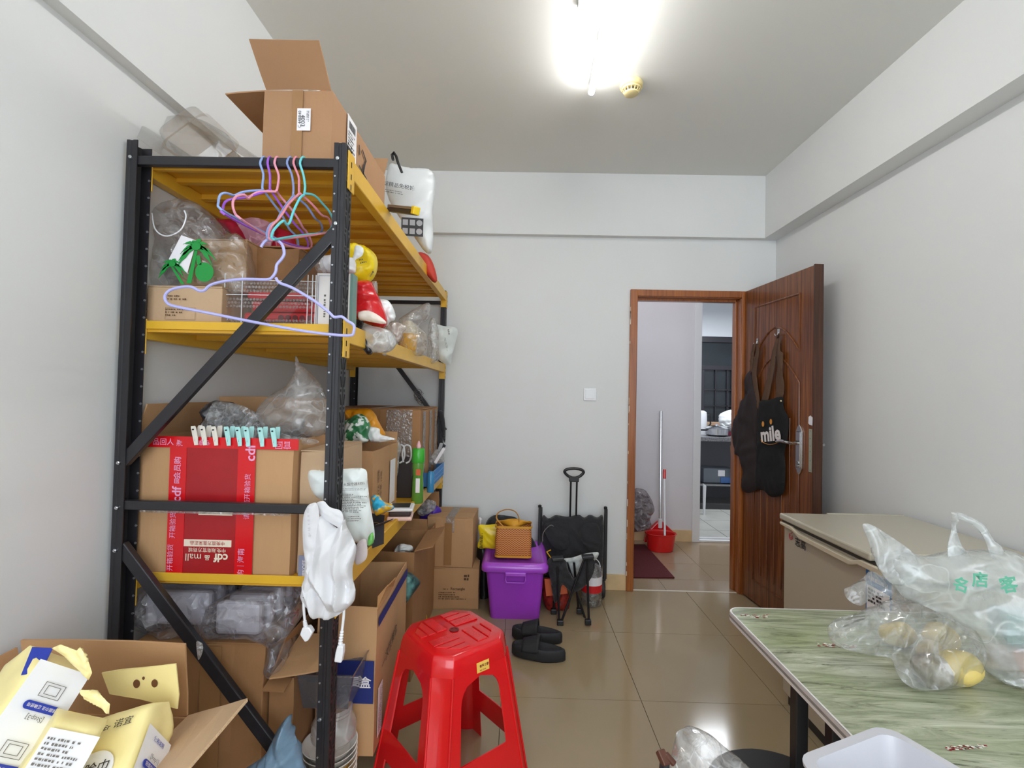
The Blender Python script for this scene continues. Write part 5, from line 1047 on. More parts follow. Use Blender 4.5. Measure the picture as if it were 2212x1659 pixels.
pillow('purple_bag', mat('purple_poly', '4b2aa8', .3, bump=.4, bs=14), [(908, 1110), (915, 1095), (930, 1090), (948, 1092), (955, 1105), (945, 1130), (910, 1128)], Y=3.08, thick=.05, cr=.012, res=20, label='purple plastic bag in the shaded carton under the far end', cat='bag')
pillow('clear_bag', FILM2, [(900, 1100), (905, 1085), (925, 1078), (942, 1085), (935, 1105), (912, 1115)], Y=3.0, thick=.03, cr=.01, res=16, seed=22, label='clear bag over the purple bag under the shelf far end', cat='bag')
pillow('yellow_bag', mat('yellow_poly'), [(905, 1325), (915, 1318), (922, 1330), (920, 1345), (905, 1345)], Y=2.62, thick=.02, cr=.004, res=12, label='bit of yellow bag on the floor left of the carton stack', cat='bag')
# ------------------------------------------------------------------ open carton of tissue packs, lower left corner
# right/back walls measured from the photo
pb0 = at(410, 1548, Y=1.06); zr = pb0.z
bc_ = Vector((-.905, .80, 0)); xr = pb0.x; xl = xr-.36
bc_ = Vector(((xl+xr)/2, 1.06-.26, .0)); bs_ = (.36, .52, zr)
fb = carton('tissue_carton', 'open carton full of yellow tissue packs, lower left corner', bc_, bs_, mt=CARD, flaps={'back': (84, .165), 'left': (100, .14)}, t=.005, dent=.004, seed=11)
m = MB(); fl_ = [Vector((xr, 1.055, zr)), Vector((xr, .56, zr)), at(330, 1720, Y=.62), at(535, 1515, Y=.93)]; fl_[2] = Vector((xr+.13, .62, zr+.03))
m.slab(fl_, .006); m.build('flap', CARD2, fb, sub=2, warp=.003)
m = MB(); A, B = fl_[3], fl_[2]; nn = (fl_[1]-fl_[0]).cross(fl_[3]-fl_[0]).normalized()
N_ = 60
for k in range(N_):
    a = A.lerp(B, k/N_); b_ = A.lerp(B, (k+.5)/N_); m.bar(a+nn*(.001+.004*(k % 2)), b_+nn*(.005-.004*(k % 2)), .0012, .0012)
m.build('fluted_edge', CARDEDGE, fb, kind='stuff')
pillow('torn_tape', CTAPE, [(425, 1385), (438, 1388), (436, 1410), (428, 1425), (424, 1405)], Y=1.07, thick=.003, cr=.003, res=12, parent=fb)
# tissue packs: soft rectangular blocks
TY = mat('tissue_yellow', 'f3e3a0', .35, bump=.15, bs=18, var=.03)
TWh = mat('pack_white', 'eaeaec', .35, bump=.12, bs=16)
BLU = mat('royal_print', '2438a0', .5)
def pack(lb, M, w, h, d, side='x', seed=1):
    """soft pack: w across, h long (local y), d deep; top end folded"""
    k = thing('tissue_pack', lb, 'tissue pack', tuple(M.translation), 'yellow tissue packs in the open carton')
    def f(u, v):
        a = u*4; i = int(a) % 4; t = a-int(a); c = [(-1, 1), (1, 1), (1, -1), (-1, -1)]; p, q = c[i], c[(i+1) % 4]
        x = p[0]+(q[0]-p[0])*t; z = p[1]+(q[1]-p[1])*t
        L_ = max((abs(x)**7+abs(z)**7)**(1/7), 1e-6); x, z = x/L_, z/L_
        y = -h/2+h*v; e = 1
        if v > .9: e = 1-.96*((v-.9)/.1)**1.6
        pt = Vector((x*w/2*(1-.02*math.sin(v*9)), y, z*d/2*e)); g = M @ pt
        n_ = crum(g, .004, 16, seed); return pt+Vector((x*n_, 0, z*n_))
    m = MB(M); m.grid(f, 48, 26, cu=True); m.build('body', TY, k, smooth=True, crease=60); return k
def packframe(pc, pt, pr, Yc, Yt, Yr):
    """front face: bottom-centre, top-centre, right point (px,py) with depths"""
    c_, t_, r_ = at(*pc, Y=Yc), at(*pt, Y=Yt), at(*pr, Y=Yr)
    y = (t_-c_).normalized(); x = (r_-c_); x = (x-y*x.dot(y)).normalized(); return c_, x, y, x.cross(y).normalized(), t_
def mkpack(lb, p1, p2, tw, Y1_, Y2_, w, h, d, seed):
    """p1: top middle of its front face, p2: lower middle, tw: twist about the long axis away from facing the room"""
    a, b_ = at(*p1, Y=Y1_), at(*p2, Y=Y2_); y = (a-b_).normalized(); z = Vector((0, 0, CH))-a; z = (z-y*z.dot(y)).normalized(); z = Matrix.Rotation(R(tw), 3, y) @ z; x = y.cross(z)
    M = Matrix(((x.x, y.x, z.x, 0), (x.y, y.y, z.y, 0), (x.z, y.z, z.z, 0), (0, 0, 0, 1))); o = a-y*h/2-z*d/2
    M.translation = o; return pack(lb, M, w, h, d, seed=seed), M
def strip(k, M, d, u0, u1, v0, v1, mt, nm, off=.004, h=0):
    m = MB(M); m.grid(lambda a, b_: Vector((u0+(u1-u0)*a, v0+(v1-v0)*b_, d/2+off)), 6, 10); return m.build(nm, mt, k, kind=None)
def step(k, M, d, u, v, s, s2, num, off=.0065):
    m = MB(M); w_ = .055
    m.prism([(u+(w_/2-.006)*cx+.006*math.cos(a), v+.006*math.sin(a)) for cx, a0 in ((1, -90), (-1, 90)) for a in [R(a0+j*22.5) for j in range(9)]], d/2+off, d/2+off+.0008, lambda a, b_, c: (a, b_, c)); o = m.build('blue_bar', BLU, k)
    m = MB(); txt(m, s, M @ fr((u, v, d/2+off+.0012)), w=.045); m.build('bar_text', WHP, o, kind='stuff')
    m = MB(); txt(m, '[Step%d]' % num, M @ fr((u, v-.014*s2, d/2+off)), w=.026)
    for a, b_, c, e in ((-.016, .016, .014, .034), (-.010, .010, .018, .030)):
        for (x0, y0, x1, y1) in ((a, c, b_, c), (b_, c, b_, e), (b_, e, a, e), (a, e, a, c)): m.bar(M @ Vector((u+x0, v+y0*s2, d/2+off)), M @ Vector((u+x1, v+y1*s2, d/2+off)), .0008, .0006)
    m.build('step_print', INKG, k, kind='stuff')
k, M = mkpack('large yellow tissue pack with step pictures, leaning highest at the left', (163, 1408), (22, 1618), 22, .86, .76, .095, .34, .12, 1)
strip(k, M, .12, -.043, .043, -.17, .145, TWh, 'white_side')
for i, v in enumerate((.085, .005, -.078)): step(k, M @ Matrix.Rotation(PI, 4, 'Z'), .12, -.002, -v, '按面巾法 正确使用', -1, 3-i)
m = MB(M); m.slab([(-.05, .165, .020), (-.03, .168, .045), (-.03, .13, .0625), (-.0485, .12, .050)], .001); m.build('blue_corner', BLU, k)
pillow('folded_end', TY, [(112, 1402), (130, 1392), (165, 1405), (172, 1396), (188, 1425), (198, 1455), (190, 1470), (165, 1445), (140, 1420)], Y=.84, thick=.005, cr=.003, res=22, parent=k, sm=1)
k, M = mkpack('yellow tissue pack with dense small print, second from the left', (195, 1528), (118, 1658), 5, .80, .74, .078, .28, .09, 2)
strip(k, M, .09, -.035, .035, -.14, .105, TWh, 'white_side'); m = MB(); scrib(m, M @ fr((0, .04, .0505)), .062, .11, 17, 3, .95); scrib(m, M @ fr((0, -.06, .0505)), .062, .08, 12, 9, .95); m.build('small_print', INKG, k, kind='stuff')
pillow('folded_end', TY, [(170, 1490), (200, 1490), (238, 1520), (238, 1545), (215, 1525), (180, 1510)], Y=.785, thick=.004, cr=.003, res=18, parent=k, sm=1)
k, M = mkpack('yellow tissue pack with large product lettering and white side, rightmost in the carton', (268, 1506), (200, 1665), -38, .90, .80, .115, .32, .10, 3)
m = MB(); txt(m, '诺宜', M @ fr((.022, .108, .0545)), w=.030, bold=.0); txt(m, 'NuoEr', M @ fr((-.014, .106, .0545)), w=.032, bold=.01); txt(m, '洗脸巾', M @ fr((-.002, .040, .0560)), w=.058, bold=.005); txt(m, 'FACE TOWEL', M @ fr((-.002, .006, .0560)), w=.062); m.build('lettering', INK, k, kind='stuff')
m = MB(M); m.lathe([(.036, .0525), (.036, .0545)], (-.002, .032, 0), 28); m.build('white_disc', TWh, k)
MS = M @ Matrix.Rotation(R(90), 4, 'Y'); dS = .115
strip(k, MS, dS, -.040, .040, -.15, .100, TWh, 'white_side'); step(k, MS, dS, .002, .045, '按面巾法正确', -1, 1)
m = MB(); txt(m, '使用说明', MS @ fr((.0, .086, dS/2+.0055)), w=.034, bold=.01); m.build('side_title', BLU, k, kind='stuff')
hd = thing('pack_header', 'yellow header flap with three punched holes standing behind the packs', 'flap', tuple(at(300, 1500, Y=.97)))
m = MB(); m.slab(spline([at(x, y, Y=.96) for x, y in ((218, 1455), (260, 1447), (330, 1440), (380, 1434), (388, 1500), (385, 1530), (300, 1510), (235, 1500))], 1, True), .0025, (0, 1, 0)); m.build('sheet', TY, hd, sub=1, warp=.003)
DKB = mat('hole_brown', '6b4323', .8); m = MB()
for x, y, r_ in ((295, 1477, 8), (334, 1476, 7.5), (310, 1465, 3)):
    m.slab([at(x+r_*math.cos(a*PI/8)*.9, y+r_*1.15*math.sin(a*PI/8), Y=.959) for a in range(16)], -.0006, (0, 1, 0)) 
m.build('punched_holes', DKB, hd, kind='stuff')

# ------------------------------------------------------------------ red plastic stool
SH = .50; sc = Vector((-.200, 1.655, 0)); syaw = R(41)
sk_ = thing('red_stool', 'glossy red plastic stool in the middle of the floor', 'stool', tuple(sc))
SM4 = fr(sc, syaw)
def sq(hw, ch, z): return [(hw-ch, -hw, z), (hw, -hw+ch, z), (hw, hw-ch, z), (hw-ch, hw, z), (-hw+ch, hw, z), (-hw, hw-ch, z), (-hw, -hw+ch, z), (-hw+ch, -hw, z)]
m = MB(SM4); rings = [sq(.127, .042, SH), sq(.135, .045, SH-.004), sq(.141, .047, SH-.014), sq(.146, .048, SH-.035), sq(.149, .048, SH-.060)]
V = sum(rings, []); m.add(V, [(i*8+k, i*8+(k+1) % 8, (i+1)*8+(k+1) % 8, (i+1)*8+k) for i in range(4) for k in range(8)]+[tuple(range(8))])
seat = m.build('seat', REDP, sk_, smooth=True, crease=50, bevel=.003)
# raised pads on the seat with grooves between, perforated dots
for a in range(4):
    Mq = SM4 @ Matrix.Rotation(a*PI/2, 4, 'Z')
    for y0, y1, x0, x1 in ((.018, .056, .016, .112), (.062, .088, .016, .112), (.094, .118, .016, .085)):
        m = MB(Mq); m.prism([(x0, y0), (x1-(y0 > .08)*.0, y0), (min(x1, .175-y1), y1), (x0, y1)] if y1 > .07 else [(x0, y0), (x1, y0), (x1, y1), (x0, y1)], SH-.001, SH+.0035); m.build('seat_pad', REDP, seat, bevel=.0018)
    m = MB(Mq)
    for i in range(11):
        for j in range(4): m.lathe([(.0018, SH+.0034), (.001, SH+.0046)], (.022+i*.0068, .021+j*.0075, 0), 5)
    m.build('grip_dots', REDP, seat, kind='stuff')
m = MB(SM4); m.lathe([(.016, SH+.0015), (.016, SH+.003), (.011, SH+.003), (.011, SH+.0005)], (0, 0, 0), 24); m.build('centre_ring', mat('red_shadow', '7a0d12', .4), seat, smooth=True)
# side panels with arched openings + legs: outer shell as a frustum with windows
def shellp(s, z, inset=0.):     # s in 0..8 around, position on frustum at height z
    t = (SH-.060-z)/(SH-.060); hw = .149+.060*t-inset; ch = .048+.004*t; c = sq(hw, ch, z); i = int(s) % 8; f_ = s-int(s); a, b_ = Vector(c[i]), Vector(c[(i+1) % 8]); return a.lerp(b_, f_)
def panel(i):      # flat side i (edges 1,3,5,7 of the octagon are the wide ones)
    m = MB(SM4); s0 = i
    def P3(u, z, ins=0): return shellp(s0+u, z, ins)
    # outline pieces: apron with arch, posts left/right, stretcher
    def strip_(ua, ub, z0_, z1_, n=8):
        for k in range(n):
            za, zb = z0_+(z1_-z0_)*k/n, z0_+(z1_-z0_)*(k+1)/n
            a0, a1, b0, b1 = ua(za), ub(za), ua(zb), ub(zb)
            q = [P3(a0, za), P3(a1, za), P3(b1, zb), P3(b0, zb)]; q2 = [P3(a0, za, .004), P3(a1, za, .004), P3(b1, zb, .004), P3(b0, zb, .004)]
            m.add(q+q2, [(0, 1, 2, 3), (7, 6, 5, 4), (0, 4, 5, 1), (1, 5, 6, 2), (2, 6, 7, 3), (3, 7, 4, 0)])
    top = SH-.060; a1 = SH-.082; ar = .070; lw = .16
    def L1(z):
        if z > a1-ar: t = min(1, (z-(a1-ar))/ar); return lw+(.5-lw)*(1-math.sqrt(max(0, 1-t**2.6)))
        return lw
    strip_(lambda z: 0, lambda z: L1(z), .190, a1, 14); strip_(lambda z: 1-L1(z), lambda z: 1, .190, a1, 14)
    strip_(lambda z: 0, lambda z: 1, a1, top, 2)
    strip_(lambda z: 0, lambda z: 1, .105, .190, 3)            # stretcher
    strip_(lambda z: 0, lambda z: lw+.0*z, 0, .105, 4); strip_(lambda z: 1-lw, lambda z: 1, 0, .105, 4)
    return m
for i in (1, 3, 5, 7):
    m = panel(i); m.build('side_frame', REDP, sk_, smooth=True, crease=30)
for i in (0, 2, 4, 6):
    m = MB(SM4)
    def f(u, v, i=i): z = (SH-.060)*(1-v); p = shellp(i+u, z); q = Vector((p.x, p.y, 0)).normalized()*(.010*math.sin(PI*u)*(1 if .06 < v else v/.06)); return p-q*.8
    m.grid(f, 7, 18); m.build('leg', REDP, sk_, smooth=True, crease=60)
    m = MB(SM4)
    for s_ in (0, 1):
        m.tube([shellp(i+s_, z)+Vector((0, 0, 0)) for z in (SH-.060, .3, .15, 0)], .0042, 8)
    m.build('leg_rib', REDP, sk_, smooth=True)
# sticker on the side facing the viewer's right
def facef(i, u, z): 
    a, b_ = SM4 @ shellp(i, z), SM4 @ shellp(i+1, z); p = a.lerp(b_, u); x = (b_-a).normalized(); up = (SM4 @ shellp(i, z+.02)-a).normalized(); return basis(p+x.cross(up).normalized()*.001, x, up)
bi = max((1, 3, 5, 7), key=lambda i: (SM4 @ shellp(i+.5, .4)-sc).x-(SM4 @ shellp(i+.5, .4)-sc).y)
Mf = facef(bi, .55, SH-.058)
hwS = .1405; q = SM4.to_3x3()
st_ = patch(Mf @ fr((0, 0, .001)), .048, .030, 'sticker', mat('yellow_sticker', 'f0c860', .4), sk_); m = MB(); txt(m, '青岛食家', Mf @ fr((.004, .003, .0026)), w=.036, bold=.02); scrib(m, Mf @ fr((.004, -.009, .0026)), .036, .005, 1, 3, 1); m.build('sticker_print', mat('maroon_print', '7c2216', .5), st_, kind='stuff')

# ------------------------------------------------------------------ on the floor by the far wall
# two stacked cartons
cD = Vector((-.378, 3.10, 0)); sD = (.315, .30, .245); cdo = carton('lower_stack_carton', 'lower carton of the two-high stack by the far wall', cD, sD, R(2), mt=CARD, tape=False, dent=.006, seed=2)
M = onface(cdo, cD, sD, R(2), 'front', .16, .12); m = MB(); txt(m, 'Rectangle', M @ fr((.03, 0, 0)), w=.085, bold=.01); scrib(m, M @ fr((-.035, 0, 0)), .05, .012, 1, 3); scrib(m, M @ fr((0, -.04, 0)), .17, .05, 4, 4); scrib(m, M @ fr((.085, .07, 0)), .04, .04, 2, 6, 1, .8, 1.2); m.build('print', INKB, cdo, kind='stuff')
cE = Vector((-.392, 3.09, .247)); sE = (.28, .27, .30); ceo = carton('upper_stack_carton', 'upper closed carton with taped top on the two-high stack by the far wall', cE, sE, R(-2), mt=CARD, tape='y', dent=.004, seed=3)
patch(onface(ceo, cE, sE, R(-2), 'front', .13, .14), .045, .25, 'tape', TAPE, ceo)
pillow('white_papers', LABEL, [(1034, 1120), (1042, 1122), (1040, 1140), (1045, 1150), (1036, 1155)], Y=3.2, thick=.02, cr=.002, res=12, label='edges of pale papers behind the upper stacked carton', cat='paper')
pillow('black_sack', BLKP, [(1030, 1180), (1045, 1170), (1060, 1185), (1062, 1230), (1058, 1330), (1035, 1340), (1030, 1260)], Y=3.16, thick=.06, cr=.008, res=24, label='black sack in the gap between the stacked cartons and the purple tub', cat='sack')
# purple storage tub
PU = mat('purple_plastic', 'a23fc8', .32); PUL = mat('purple_lid', 'b04fd8', .25, coat=.2)
tb = thing('storage_tub', 'purple plastic storage tub with lid near the far wall', 'tub', (.0, 3.0, 0))
def rrect(x0, x1, y0, y1, r, z, n=6):
    o = []
    for cx, cy, a0 in ((x1-r, y1-r, 0), (x0+r, y1-r, 90), (x0+r, y0+r, 180), (x1-r, y0+r, 270)):
        o += [(cx+r*math.cos(R(a0+90*k/(n-1))), cy+r*math.sin(R(a0+90*k/(n-1))), z) for k in range(n)]
    return o
def loft(mb, rings, capb=True, capt=True):
    n = len(rings[0]); V = sum(rings, []); Fs = [(i*n+k, i*n+(k+1) % n, (i+1)*n+(k+1) % n, (i+1)*n+k) for i in range(len(rings)-1) for k in range(n)]
    if capb: Fs.append(tuple(range(n)))
    if capt: Fs.append(tuple(range((len(rings)-1)*n, len(rings)*n)))
    mb.add(V, Fs); return mb
a, b_ = at(1058, 1338, Z=0), at(1165, 1335, Z=0); y0 = 2.84; x0, x1 = a.x, b_.x
loft(MB(), [rrect(x0, x1, y0, 3.22, .03, 0), rrect(x0-.015, x1+.012, y0-.012, 3.23, .03, .15), rrect(x0-.03, x1+.02, y0-.02, 3.24, .03, .285)]).build('body', PU, tb, smooth=True)
loft(MB(), [rrect(x0-.045, x1+.035, y0-.035, 3.255, .035, .275), rrect(x0-.055, x1+.045, y0-.045, 3.265, .04, .283), rrect(x0-.055, x1+.045, y0-.045, 3.265, .04, .312), rrect(x0-.040, x1+.030, y0-.03, 3.25, .035, .330), rrect(x0-.025, x1+.015, y0-.015, 3.235, .03, .330), rrect(x0-.015, x1+.005, y0-.005, 3.225, .03, .318)]).build('lid', PUL, tb, smooth=True, crease=60)
xm = (x0+x1)/2; m = MB(); m.tube([(xm-.055, y0-.025, .262), (xm-.058, y0-.035, .235), (xm-.05, y0-.038, .222), (xm+.05, y0-.038, .222), (xm+.058, y0-.035, .235), (xm+.055, y0-.025, .262)], .005, 8); m.build('handle', PUL, tb, smooth=True)
MB().box(xm-.06, xm+.06, y0-.052, y0-.02, .262, .285).build('latch', PUL, tb, bevel=.005)
# yellow bag, black bag, tote on the tub
pillow('black_pouch', BLK, [(1048, 1140), (1062, 1118), (1085, 1112), (1112, 1116), (1125, 1135), (1150, 1165), (1162, 1185), (1155, 1198), (1120, 1200), (1050, 1205), (1040, 1198)], Y=3.18, thick=.06, cr=.01, res=26, label='black bag lying behind the mustard tote on the tub', cat='bag')
yq = pillow('yellow_carrier', mat('yellow_poly'), [(1033, 1136), (1050, 1134), (1085, 1136), (1080, 1182), (1050, 1184), (1032, 1182), (1036, 1160)], Y=3.02, thick=.02, cr=.003, res=20, label='flat yellow carrier bag left of the mustard tote', cat='bag')
m = MB(); scrib(m, onplane(1040, 1162, 3.02, off=.022, rot=R(90)), .11, .02, 2, 8, 1, .8); m.build('print', INK, yq, kind='stuff')
tt = thing('tote_bag', 'mustard chevron-patterned tote bag standing on the purple tub', 'tote bag', tuple(at(1108, 1218, Y=2.93)))
zT = .333; a, b_ = at(1071, 1150, Y=2.90), at(1148, 1150, Y=2.90); ta, tb_ = a.x, b_.x; ht = at(1105, 1133, Y=2.90).z-zT
OC = mat('mustard_leather', 'd79a28', .5); 
def totem():
    m_ = bpy.data.materials.new('chevron_canvas'); m_.use_nodes = True; nt = m_.node_tree; N = nt.nodes; L = nt.links; b = N['Principled BSDF']; b.inputs['Roughness'].default_value = .55
    tc = N.new('ShaderNodeTexCoord'); sx = N.new('ShaderNodeSeparateXYZ'); L.new(tc.outputs['Object'], sx.inputs[0])
    def mth(op, a=None, b_=None, av=None, bv=None):
        n = N.new('ShaderNodeMath'); n.operation = op
        if a is not None: L.new(a, n.inputs[0])
        if av is not None: n.inputs[0].default_value = av
        if b_ is not None: L.new(b_, n.inputs[1])
        if bv is not None: n.inputs[1].default_value = bv
        return n.outputs[0]
    u = mth('MULTIPLY', sx.outputs['X'], bv=1/.017); v = mth('MULTIPLY', sx.outputs['Z'], bv=1/.0125)
    tri = mth('ABSOLUTE', mth('SUBTRACT', mth('FRACT', u), bv=.5)); z = mth('FRACT', mth('ADD', v, mth('MULTIPLY', tri, bv=1.4)))
    c1 = mth('GREATER_THAN', z, bv=.62); mx = N.new('ShaderNodeMix'); mx.data_type = 'RGBA'; L.new(c1, mx.inputs['Factor']); mx.inputs[6].default_value = hexc('a8521f'); mx.inputs[7].default_value = hexc('e2a860'); L.new(mx.outputs[2], b.inputs['Base Color']); return m_
CV = totem()
loft(MB(), [rrect(ta, tb_, 2.895, 3.01, .02, zT+.004), rrect(ta-.004, tb_+.002, 2.888, 3.016, .02, zT+ht*.5), rrect(ta+.004, tb_-.002, 2.895, 3.01, .02, zT+ht*.92)], True, False).build('body', CV, tt, smooth=True)
for z in (zT+.003, zT+ht*.90): loft(MB(), [rrect(ta-.003, tb_+.003, 2.886, 3.018, .022, z), rrect(ta-.003, tb_+.003, 2.886, 3.018, .022, z+.012)], False, False).build('trim', OC, tt, solid=.003)
m = MB(); m.grid(lambda u, v: Vector((ta+.01+(tb_-ta-.02)*u, 2.955+.045*math.cos(u*PI*2)*(1-v), zT+ht*.9+.02*v+.02*math.sin(u*PI)*v)), 14, 4); m.build('lining', OC, tt, smooth=True, solid=.003)
m = MB(); hpts = [(ta+.045, 2.93, zT+ht*.88), (ta+.018, 2.95, zT+ht*1.0), (ta+.0, 2.96, zT+ht*1.12), (ta+.012, 2.96, zT+ht*1.28), (ta+.06, 2.96, zT+ht*1.38), (ta+.11, 2.96, zT+ht*1.33), (ta+.135, 2.95, zT+ht*1.15), (ta+.135, 2.94, zT+ht*.92)]
m.tube(spline(hpts, 5, False), .006, 8, flat=.45); m.build('strap', mat('tan_strap', 'c98f3e', .5), tt, smooth=True)
# folded wagon
BM = BLKP; wg = thing('folding_wagon', 'folded black fabric wagon with pull handle against the far wall', 'wagon', (.37, 3.2, 0))
Yw = 3.20; w0, w1 = at(1166, 1100, Y=Yw).x, at(1308, 1100, Y=Yw).x; wt = at(1238, 1096, Y=Yw).z
for x, y in ((w0, 1096), (w1, 1100)):
    m = MB(); m.bar((x, Yw, .10), (x, Yw, wt), .016, .02, (0, 1, 0)); m.bar((x+.012, Yw+.03, .10), (x+.012, Yw+.03, wt-.01), .014, .018, (0, 1, 0)); m.build('side_post', BM, wg, bevel=.003)
    m = MB(); m.lathe([(.011, wt-.006), (.012, wt+.008), (.006, wt+.012)], (x, Yw, 0), 12); m.build('post_cap', BM, wg, smooth=True)
pillow('fabric_body', BLK, [(1172, 1116), (1185, 1120), (1200, 1113), (1225, 1116), (1250, 1112), (1262, 1118), (1275, 1112), (1290, 1118), (1303, 1116), (1304, 1180), (1300, 1240), (1290, 1262), (1250, 1268), (1200, 1265), (1180, 1240), (1172, 1180)], Y=Yw-.01, thick=.055, back=.4, cr=.010, cs=10, res=40, seed=8, parent=wg, pw=.3, inplane=.1)
for x0_, x1_, y_ in ((1180, 1225, 1130), (1255, 1292, 1135)):
    pillow('pocket', BLK, [(x0_, y_), (x1_, y_-2), (x1_+3, y_+50), (x0_+20, y_+55), (x0_-2, y_+25)], Y=Yw-.075, thick=.012, cr=.006, res=18, parent=wg)
hx0, hx1 = at(1232, 1100, Y=Yw-.02).x, at(1245, 1100, Y=Yw-.02).x; hz = at(1238, 1040, Y=Yw-.02).z
for x in (hx0, hx1):
    m = MB(); m.tube([(x, Yw-.01, .30), (x, Yw-.02, hz)], .0062, 8); m.build('handle_rod', BM, wg, smooth=True)
m = MB(); cz = at(1238, 1022, Y=Yw-.02).z; cx = (hx0+hx1)/2
m.tube(spline([(cx+u, Yw-.02, cz+v) for u, v in ((-.045, .024), (0, .030), (.045, .024), (.062, .008), (.045, -.014), (.020, -.028), (0, -.031), (-.020, -.028), (-.045, -.014), (-.062, .008))], 4), .0095, 10, closed=True); m.build('grip', BM, wg, smooth=True)
MB().box(hx0-.012, hx1+.012, Yw-.032, Yw-.008, hz-.002, hz+.03).build('grip_neck', BM, wg, bevel=.004)
for px in (1190, 1300):
    for dy in (-.02, .03):
        p = at(px, 1285, Y=Yw+dy); m = MB(fr((p.x, Yw+dy, .055), R(90), 0, 0)); m.M = fr((p.x+.0, Yw+dy, .055)) @ Matrix.Rotation(R(90), 4, 'Y'); m.lathe([(.012, -.012), (.05, -.014), (.055, -.008), (.055, .008), (.05, .014), (.012, .012)], (0, 0, 0), 24); m.build('wheel', mat('wheel_grey', '2e2c2e', .6), wg, smooth=True)
MB().box(w0, w1, Yw-.012, Yw+.03, .09, .115).build('bottom_rail', BM, wg, bevel=.003)
# folded tripod chair in front
fc = thing('folding_chair', 'small folded black camping stool standing before the wagon', 'folding stool', tuple(at(1240, 1350, Z=0)))
T1, T2, T3 = (1210, 1350), (1272, 1347), (1238, 1300)
def leg(a, b_, Ya, Yb, r=.007): m = MB(); m.tube([at(*a, Y=Ya), at(*b_, Y=Yb)], r, 8); m.build('leg', BLKP, fc, smooth=True)
yF_ = at(1210, 1350, Z=0).y
leg((1208, 1345), (1204, 1215), yF_, yF_+.05); leg((1212, 1345), (1262, 1208), yF_, yF_+.06); leg((1272, 1342), (1268, 1205), yF_, yF_+.05); leg((1266, 1342), (1225, 1215), yF_+.1, yF_+.12); leg((1196, 1322), (1200, 1215), yF_+.14, yF_+.10); leg((1250, 1318), (1240, 1215), yF_+.14, yF_+.1)
for px, py, Y in ((1210, 1350, yF_), (1270, 1345, yF_), (1196, 1326, yF_+.14), (1252, 1321, yF_+.14)):
    p = at(px, py, Y=Y); MB().box(p.x-.018, p.x+.018, Y-.014, Y+.014, max(p.z-.010, 0), max(p.z-.010, 0)+.03).build('foot', BLKP, fc, bevel=.004)
for (x, y) in ((1205, 1208), (1270, 1204)):
    p = at(x, y, Y=yF_+.05); MB(fr(p, 0, 0, R(-6))).box(-.034, .034, -.02, .03, -.006, .012).build('corner_bracket', BLKP, fc, bevel=.004)
pillow('fabric_seat', BLK, [(1182, 1210), (1200, 1205), (1222, 1212), (1228, 1232), (1238, 1250), (1250, 1238), (1258, 1212), (1275, 1206), (1285, 1215), (1276, 1250), (1258, 1270), (1235, 1278), (1215, 1262), (1208, 1290), (1196, 1300), (1190, 1260)], Y=yF_+.07, thick=.03, cr=.01, cs=14, res=32, seed=4, parent=fc)
# water bottle, red net bag, white flat pack
wbp = Vector((at(1278, 1300, Y=3.06).x, 3.07, 0)); k = thing('water_bottle', 'big clear water bottle with red and white label before the wagon wheel', 'bottle', tuple(wbp))
MB().lathe([(.05, 0), (.062, .008), (.064, .03), (.060, .04), (.064, .05), (.064, .09)], tuple(wbp), 28).build('body', film('bottle_clear', haze=.10, hz2=.3, rough=.05, gl=.4, scale=20), k, smooth=True)
MB().lathe([(.065, .09), (.065, .135)], tuple(wbp), 28).build('red_label', mat('label_red', 'cf2027', .35), k, smooth=True)
MB().lathe([(.065, .135), (.065, .185)], tuple(wbp), 28).build('white_label', LABEL, k, smooth=True)
MB().lathe([(.064, .185), (.060, .19), (.064, .198), (.060, .206), (.063, .214), (.060, .222), (.055, .235), (.03, .255), (.018, .262), (.018, .285)], tuple(wbp), 28).build('shoulder', film('bottle_clear'), k, smooth=True)
m = MB(); m.tube(spline([wbp+Vector((.05*math.cos(a), -.01, .235+.055*math.sin(a))) for a in np.linspace(0, PI, 7)], 2, False), .003, 6); m.build('carry_handle', WPL, k, smooth=True)
nb = pillow('net_bag', mat('dark_red_net', '5c1010', .6, col2='b03020', vs=40, bump=.5, bs=80), [(1172, 1255), (1185, 1250), (1215, 1258), (1228, 1280), (1228, 1310), (1205, 1320), (1182, 1315), (1172, 1290)], Y=3.0, thick=.07, cr=.01, res=28, seed=4, label='dark red net sack lying beside the purple tub', cat='sack')
m = MB(); m.slab([at(x, y, Y=2.90) for x, y in ((1176, 1250), (1222, 1256), (1226, 1282), (1180, 1288))], -.001, (0, 1, 0)); m.build('orange_label', mat('orange_label', 'd2643a', .5), nb, sub=1)
m = MB(); M = onplane(1205, 1275, 2.90, off=.002); patch(M, .02, .02, 'white_tag', LABEL, nb)
pillow('white_flat_pack', mat('pale_print_poly', 'd9dddb', .35, col2='a9b0b0', vs=30), [(1215, 1210), (1240, 1203), (1290, 1192), (1288, 1208), (1262, 1225), (1245, 1250), (1232, 1240)], Y=2.95, thick=.02, cr=.006, res=22, seed=3, label='white printed packet tucked between the folded stool legs', cat='packet')
m = MB(); m.tube(spline([at(x, y, Y=3.10) for x, y in ((1172, 1170), (1174, 1150), (1188, 1135), (1196, 1137))], 4, False), .0025, 6); m.build('loose_strap', mat('grey_cord'), wg, smooth=True)
m = MB(); m.tube([at(x, y, Y=3.02) for x, y in ((1190, 1205), (1181, 1192), (1190, 1188))], .004, 6); m.build('yellow_clip', mat('yellow_cup_plastic'), label='small yellow clip hanging at the wagon left edge', cat='clip')
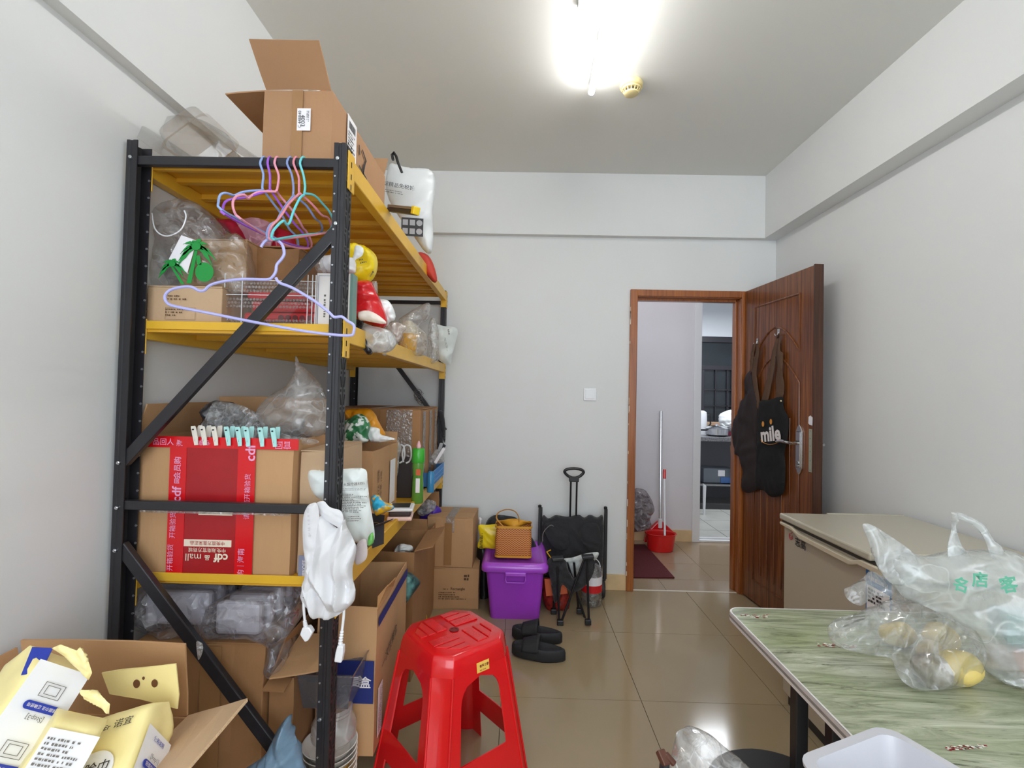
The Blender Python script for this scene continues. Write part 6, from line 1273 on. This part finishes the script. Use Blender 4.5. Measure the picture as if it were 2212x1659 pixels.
# slippers
def slipper(lb, c, yaw, s=1.):
    k = thing('slipper', lb, 'slipper', tuple(c), 'pair of black slippers')
    M = fr(c, yaw); L_, W_ = .135*s, .048*s
    def out(t, k_=1): a = 2*PI*t; y = math.sin(a); x = math.cos(a)*(1+.12*y-.12*(y < 0)*y*y); return x*W_*k_, y*L_*k_
    def ring(z, kk): return [(out(i/32, kk)[0], out(i/32, kk)[1], z+(.006 if out(i/32, kk)[1] > 0 else 0)) for i in range(32)]
    loft(MB(M), [ring(0, .94), ring(.006, 1), ring(.040, 1), ring(.054, .97), ring(.057, .90), ring(.048, .82)]).build('sole', RUB, k, smooth=True, crease=70)
    def f(u, v): a = PI*u; w_ = W_*(1.02-.03*v); y = L_*(-.05+.62*v); return Vector((math.cos(a)*w_, y, .042+math.sin(a)*(.066-.030*v)))
    MB(M).grid(f, 17, 8).build('strap', RUB, k, smooth=True, solid=.008)
    return k
p1, p2 = at(1163, 1425, Z=0), at(1160, 1390, Z=0)
slipper('black foam slipper on the tiles, the nearer of the pair', Vector((p1.x+.0, p1.y+.02, 0)), R(79)); slipper('black foam slipper on the tiles, the farther of the pair', Vector((p2.x+.0, p2.y+.035, 0)), R(80))
# ------------------------------------------------------------------ aprons and hooks on the open door
nD = (dp(0, 0, 1)-dp(0, 0, 0)).normalized()
def doorplane(off): return dp(.3, 1, off)
def onray(x, y, p0, n):
    r = _dir(x, y); o = Vector((0, 0, CH)); n = Vector(n); return o+r*((Vector(p0)-o).dot(n)/r.dot(n))
for i, (x, y) in enumerate(((1682, 718), (1636, 738))):
    c_ = onray(x, y, doorplane(.002), nD); k = thing('wall_hook', ['small clear adhesive hook holding the smiling apron', 'small clear adhesive hook holding the dark brown apron'][i], 'hook', tuple(c_), 'adhesive hooks on the door')
    M = basis(c_, DM.to_3x3() @ Vector((1, 0, 0)), (0, 0, 1)); uu = DM.to_3x3() @ Vector((1, 0, 0))
    m = MB(); m.bar(c_-Vector((0, 0, .015))+nD*.001, c_+Vector((0, 0, .02))+nD*.001, .02, .002, tuple(nD)); m.build('pad', mat('hook_clear', 'c9ccd2', .2, trans=.3), k)
    m = MB(); m.tube([c_+nD*.002, c_+nD*.006-Vector((0, 0, .014)), c_+nD*.020-Vector((0, 0, .020)), c_+nD*.026-Vector((0, 0, .008))], .0028, 6); m.build('prong', STEEL, k, smooth=True)
BRA = mat('brown_cloth', '5d4433', .85, bump=.2, bs=150); DBR = mat('dark_brown_cloth', '2c2224', .85, bump=.2, bs=150); BKA = mat('black_apron_cloth', '0c0d0f', .85, bump=.15, bs=120)
ap = thing('apron', 'black bib apron with orange smile print and brown straps on the door', 'apron', tuple(dp(.3, .73, .03)))
pillow('bib', BKA, [(1642, 868), (1660, 864), (1690, 857), (1693, 880), (1704, 905), (1701, 950), (1695, 978), (1697, 1010), (1694, 1062), (1680, 1072), (1664, 1073), (1650, 1060), (1634, 1050), (1636, 980), (1638, 920)], n=nD, p0=doorplane(.020), thick=.022, back=.2, cr=.004, cs=9, res=34, parent=ap, pw=.3, seed=4)
for pts in ([(1682, 722), (1684, 722), (1686, 758), (1692, 764), (1690, 800), (1694, 830), (1691, 858), (1678, 860), (1676, 820), (1680, 790), (1677, 765)], [(1680, 722), (1682, 724), (1676, 762), (1672, 800), (1664, 840), (1658, 866), (1645, 868), (1650, 842), (1660, 805), (1668, 760)]):
    pillow('strap', BRA, pts, n=nD, p0=doorplane(.018), thick=.006, cr=.003, cs=20, res=26, parent=ap, sm=3)
m = MB(); c_ = onray(1687, 866, doorplane(.045), nD); m.sphere(c_, .005, 8, 6); m.build('button', YW, ap, smooth=True)
def onapron(x, y, rot=0, off=.046): p = onray(x, y, doorplane(off), nD); return basis(p, nD.cross(Vector((0, 0, -1))), (0, 0, 1)) @ Matrix.Rotation(rot, 4, 'Z')
Mx = onapron(1665, 936)
if (Mx.to_3x3() @ Vector((0, 0, 1))).dot(nD) < 0: 
    def onapron(x, y, rot=0, off=.046): p = onray(x, y, doorplane(off), nD); return basis(p, nD.cross(Vector((0, 0, 1)))*-1, (0, 0, 1)) @ Matrix.Rotation(rot, 4, 'Z')
xdir = (onray(1690, 936, doorplane(.046), nD)-onray(1640, 936, doorplane(.046), nD)).normalized()
def onapron(x, y, rot=0, off=.046): p = onray(x, y, doorplane(off), nD); return basis(p, xdir, (0, 0, 1)) @ Matrix.Rotation(rot, 4, 'Z')
m = MB(); txt(m, 'mile', onapron(1664, 937, R(5)), w=(onray(1688, 936, doorplane(.046), nD)-onray(1645, 936, doorplane(.046), nD)).length, bold=.035); m.build('smile_lettering', WHP, ap, kind='stuff')
m = MB(); ORG = mat('orange_print', 'e0963a', .6)
for x, y in ((1648, 916), (1665, 911)): m.slab([onray(x+2.6*math.cos(a*PI/6), y+6*math.sin(a*PI/6), doorplane(.047), nD) for a in range(12)], .0006)
cur = [onray(1664-20*math.cos(t), 948+12*math.sin(t), doorplane(.047), nD) for t in np.linspace(.15, PI-.1, 12)]
m.tube(cur, .0035, 5, flat=.4); m.build('smile_print', ORG, ap, kind='stuff')
ap2 = thing('apron', 'dark brown apron bunched on the door beside the smiling one', 'apron', tuple(dp(.55, .7, .03)))
pillow('bib', DBR, [(1622, 798), (1630, 828), (1640, 862), (1641, 900), (1640, 1000), (1640, 1048), (1622, 1064), (1604, 1056), (1606, 1000), (1590, 978), (1584, 948), (1580, 922), (1598, 885), (1610, 848), (1616, 810)], n=nD, p0=doorplane(.014), thick=.035, back=.2, cr=.009, cs=8, res=34, parent=ap2, pw=.35, seed=6)
for pts in ([(1636, 742), (1640, 760), (1634, 800), (1638, 840), (1642, 880), (1634, 882), (1628, 840), (1624, 800), (1630, 770)], [(1626, 745), (1632, 742), (1628, 770), (1624, 800), (1620, 805), (1622, 770)]):
    pillow('strap', BRA, pts, n=nD, p0=doorplane(.022), thick=.006, cr=.003, cs=20, res=24, parent=ap2, sm=3)

# ------------------------------------------------------------------ chest freezer
FZ = mat('champagne_metal', 'b6ab99', .32, var=.02, vs=2, spec=.5); FZL = mat('freezer_lid', 'b8b1a0', .22, spec=.5)
fz_ = thing('chest_freezer', 'champagne grey chest freezer along the right wall behind the table', 'freezer', (1.40, 1.8, 0))
fx0, fx1, fy0, fy1, fzt = 1.155, 1.70, 1.425, 2.145, .81
MB().box(fx0+.012, fx1-.006, fy0+.006, fy1-.006, .05, fzt-.040).build('body', FZ, fz_, bevel=.006)
MB().box(fx0+.03, fx1-.02, fy0+.02, fy1-.02, 0, .05).build('base', BLKP, fz_)
MB().box(fx0-.006, fx1, 1.60, fy1, fzt-.026, fzt).build('lid', FZL, fz_, bevel=.006)
MB().box(fx0+.006, fx1-.01, fy0, fy1-.004, fzt-.040, fzt-.028).build('gasket', mat('gasket_dark', '3a352e', .7), fz_)
MB().box(fx0+.01, fx1, fy0, 1.595, fzt-.030, fzt-.006).build('rear_deck', FZL, fz_, bevel=.006)
g0, g1 = at(1722, 1150, X=fx0).y, at(1850, 1200, X=fx0).y
m = MB(); pr = [(fy1-.004, fzt-.048), (g0+.03, fzt-.052), (g0-.02, fzt-.070), (g1+.03, fzt-.072), (g1-.01, fzt-.056), (fy0, fzt-.056), (fy0, fzt-.036), (g1-.02, fzt-.036), (g1+.02, fzt-.052), (g0-.01, fzt-.050), (g0+.04, fzt-.036), (fy1-.004, fzt-.036)]
m.prism(pr, fx0-.006, fx0+.016, lambda u, v, w: (w, u, v)); m.build('handle_rim', mat('rim_cream', 'cfc3ac', .3), fz_, bevel=.003)
MB().box(fx1-.34, fx1-.01, fy1-.0, fy1+.012, fzt-.03, fzt+.002).build('hinge_cover', FZL, fz_, bevel=.002)
def onfz(y, z, off=.0): return basis((fx0+.0115-off, y, z), (0, -1, 0), (0, 0, 1))
pl_ = at(1722, 1168, X=fx0+.012); yl = pl_.y
m = MB(); txt(m, '志高', onfz(yl-.025, pl_.z-.004, .0006), w=.075, bold=.015); m.build('brand_lettering', INK, fz_, kind='stuff')
m = MB(MB and onfz(yl+.045, pl_.z+.004)); 
for a0, a1, r0 in ((100, 400, .013), (120, 380, .007)):
    pts = [(r0*math.cos(R(a)), r0*math.sin(R(a)), .001) for a in np.linspace(a0, a1, 12)]; m.tube(pts, .0016, 5, flat=.4)
m.tube([(.002, .012, .001), (.010, .020, .001)], .0014, 5); m.build('brand_emblem', mat('emblem_red', 'b82030', .4), fz_, kind='stuff')
eY = at(1893, 1230, X=fx0+.012).y-.01
el = MB(onfz(eY, .665, 0)); el.box(-.055, .055, -.09, .085, 0, .0008); eo = el.build('energy_label', mat('label_blue', '2b6fb0', .5), fz_)
m = MB(onfz(eY, .665, .001)); m.box(-.050, .050, -.085, .035, 0, .0006); m.build('white_field', LABEL, eo); m = MB(); txt(m, '中国能效标识', onfz(eY, .725, .0012), w=.085, bold=.01); m.build('label_title', WHP, eo, kind='stuff')
m = MB(); scrib(m, onfz(eY, .67, .002), .085, .05, 4, 3, 1, .7, 1.5); m.build('label_text', INK, eo, kind='stuff')
m = MB()
for j in range(2):
    for i in range(6): m.box(fx1-.10, fx1-.02, 1.45+i*.02, 1.462+i*.02, fzt-.0065+j*0, fzt-.0050)
m.build('vent_slots', HOLE, fz_, kind='stuff')

# ------------------------------------------------------------------ folding table
TT = bpy.data.materials.new('weathered_green_board'); TT.use_nodes = True; MATS['weathered_green_board'] = TT
def _tt():
    nt = TT.node_tree; N = nt.nodes; L = nt.links; b = N['Principled BSDF']; b.inputs['Roughness'].default_value = .32
    tc = N.new('ShaderNodeTexCoord')
    def nz(sc, s, det, dist): 
        mp = N.new('ShaderNodeMapping'); mp.inputs['Scale'].default_value = sc; L.new(tc.outputs['Object'], mp.inputs[0]); n = N.new('ShaderNodeTexNoise'); n.inputs['Scale'].default_value = s; n.inputs['Detail'].default_value = det; n.inputs['Roughness'].default_value = .72; n.inputs['Distortion'].default_value = dist; L.new(mp.outputs[0], n.inputs['Vector']); return n.outputs[0]
    a = nz((1.3, 9, 1), 2.6, 12, 1.6); r = N.new('ShaderNodeValToRGB'); L.new(a, r.inputs[0]); e = r.color_ramp.elements
    e[0].position = .28; e[0].color = hexc('5b5f50'); e[1].position = .74; e[1].color = hexc('e6e7dc')
    for p, c in ((.40, '8c917b'), (.5, 'a9ad97'), (.62, 'c3c6b5')): q = e.new(p); q.color = hexc(c)
    c_ = nz((1.6, 17, 1), 3.0, 10, 2.5); r2 = N.new('ShaderNodeValToRGB'); L.new(c_, r2.inputs[0]); r2.color_ramp.elements[0].position = .33; r2.color_ramp.elements[0].color = (.18, .17, .13, 1); r2.color_ramp.elements[1].position = .43; r2.color_ramp.elements[1].color = (1, 1, 1, 1)
    d_ = nz((.8, 1.6, 1), 2.5, 3, 0); r3 = N.new('ShaderNodeValToRGB'); L.new(d_, r3.inputs[0]); r3.color_ramp.elements[0].position = .35; r3.color_ramp.elements[0].color = (.72, .78, .58, 1); r3.color_ramp.elements[1].position = .65; r3.color_ramp.elements[1].color = (1, 1, 1, 1)
    def mul(x, y): m = N.new('ShaderNodeMix'); m.data_type = 'RGBA'; m.blend_type = 'MULTIPLY'; m.inputs['Factor'].default_value = 1; L.new(x, m.inputs[6]); L.new(y, m.inputs[7]); return m.outputs[2]
    L.new(mul(mul(r.outputs[0], r2.outputs[0]), r3.outputs[0]), b.inputs['Base Color'])
    bp = N.new('ShaderNodeBump'); bp.inputs['Strength'].default_value = .15; bp.inputs['Distance'].default_value = .001; L.new(a, bp.inputs['Height']); L.new(bp.outputs[0], b.inputs['Normal'])
_tt()
tx0, tx1, ty0, ty1, tz = .590, 1.66, .12, 1.375, .72
tb2 = thing('folding_table', 'folding table with weathered green board top and black legs', 'table', (1.1, .75, 0))
loft(MB(), [rrect(tx0+.003, tx1-.003, ty0+.003, ty1-.003, .035, tz-.002), rrect(tx0+.003, tx1-.003, ty0+.003, ty1-.003, .035, tz)]).build('tabletop', TT, tb2)
EW = mat('edge_white', 'e3dedd', .35); EG = mat('edge_grey', '8b8480', .5, var=.2, vs=40)
for i, (za, zb_, mt, o_) in enumerate(((-.0012, .0005, EW, 0), (-.008, -.0012, mat('edge_pale', 'cfc7c6', .4), .001), (-.014, -.008, EG, .0015), (-.022, -.014, EW, .001))):
    loft(MB(), [rrect(tx0-o_, tx1+o_, ty0-o_, ty1+o_, .038, tz+za), rrect(tx0-o_, tx1+o_, ty0-o_, ty1+o_, .038, tz+zb_)], i > 0, i > 0).build('edge_band', mt, tb2) if i else None
o_ = MB(); ra, rb = rrect(tx0, tx1, ty0, ty1, .038, tz+.0006), rrect(tx0+.004, tx1-.004, ty0+.004, ty1-.004, .034, tz+.0006); n = len(ra); o_.add(ra+rb, [(i, (i+1) % n, n+(i+1) % n, n+i) for i in range(n)]); o_.build('edge_band', EW, tb2)
def tleg(x, y): m = MB(); m.box(x, x+.026, y, y+.026, 0, tz-.022); m.build('leg', BLKP, tb2, bevel=.002)
tleg(.606, 1.055); tleg(.640, .99); tleg(.606, .25); tleg(1.60, 1.055); tleg(1.60, .25)
m = MB(); m.bar((.632, 1.05, .66), (.632, 1.05, .10), .012, .012); m.build('leg_rail', BLKP, tb2)
m = MB(); m.bar((.66, 1.02, .56), (.73, .80, .69), .022, .030); m.build('folding_brace', BLKP, tb2, bevel=.002)
m = MB(); m.bar((.64, 1.00, .50), (.70, 1.0, .60), .016, .04); m.build('folding_brace', BLKP, tb2, bevel=.002)
m = MB(); m.bar((.62, 1.068, .12), (1.61, 1.068, .12), .02, .02); m.build('cross_rail', BLKP, tb2); m = MB(); m.bar((.62, 1.068, .68), (1.61, 1.068, .68), .02, .03); m.build('cross_rail', BLKP, tb2)
# small red and white printed flowers on the board
rd = random.Random(4); RF, WF2 = mat('flower_red', '9c2226', .5), mat('flower_white', 'e6e4d8', .5)
for nm, mt, sp in (('red_flowers', RF, 0), ('white_flowers', WF2, 1)):
    m = MB()
    for (x0, y0, x1, y1, n_) in ((1600, 1330, 1662, 1332, 18), (1765, 1392, 1850, 1398, 24), (2045, 1618, 2130, 1612, 30)):
        for k in range(n_):
            t = rd.random(); c_ = at(x0+(x1-x0)*t, y0+(y1-y0)*t+rd.uniform(-4, 4), Z=tz); r0 = rd.uniform(.0012, .0035)*(1 if y0 < 1500 else .8); nn_ = rd.choice((3, 4, 5)); a0 = rd.random()*6
            m.add([(c_.x+r0*1.8*math.cos(a0+2*PI*j/nn_), c_.y+r0*math.sin(a0+2*PI*j/nn_), tz+.0007+.0001*sp) for j in range(nn_)], [tuple(range(nn_))])
    m.build(nm, mt, tb2, kind='stuff')

# ------------------------------------------------------------------ bags on the table
pb_ = at(2030, 1488, Z=tz+.012)
nB = Vector((0, -1, 1.0)).normalized()
POT = mat('potato', 'd8c070', .5, var=.12, vs=10, bump=.15, bs=40)
def lump(nm, lb, ct, c, r, mt, sx=1, sy=1, sz=1, wp=.1, seed=1, tilt=0):
    m = MB(fr(c, tilt)); m.sphere((0, 0, 0), r, 20, 14, sx, sy, sz); o = m.build(nm, mt, None, lb, ct, smooth=True, warp=r*wp, warps=9/ r/10, crease=180); return o
def rest(x, y, r): p = at(x, y, Z=tz+r*.95); return Vector((p.x, p.y, tz+r*.95))
lump('potato', 'biggest yellow potato at the right of the clear bag', 'potato', rest(2068, 1440, .036), .038, POT, 1.15, 1, .95, .2, tilt=.4)
lump('potato', 'yellow potato upper right in the clear bag', 'potato', rest(2062, 1408, .032)+Vector((.01, .045, .01)), .032, POT, 1.2, .9, .95, .2)
lump('potato', 'pale yellow potato at the back of the clear bag', 'potato', rest(1940, 1370, .030), .032, POT, 1.3, .9, .9, .2)
lump('onion', 'brown streaked root vegetable at the front of the clear bag', 'vegetable', rest(2012, 1448, .031), .033, mat('brown_root', '6b5a45', .6, col2='b5b0a2', vs=45, bump=.4, bs=60), 1.05, 1, 1, .15)
lump('potato', 'light potato squeezed behind the brown root in the clear bag', 'potato', rest(2040, 1428, .026)+Vector((.0, .03, 0)), .028, mat('potato_pale', 'cdb98a', .5, var=.1), 1.1, 1, 1, .2)
BAGF = film('bag_film', haze=.07, hz2=.32, scale=11, rough=.10, gl=.3)
cb_ = thing('produce_bag', 'clear plastic bag of potatoes lying open on the green table', 'bag', tuple(pb_))
pillow('body', BAGF, [(1862, 1308), (1880, 1300), (1905, 1290), (1945, 1292), (1995, 1308), (2050, 1345), (2095, 1378), (2114, 1405), (2119, 1440), (2112, 1470), (2080, 1484), (2010, 1488), (1975, 1482), (1945, 1462), (1932, 1440), (1925, 1422), (1890, 1412), (1850, 1400), (1805, 1386), (1788, 1368), (1785, 1345), (1800, 1330), (1835, 1322)], n=nB, p0=pb_, thick=.055, back=.15, cr=.018, cs=11, res=60, seed=5, parent=cb_, pw=.45)
pillow('open_neck', film('bag_film'), [(1822, 1272), (1832, 1268), (1850, 1260), (1872, 1246), (1884, 1241), (1900, 1248), (1925, 1254), (1950, 1275), (1970, 1300), (1955, 1305), (1925, 1292), (1890, 1290), (1865, 1305), (1845, 1300), (1828, 1288)], n=nB, p0=pb_+Vector((0, .0, .012)), thick=.02, back=.4, cr=.014, cs=16, res=40, seed=7, parent=cb_)
# second bag
b2 = thing('shopping_bag', 'tall milky shopping bag with green print and loop handles on the table', 'bag', tuple(at(2170, 1480, Z=tz)))
p2 = at(2170, 1478, Z=tz+.01); n2 = Vector((-.1, -1, .25)).normalized()
BAGM = film('bag_milky', haze=.30, hz2=.62, scale=9, rough=.18, gl=.25, wh='eff3f2')
pillow('body', BAGM, [(2112, 1442), (2105, 1400), (2068, 1352), (2020, 1325), (1975, 1305), (1952, 1290), (1915, 1245), (1895, 1205), (1920, 1190), (1950, 1188), (1995, 1207), (2030, 1198), (2055, 1188), (2085, 1180), (2140, 1178), (2180, 1185), (2230, 1225), (2260, 1330), (2250, 1470), (2200, 1488), (2150, 1472)], n=n2, p0=p2, thick=.075, back=.6, cr=.020, cs=9, res=60, seed=8, parent=b2, pw=.45)
def hloop(pts, r=.0075): 
    m = MB(); m.tube(spline([onray(x, y, p2+Vector((0, -.03, 0)), n2) for x, y in pts], 4, False), r, 8, flat=.5); m.build('handle', BAGM, b2, smooth=True)
pillow('handle', BAGM, [(1866, 1142), (1872, 1136), (1895, 1142), (1930, 1162), (1965, 1190), (1985, 1215), (1990, 1240), (1975, 1262), (1950, 1270), (1925, 1262), (1905, 1235), (1888, 1195), (1875, 1165)], n=n2, p0=p2+n2*.02, thick=.014, cr=.010, cs=14, res=36, seed=3, parent=b2)
pillow('handle', BAGM, [(2055, 1112), (2062, 1109), (2090, 1114), (2122, 1128), (2135, 1145), (2145, 1165), (2165, 1190), (2160, 1215), (2140, 1200), (2128, 1165), (2115, 1142), (2085, 1126), (2064, 1122), (2068, 1150), (2080, 1180), (2100, 1210), (2080, 1225), (2055, 1215), (2050, 1180), (2054, 1140)], n=n2, p0=p2+n2*.03, thick=.008, cr=.006, cs=16, res=44, seed=4, parent=b2, sm=3)
GR = mat('green_translucent_print', '5ba58a', .5)
xr_ = (onray(2200, 1280, p2, n2)-onray(2060, 1280, p2, n2)).normalized()
m = MB()
for s_, x, y, w_, ro in (('名', 2074, 1262, .026, -20), ('店', 2116, 1252, .030, -5), ('客', 2178, 1262, .034, 8)): txt(m, s_, basis(onray(x, y, p2+n2*.085, n2), xr_, (0, .1, 1)) @ Matrix.Rotation(R(ro), 4, 'Z'), w=w_, bold=.03)
m.build('green_lettering', GR, b2, kind='stuff')
MB(fr(at(2205, 1425, Z=tz+.03), R(20))).box(-.05, .06, -.035, .04, -.028, .03).build('meat_tray', mat('pink_meat', 'c79c8c', .4, var=.15, vs=20), label='pinkish food pack at the bottom of the milky shopping bag', cat='food pack', bevel=.012)
MB(fr(at(2215, 1355, Z=tz+.10), R(-15))).box(-.05, .06, -.03, .04, -.035, .03).build('teal_pack', mat('teal_card2', '7fa7a4', .5), label='teal pack on top of the pinkish food pack in the shopping bag', cat='pack', bevel=.01)
# white tray
TZ = .790; A_, B_ = at(1722, 1640, Z=TZ), at(1903, 1571, Z=TZ); ex = (B_-A_).normalized(); ey = Vector((ex.y, -ex.x, 0)); wT_ = (B_-A_).length+.01; lT = .34
M = Matrix(((ex.x, ey.x, 0, A_.x), (ex.y, ey.y, 0, A_.y), (0, 0, 1, 0), (0, 0, 0, 1)))
TR = mat('tray_white', 'c2c2c8', .28); zb = tz+.003
m = MB(M); loft(m, [rrect(.02, wT_-.02, .02, lT-.02, .025, zb), rrect(.006, wT_-.006, .006, lT-.006, .025, TZ-.004), rrect(-.004, wT_+.004, -.004, lT+.004, .03, TZ-.004), rrect(-.004, wT_+.004, -.004, lT+.004, .03, TZ), rrect(.010, wT_-.010, .010, lT-.010, .024, TZ), rrect(.024, wT_-.024, .024, lT-.024, .022, zb+.003)]); m.build('white_tray', TR, label='white plastic tray at the near edge of the green table', cat='tray', smooth=True, crease=60)
# black round stool with a clear bag, bottom edge of the photo
k = thing('round_stool', 'black round stool seat beside the table leg, bottom edge', 'stool', (.60, 1.04, 0)); c_ = at(1625, 1612, Z=.45); R0 = .155
cc = (c_.x-.005, c_.y-R0, 0)
MB().lathe([(R0-.01, .425), (R0, .432), (R0, .444), (R0-.008, .450), (.02, .446)], cc, 40).build('seat', BLKP, k, smooth=True)
for a in range(4): m = MB(); m.tube([(cc[0]+.10*math.cos(a*PI/2+.7), cc[1]+.10*math.sin(a*PI/2+.7), .43), (cc[0]+.14*math.cos(a*PI/2+.7), cc[1]+.14*math.sin(a*PI/2+.7), 0)], .011, 8); m.build('leg', BLKP, k, smooth=True)
pillow('clear_bag', film('bag_film2', haze=.2, hz2=.6, scale=14), [(1445, 1680), (1450, 1640), (1465, 1600), (1470, 1585), (1490, 1573), (1512, 1576), (1540, 1590), (1575, 1620), (1610, 1650), (1625, 1690)], Y=cc[1]-.02, n=(0, -1, .3), thick=.05, cr=.018, cs=12, res=40, seed=11, label='crumpled clear bag standing on the black round stool', cat='bag')
k = thing('tongs', 'brown-ended black tongs leaning left of the clear bag, bottom edge', 'tongs', tuple(at(1440, 1650, Y=1.04)))
m = MB(); m.bar(at(1425, 1620, Y=1.04), at(1440, 1655, Y=1.02), .018, .014); m.bar(at(1437, 1628, Y=1.035), at(1458, 1652, Y=1.02), .012, .010); m.build('brown_end', mat('brown_plastic', '5a3528', .4), k, bevel=.003)
m = MB(); m.tube([at(1436, 1645, Y=1.03), at(1432, 1700, Y=1.0)], .010, 8); m.build('black_shaft', BLKP, k, smooth=True)
# white adapter on the ceiling etc. nothing more in view
bpy.context.view_layer.update()
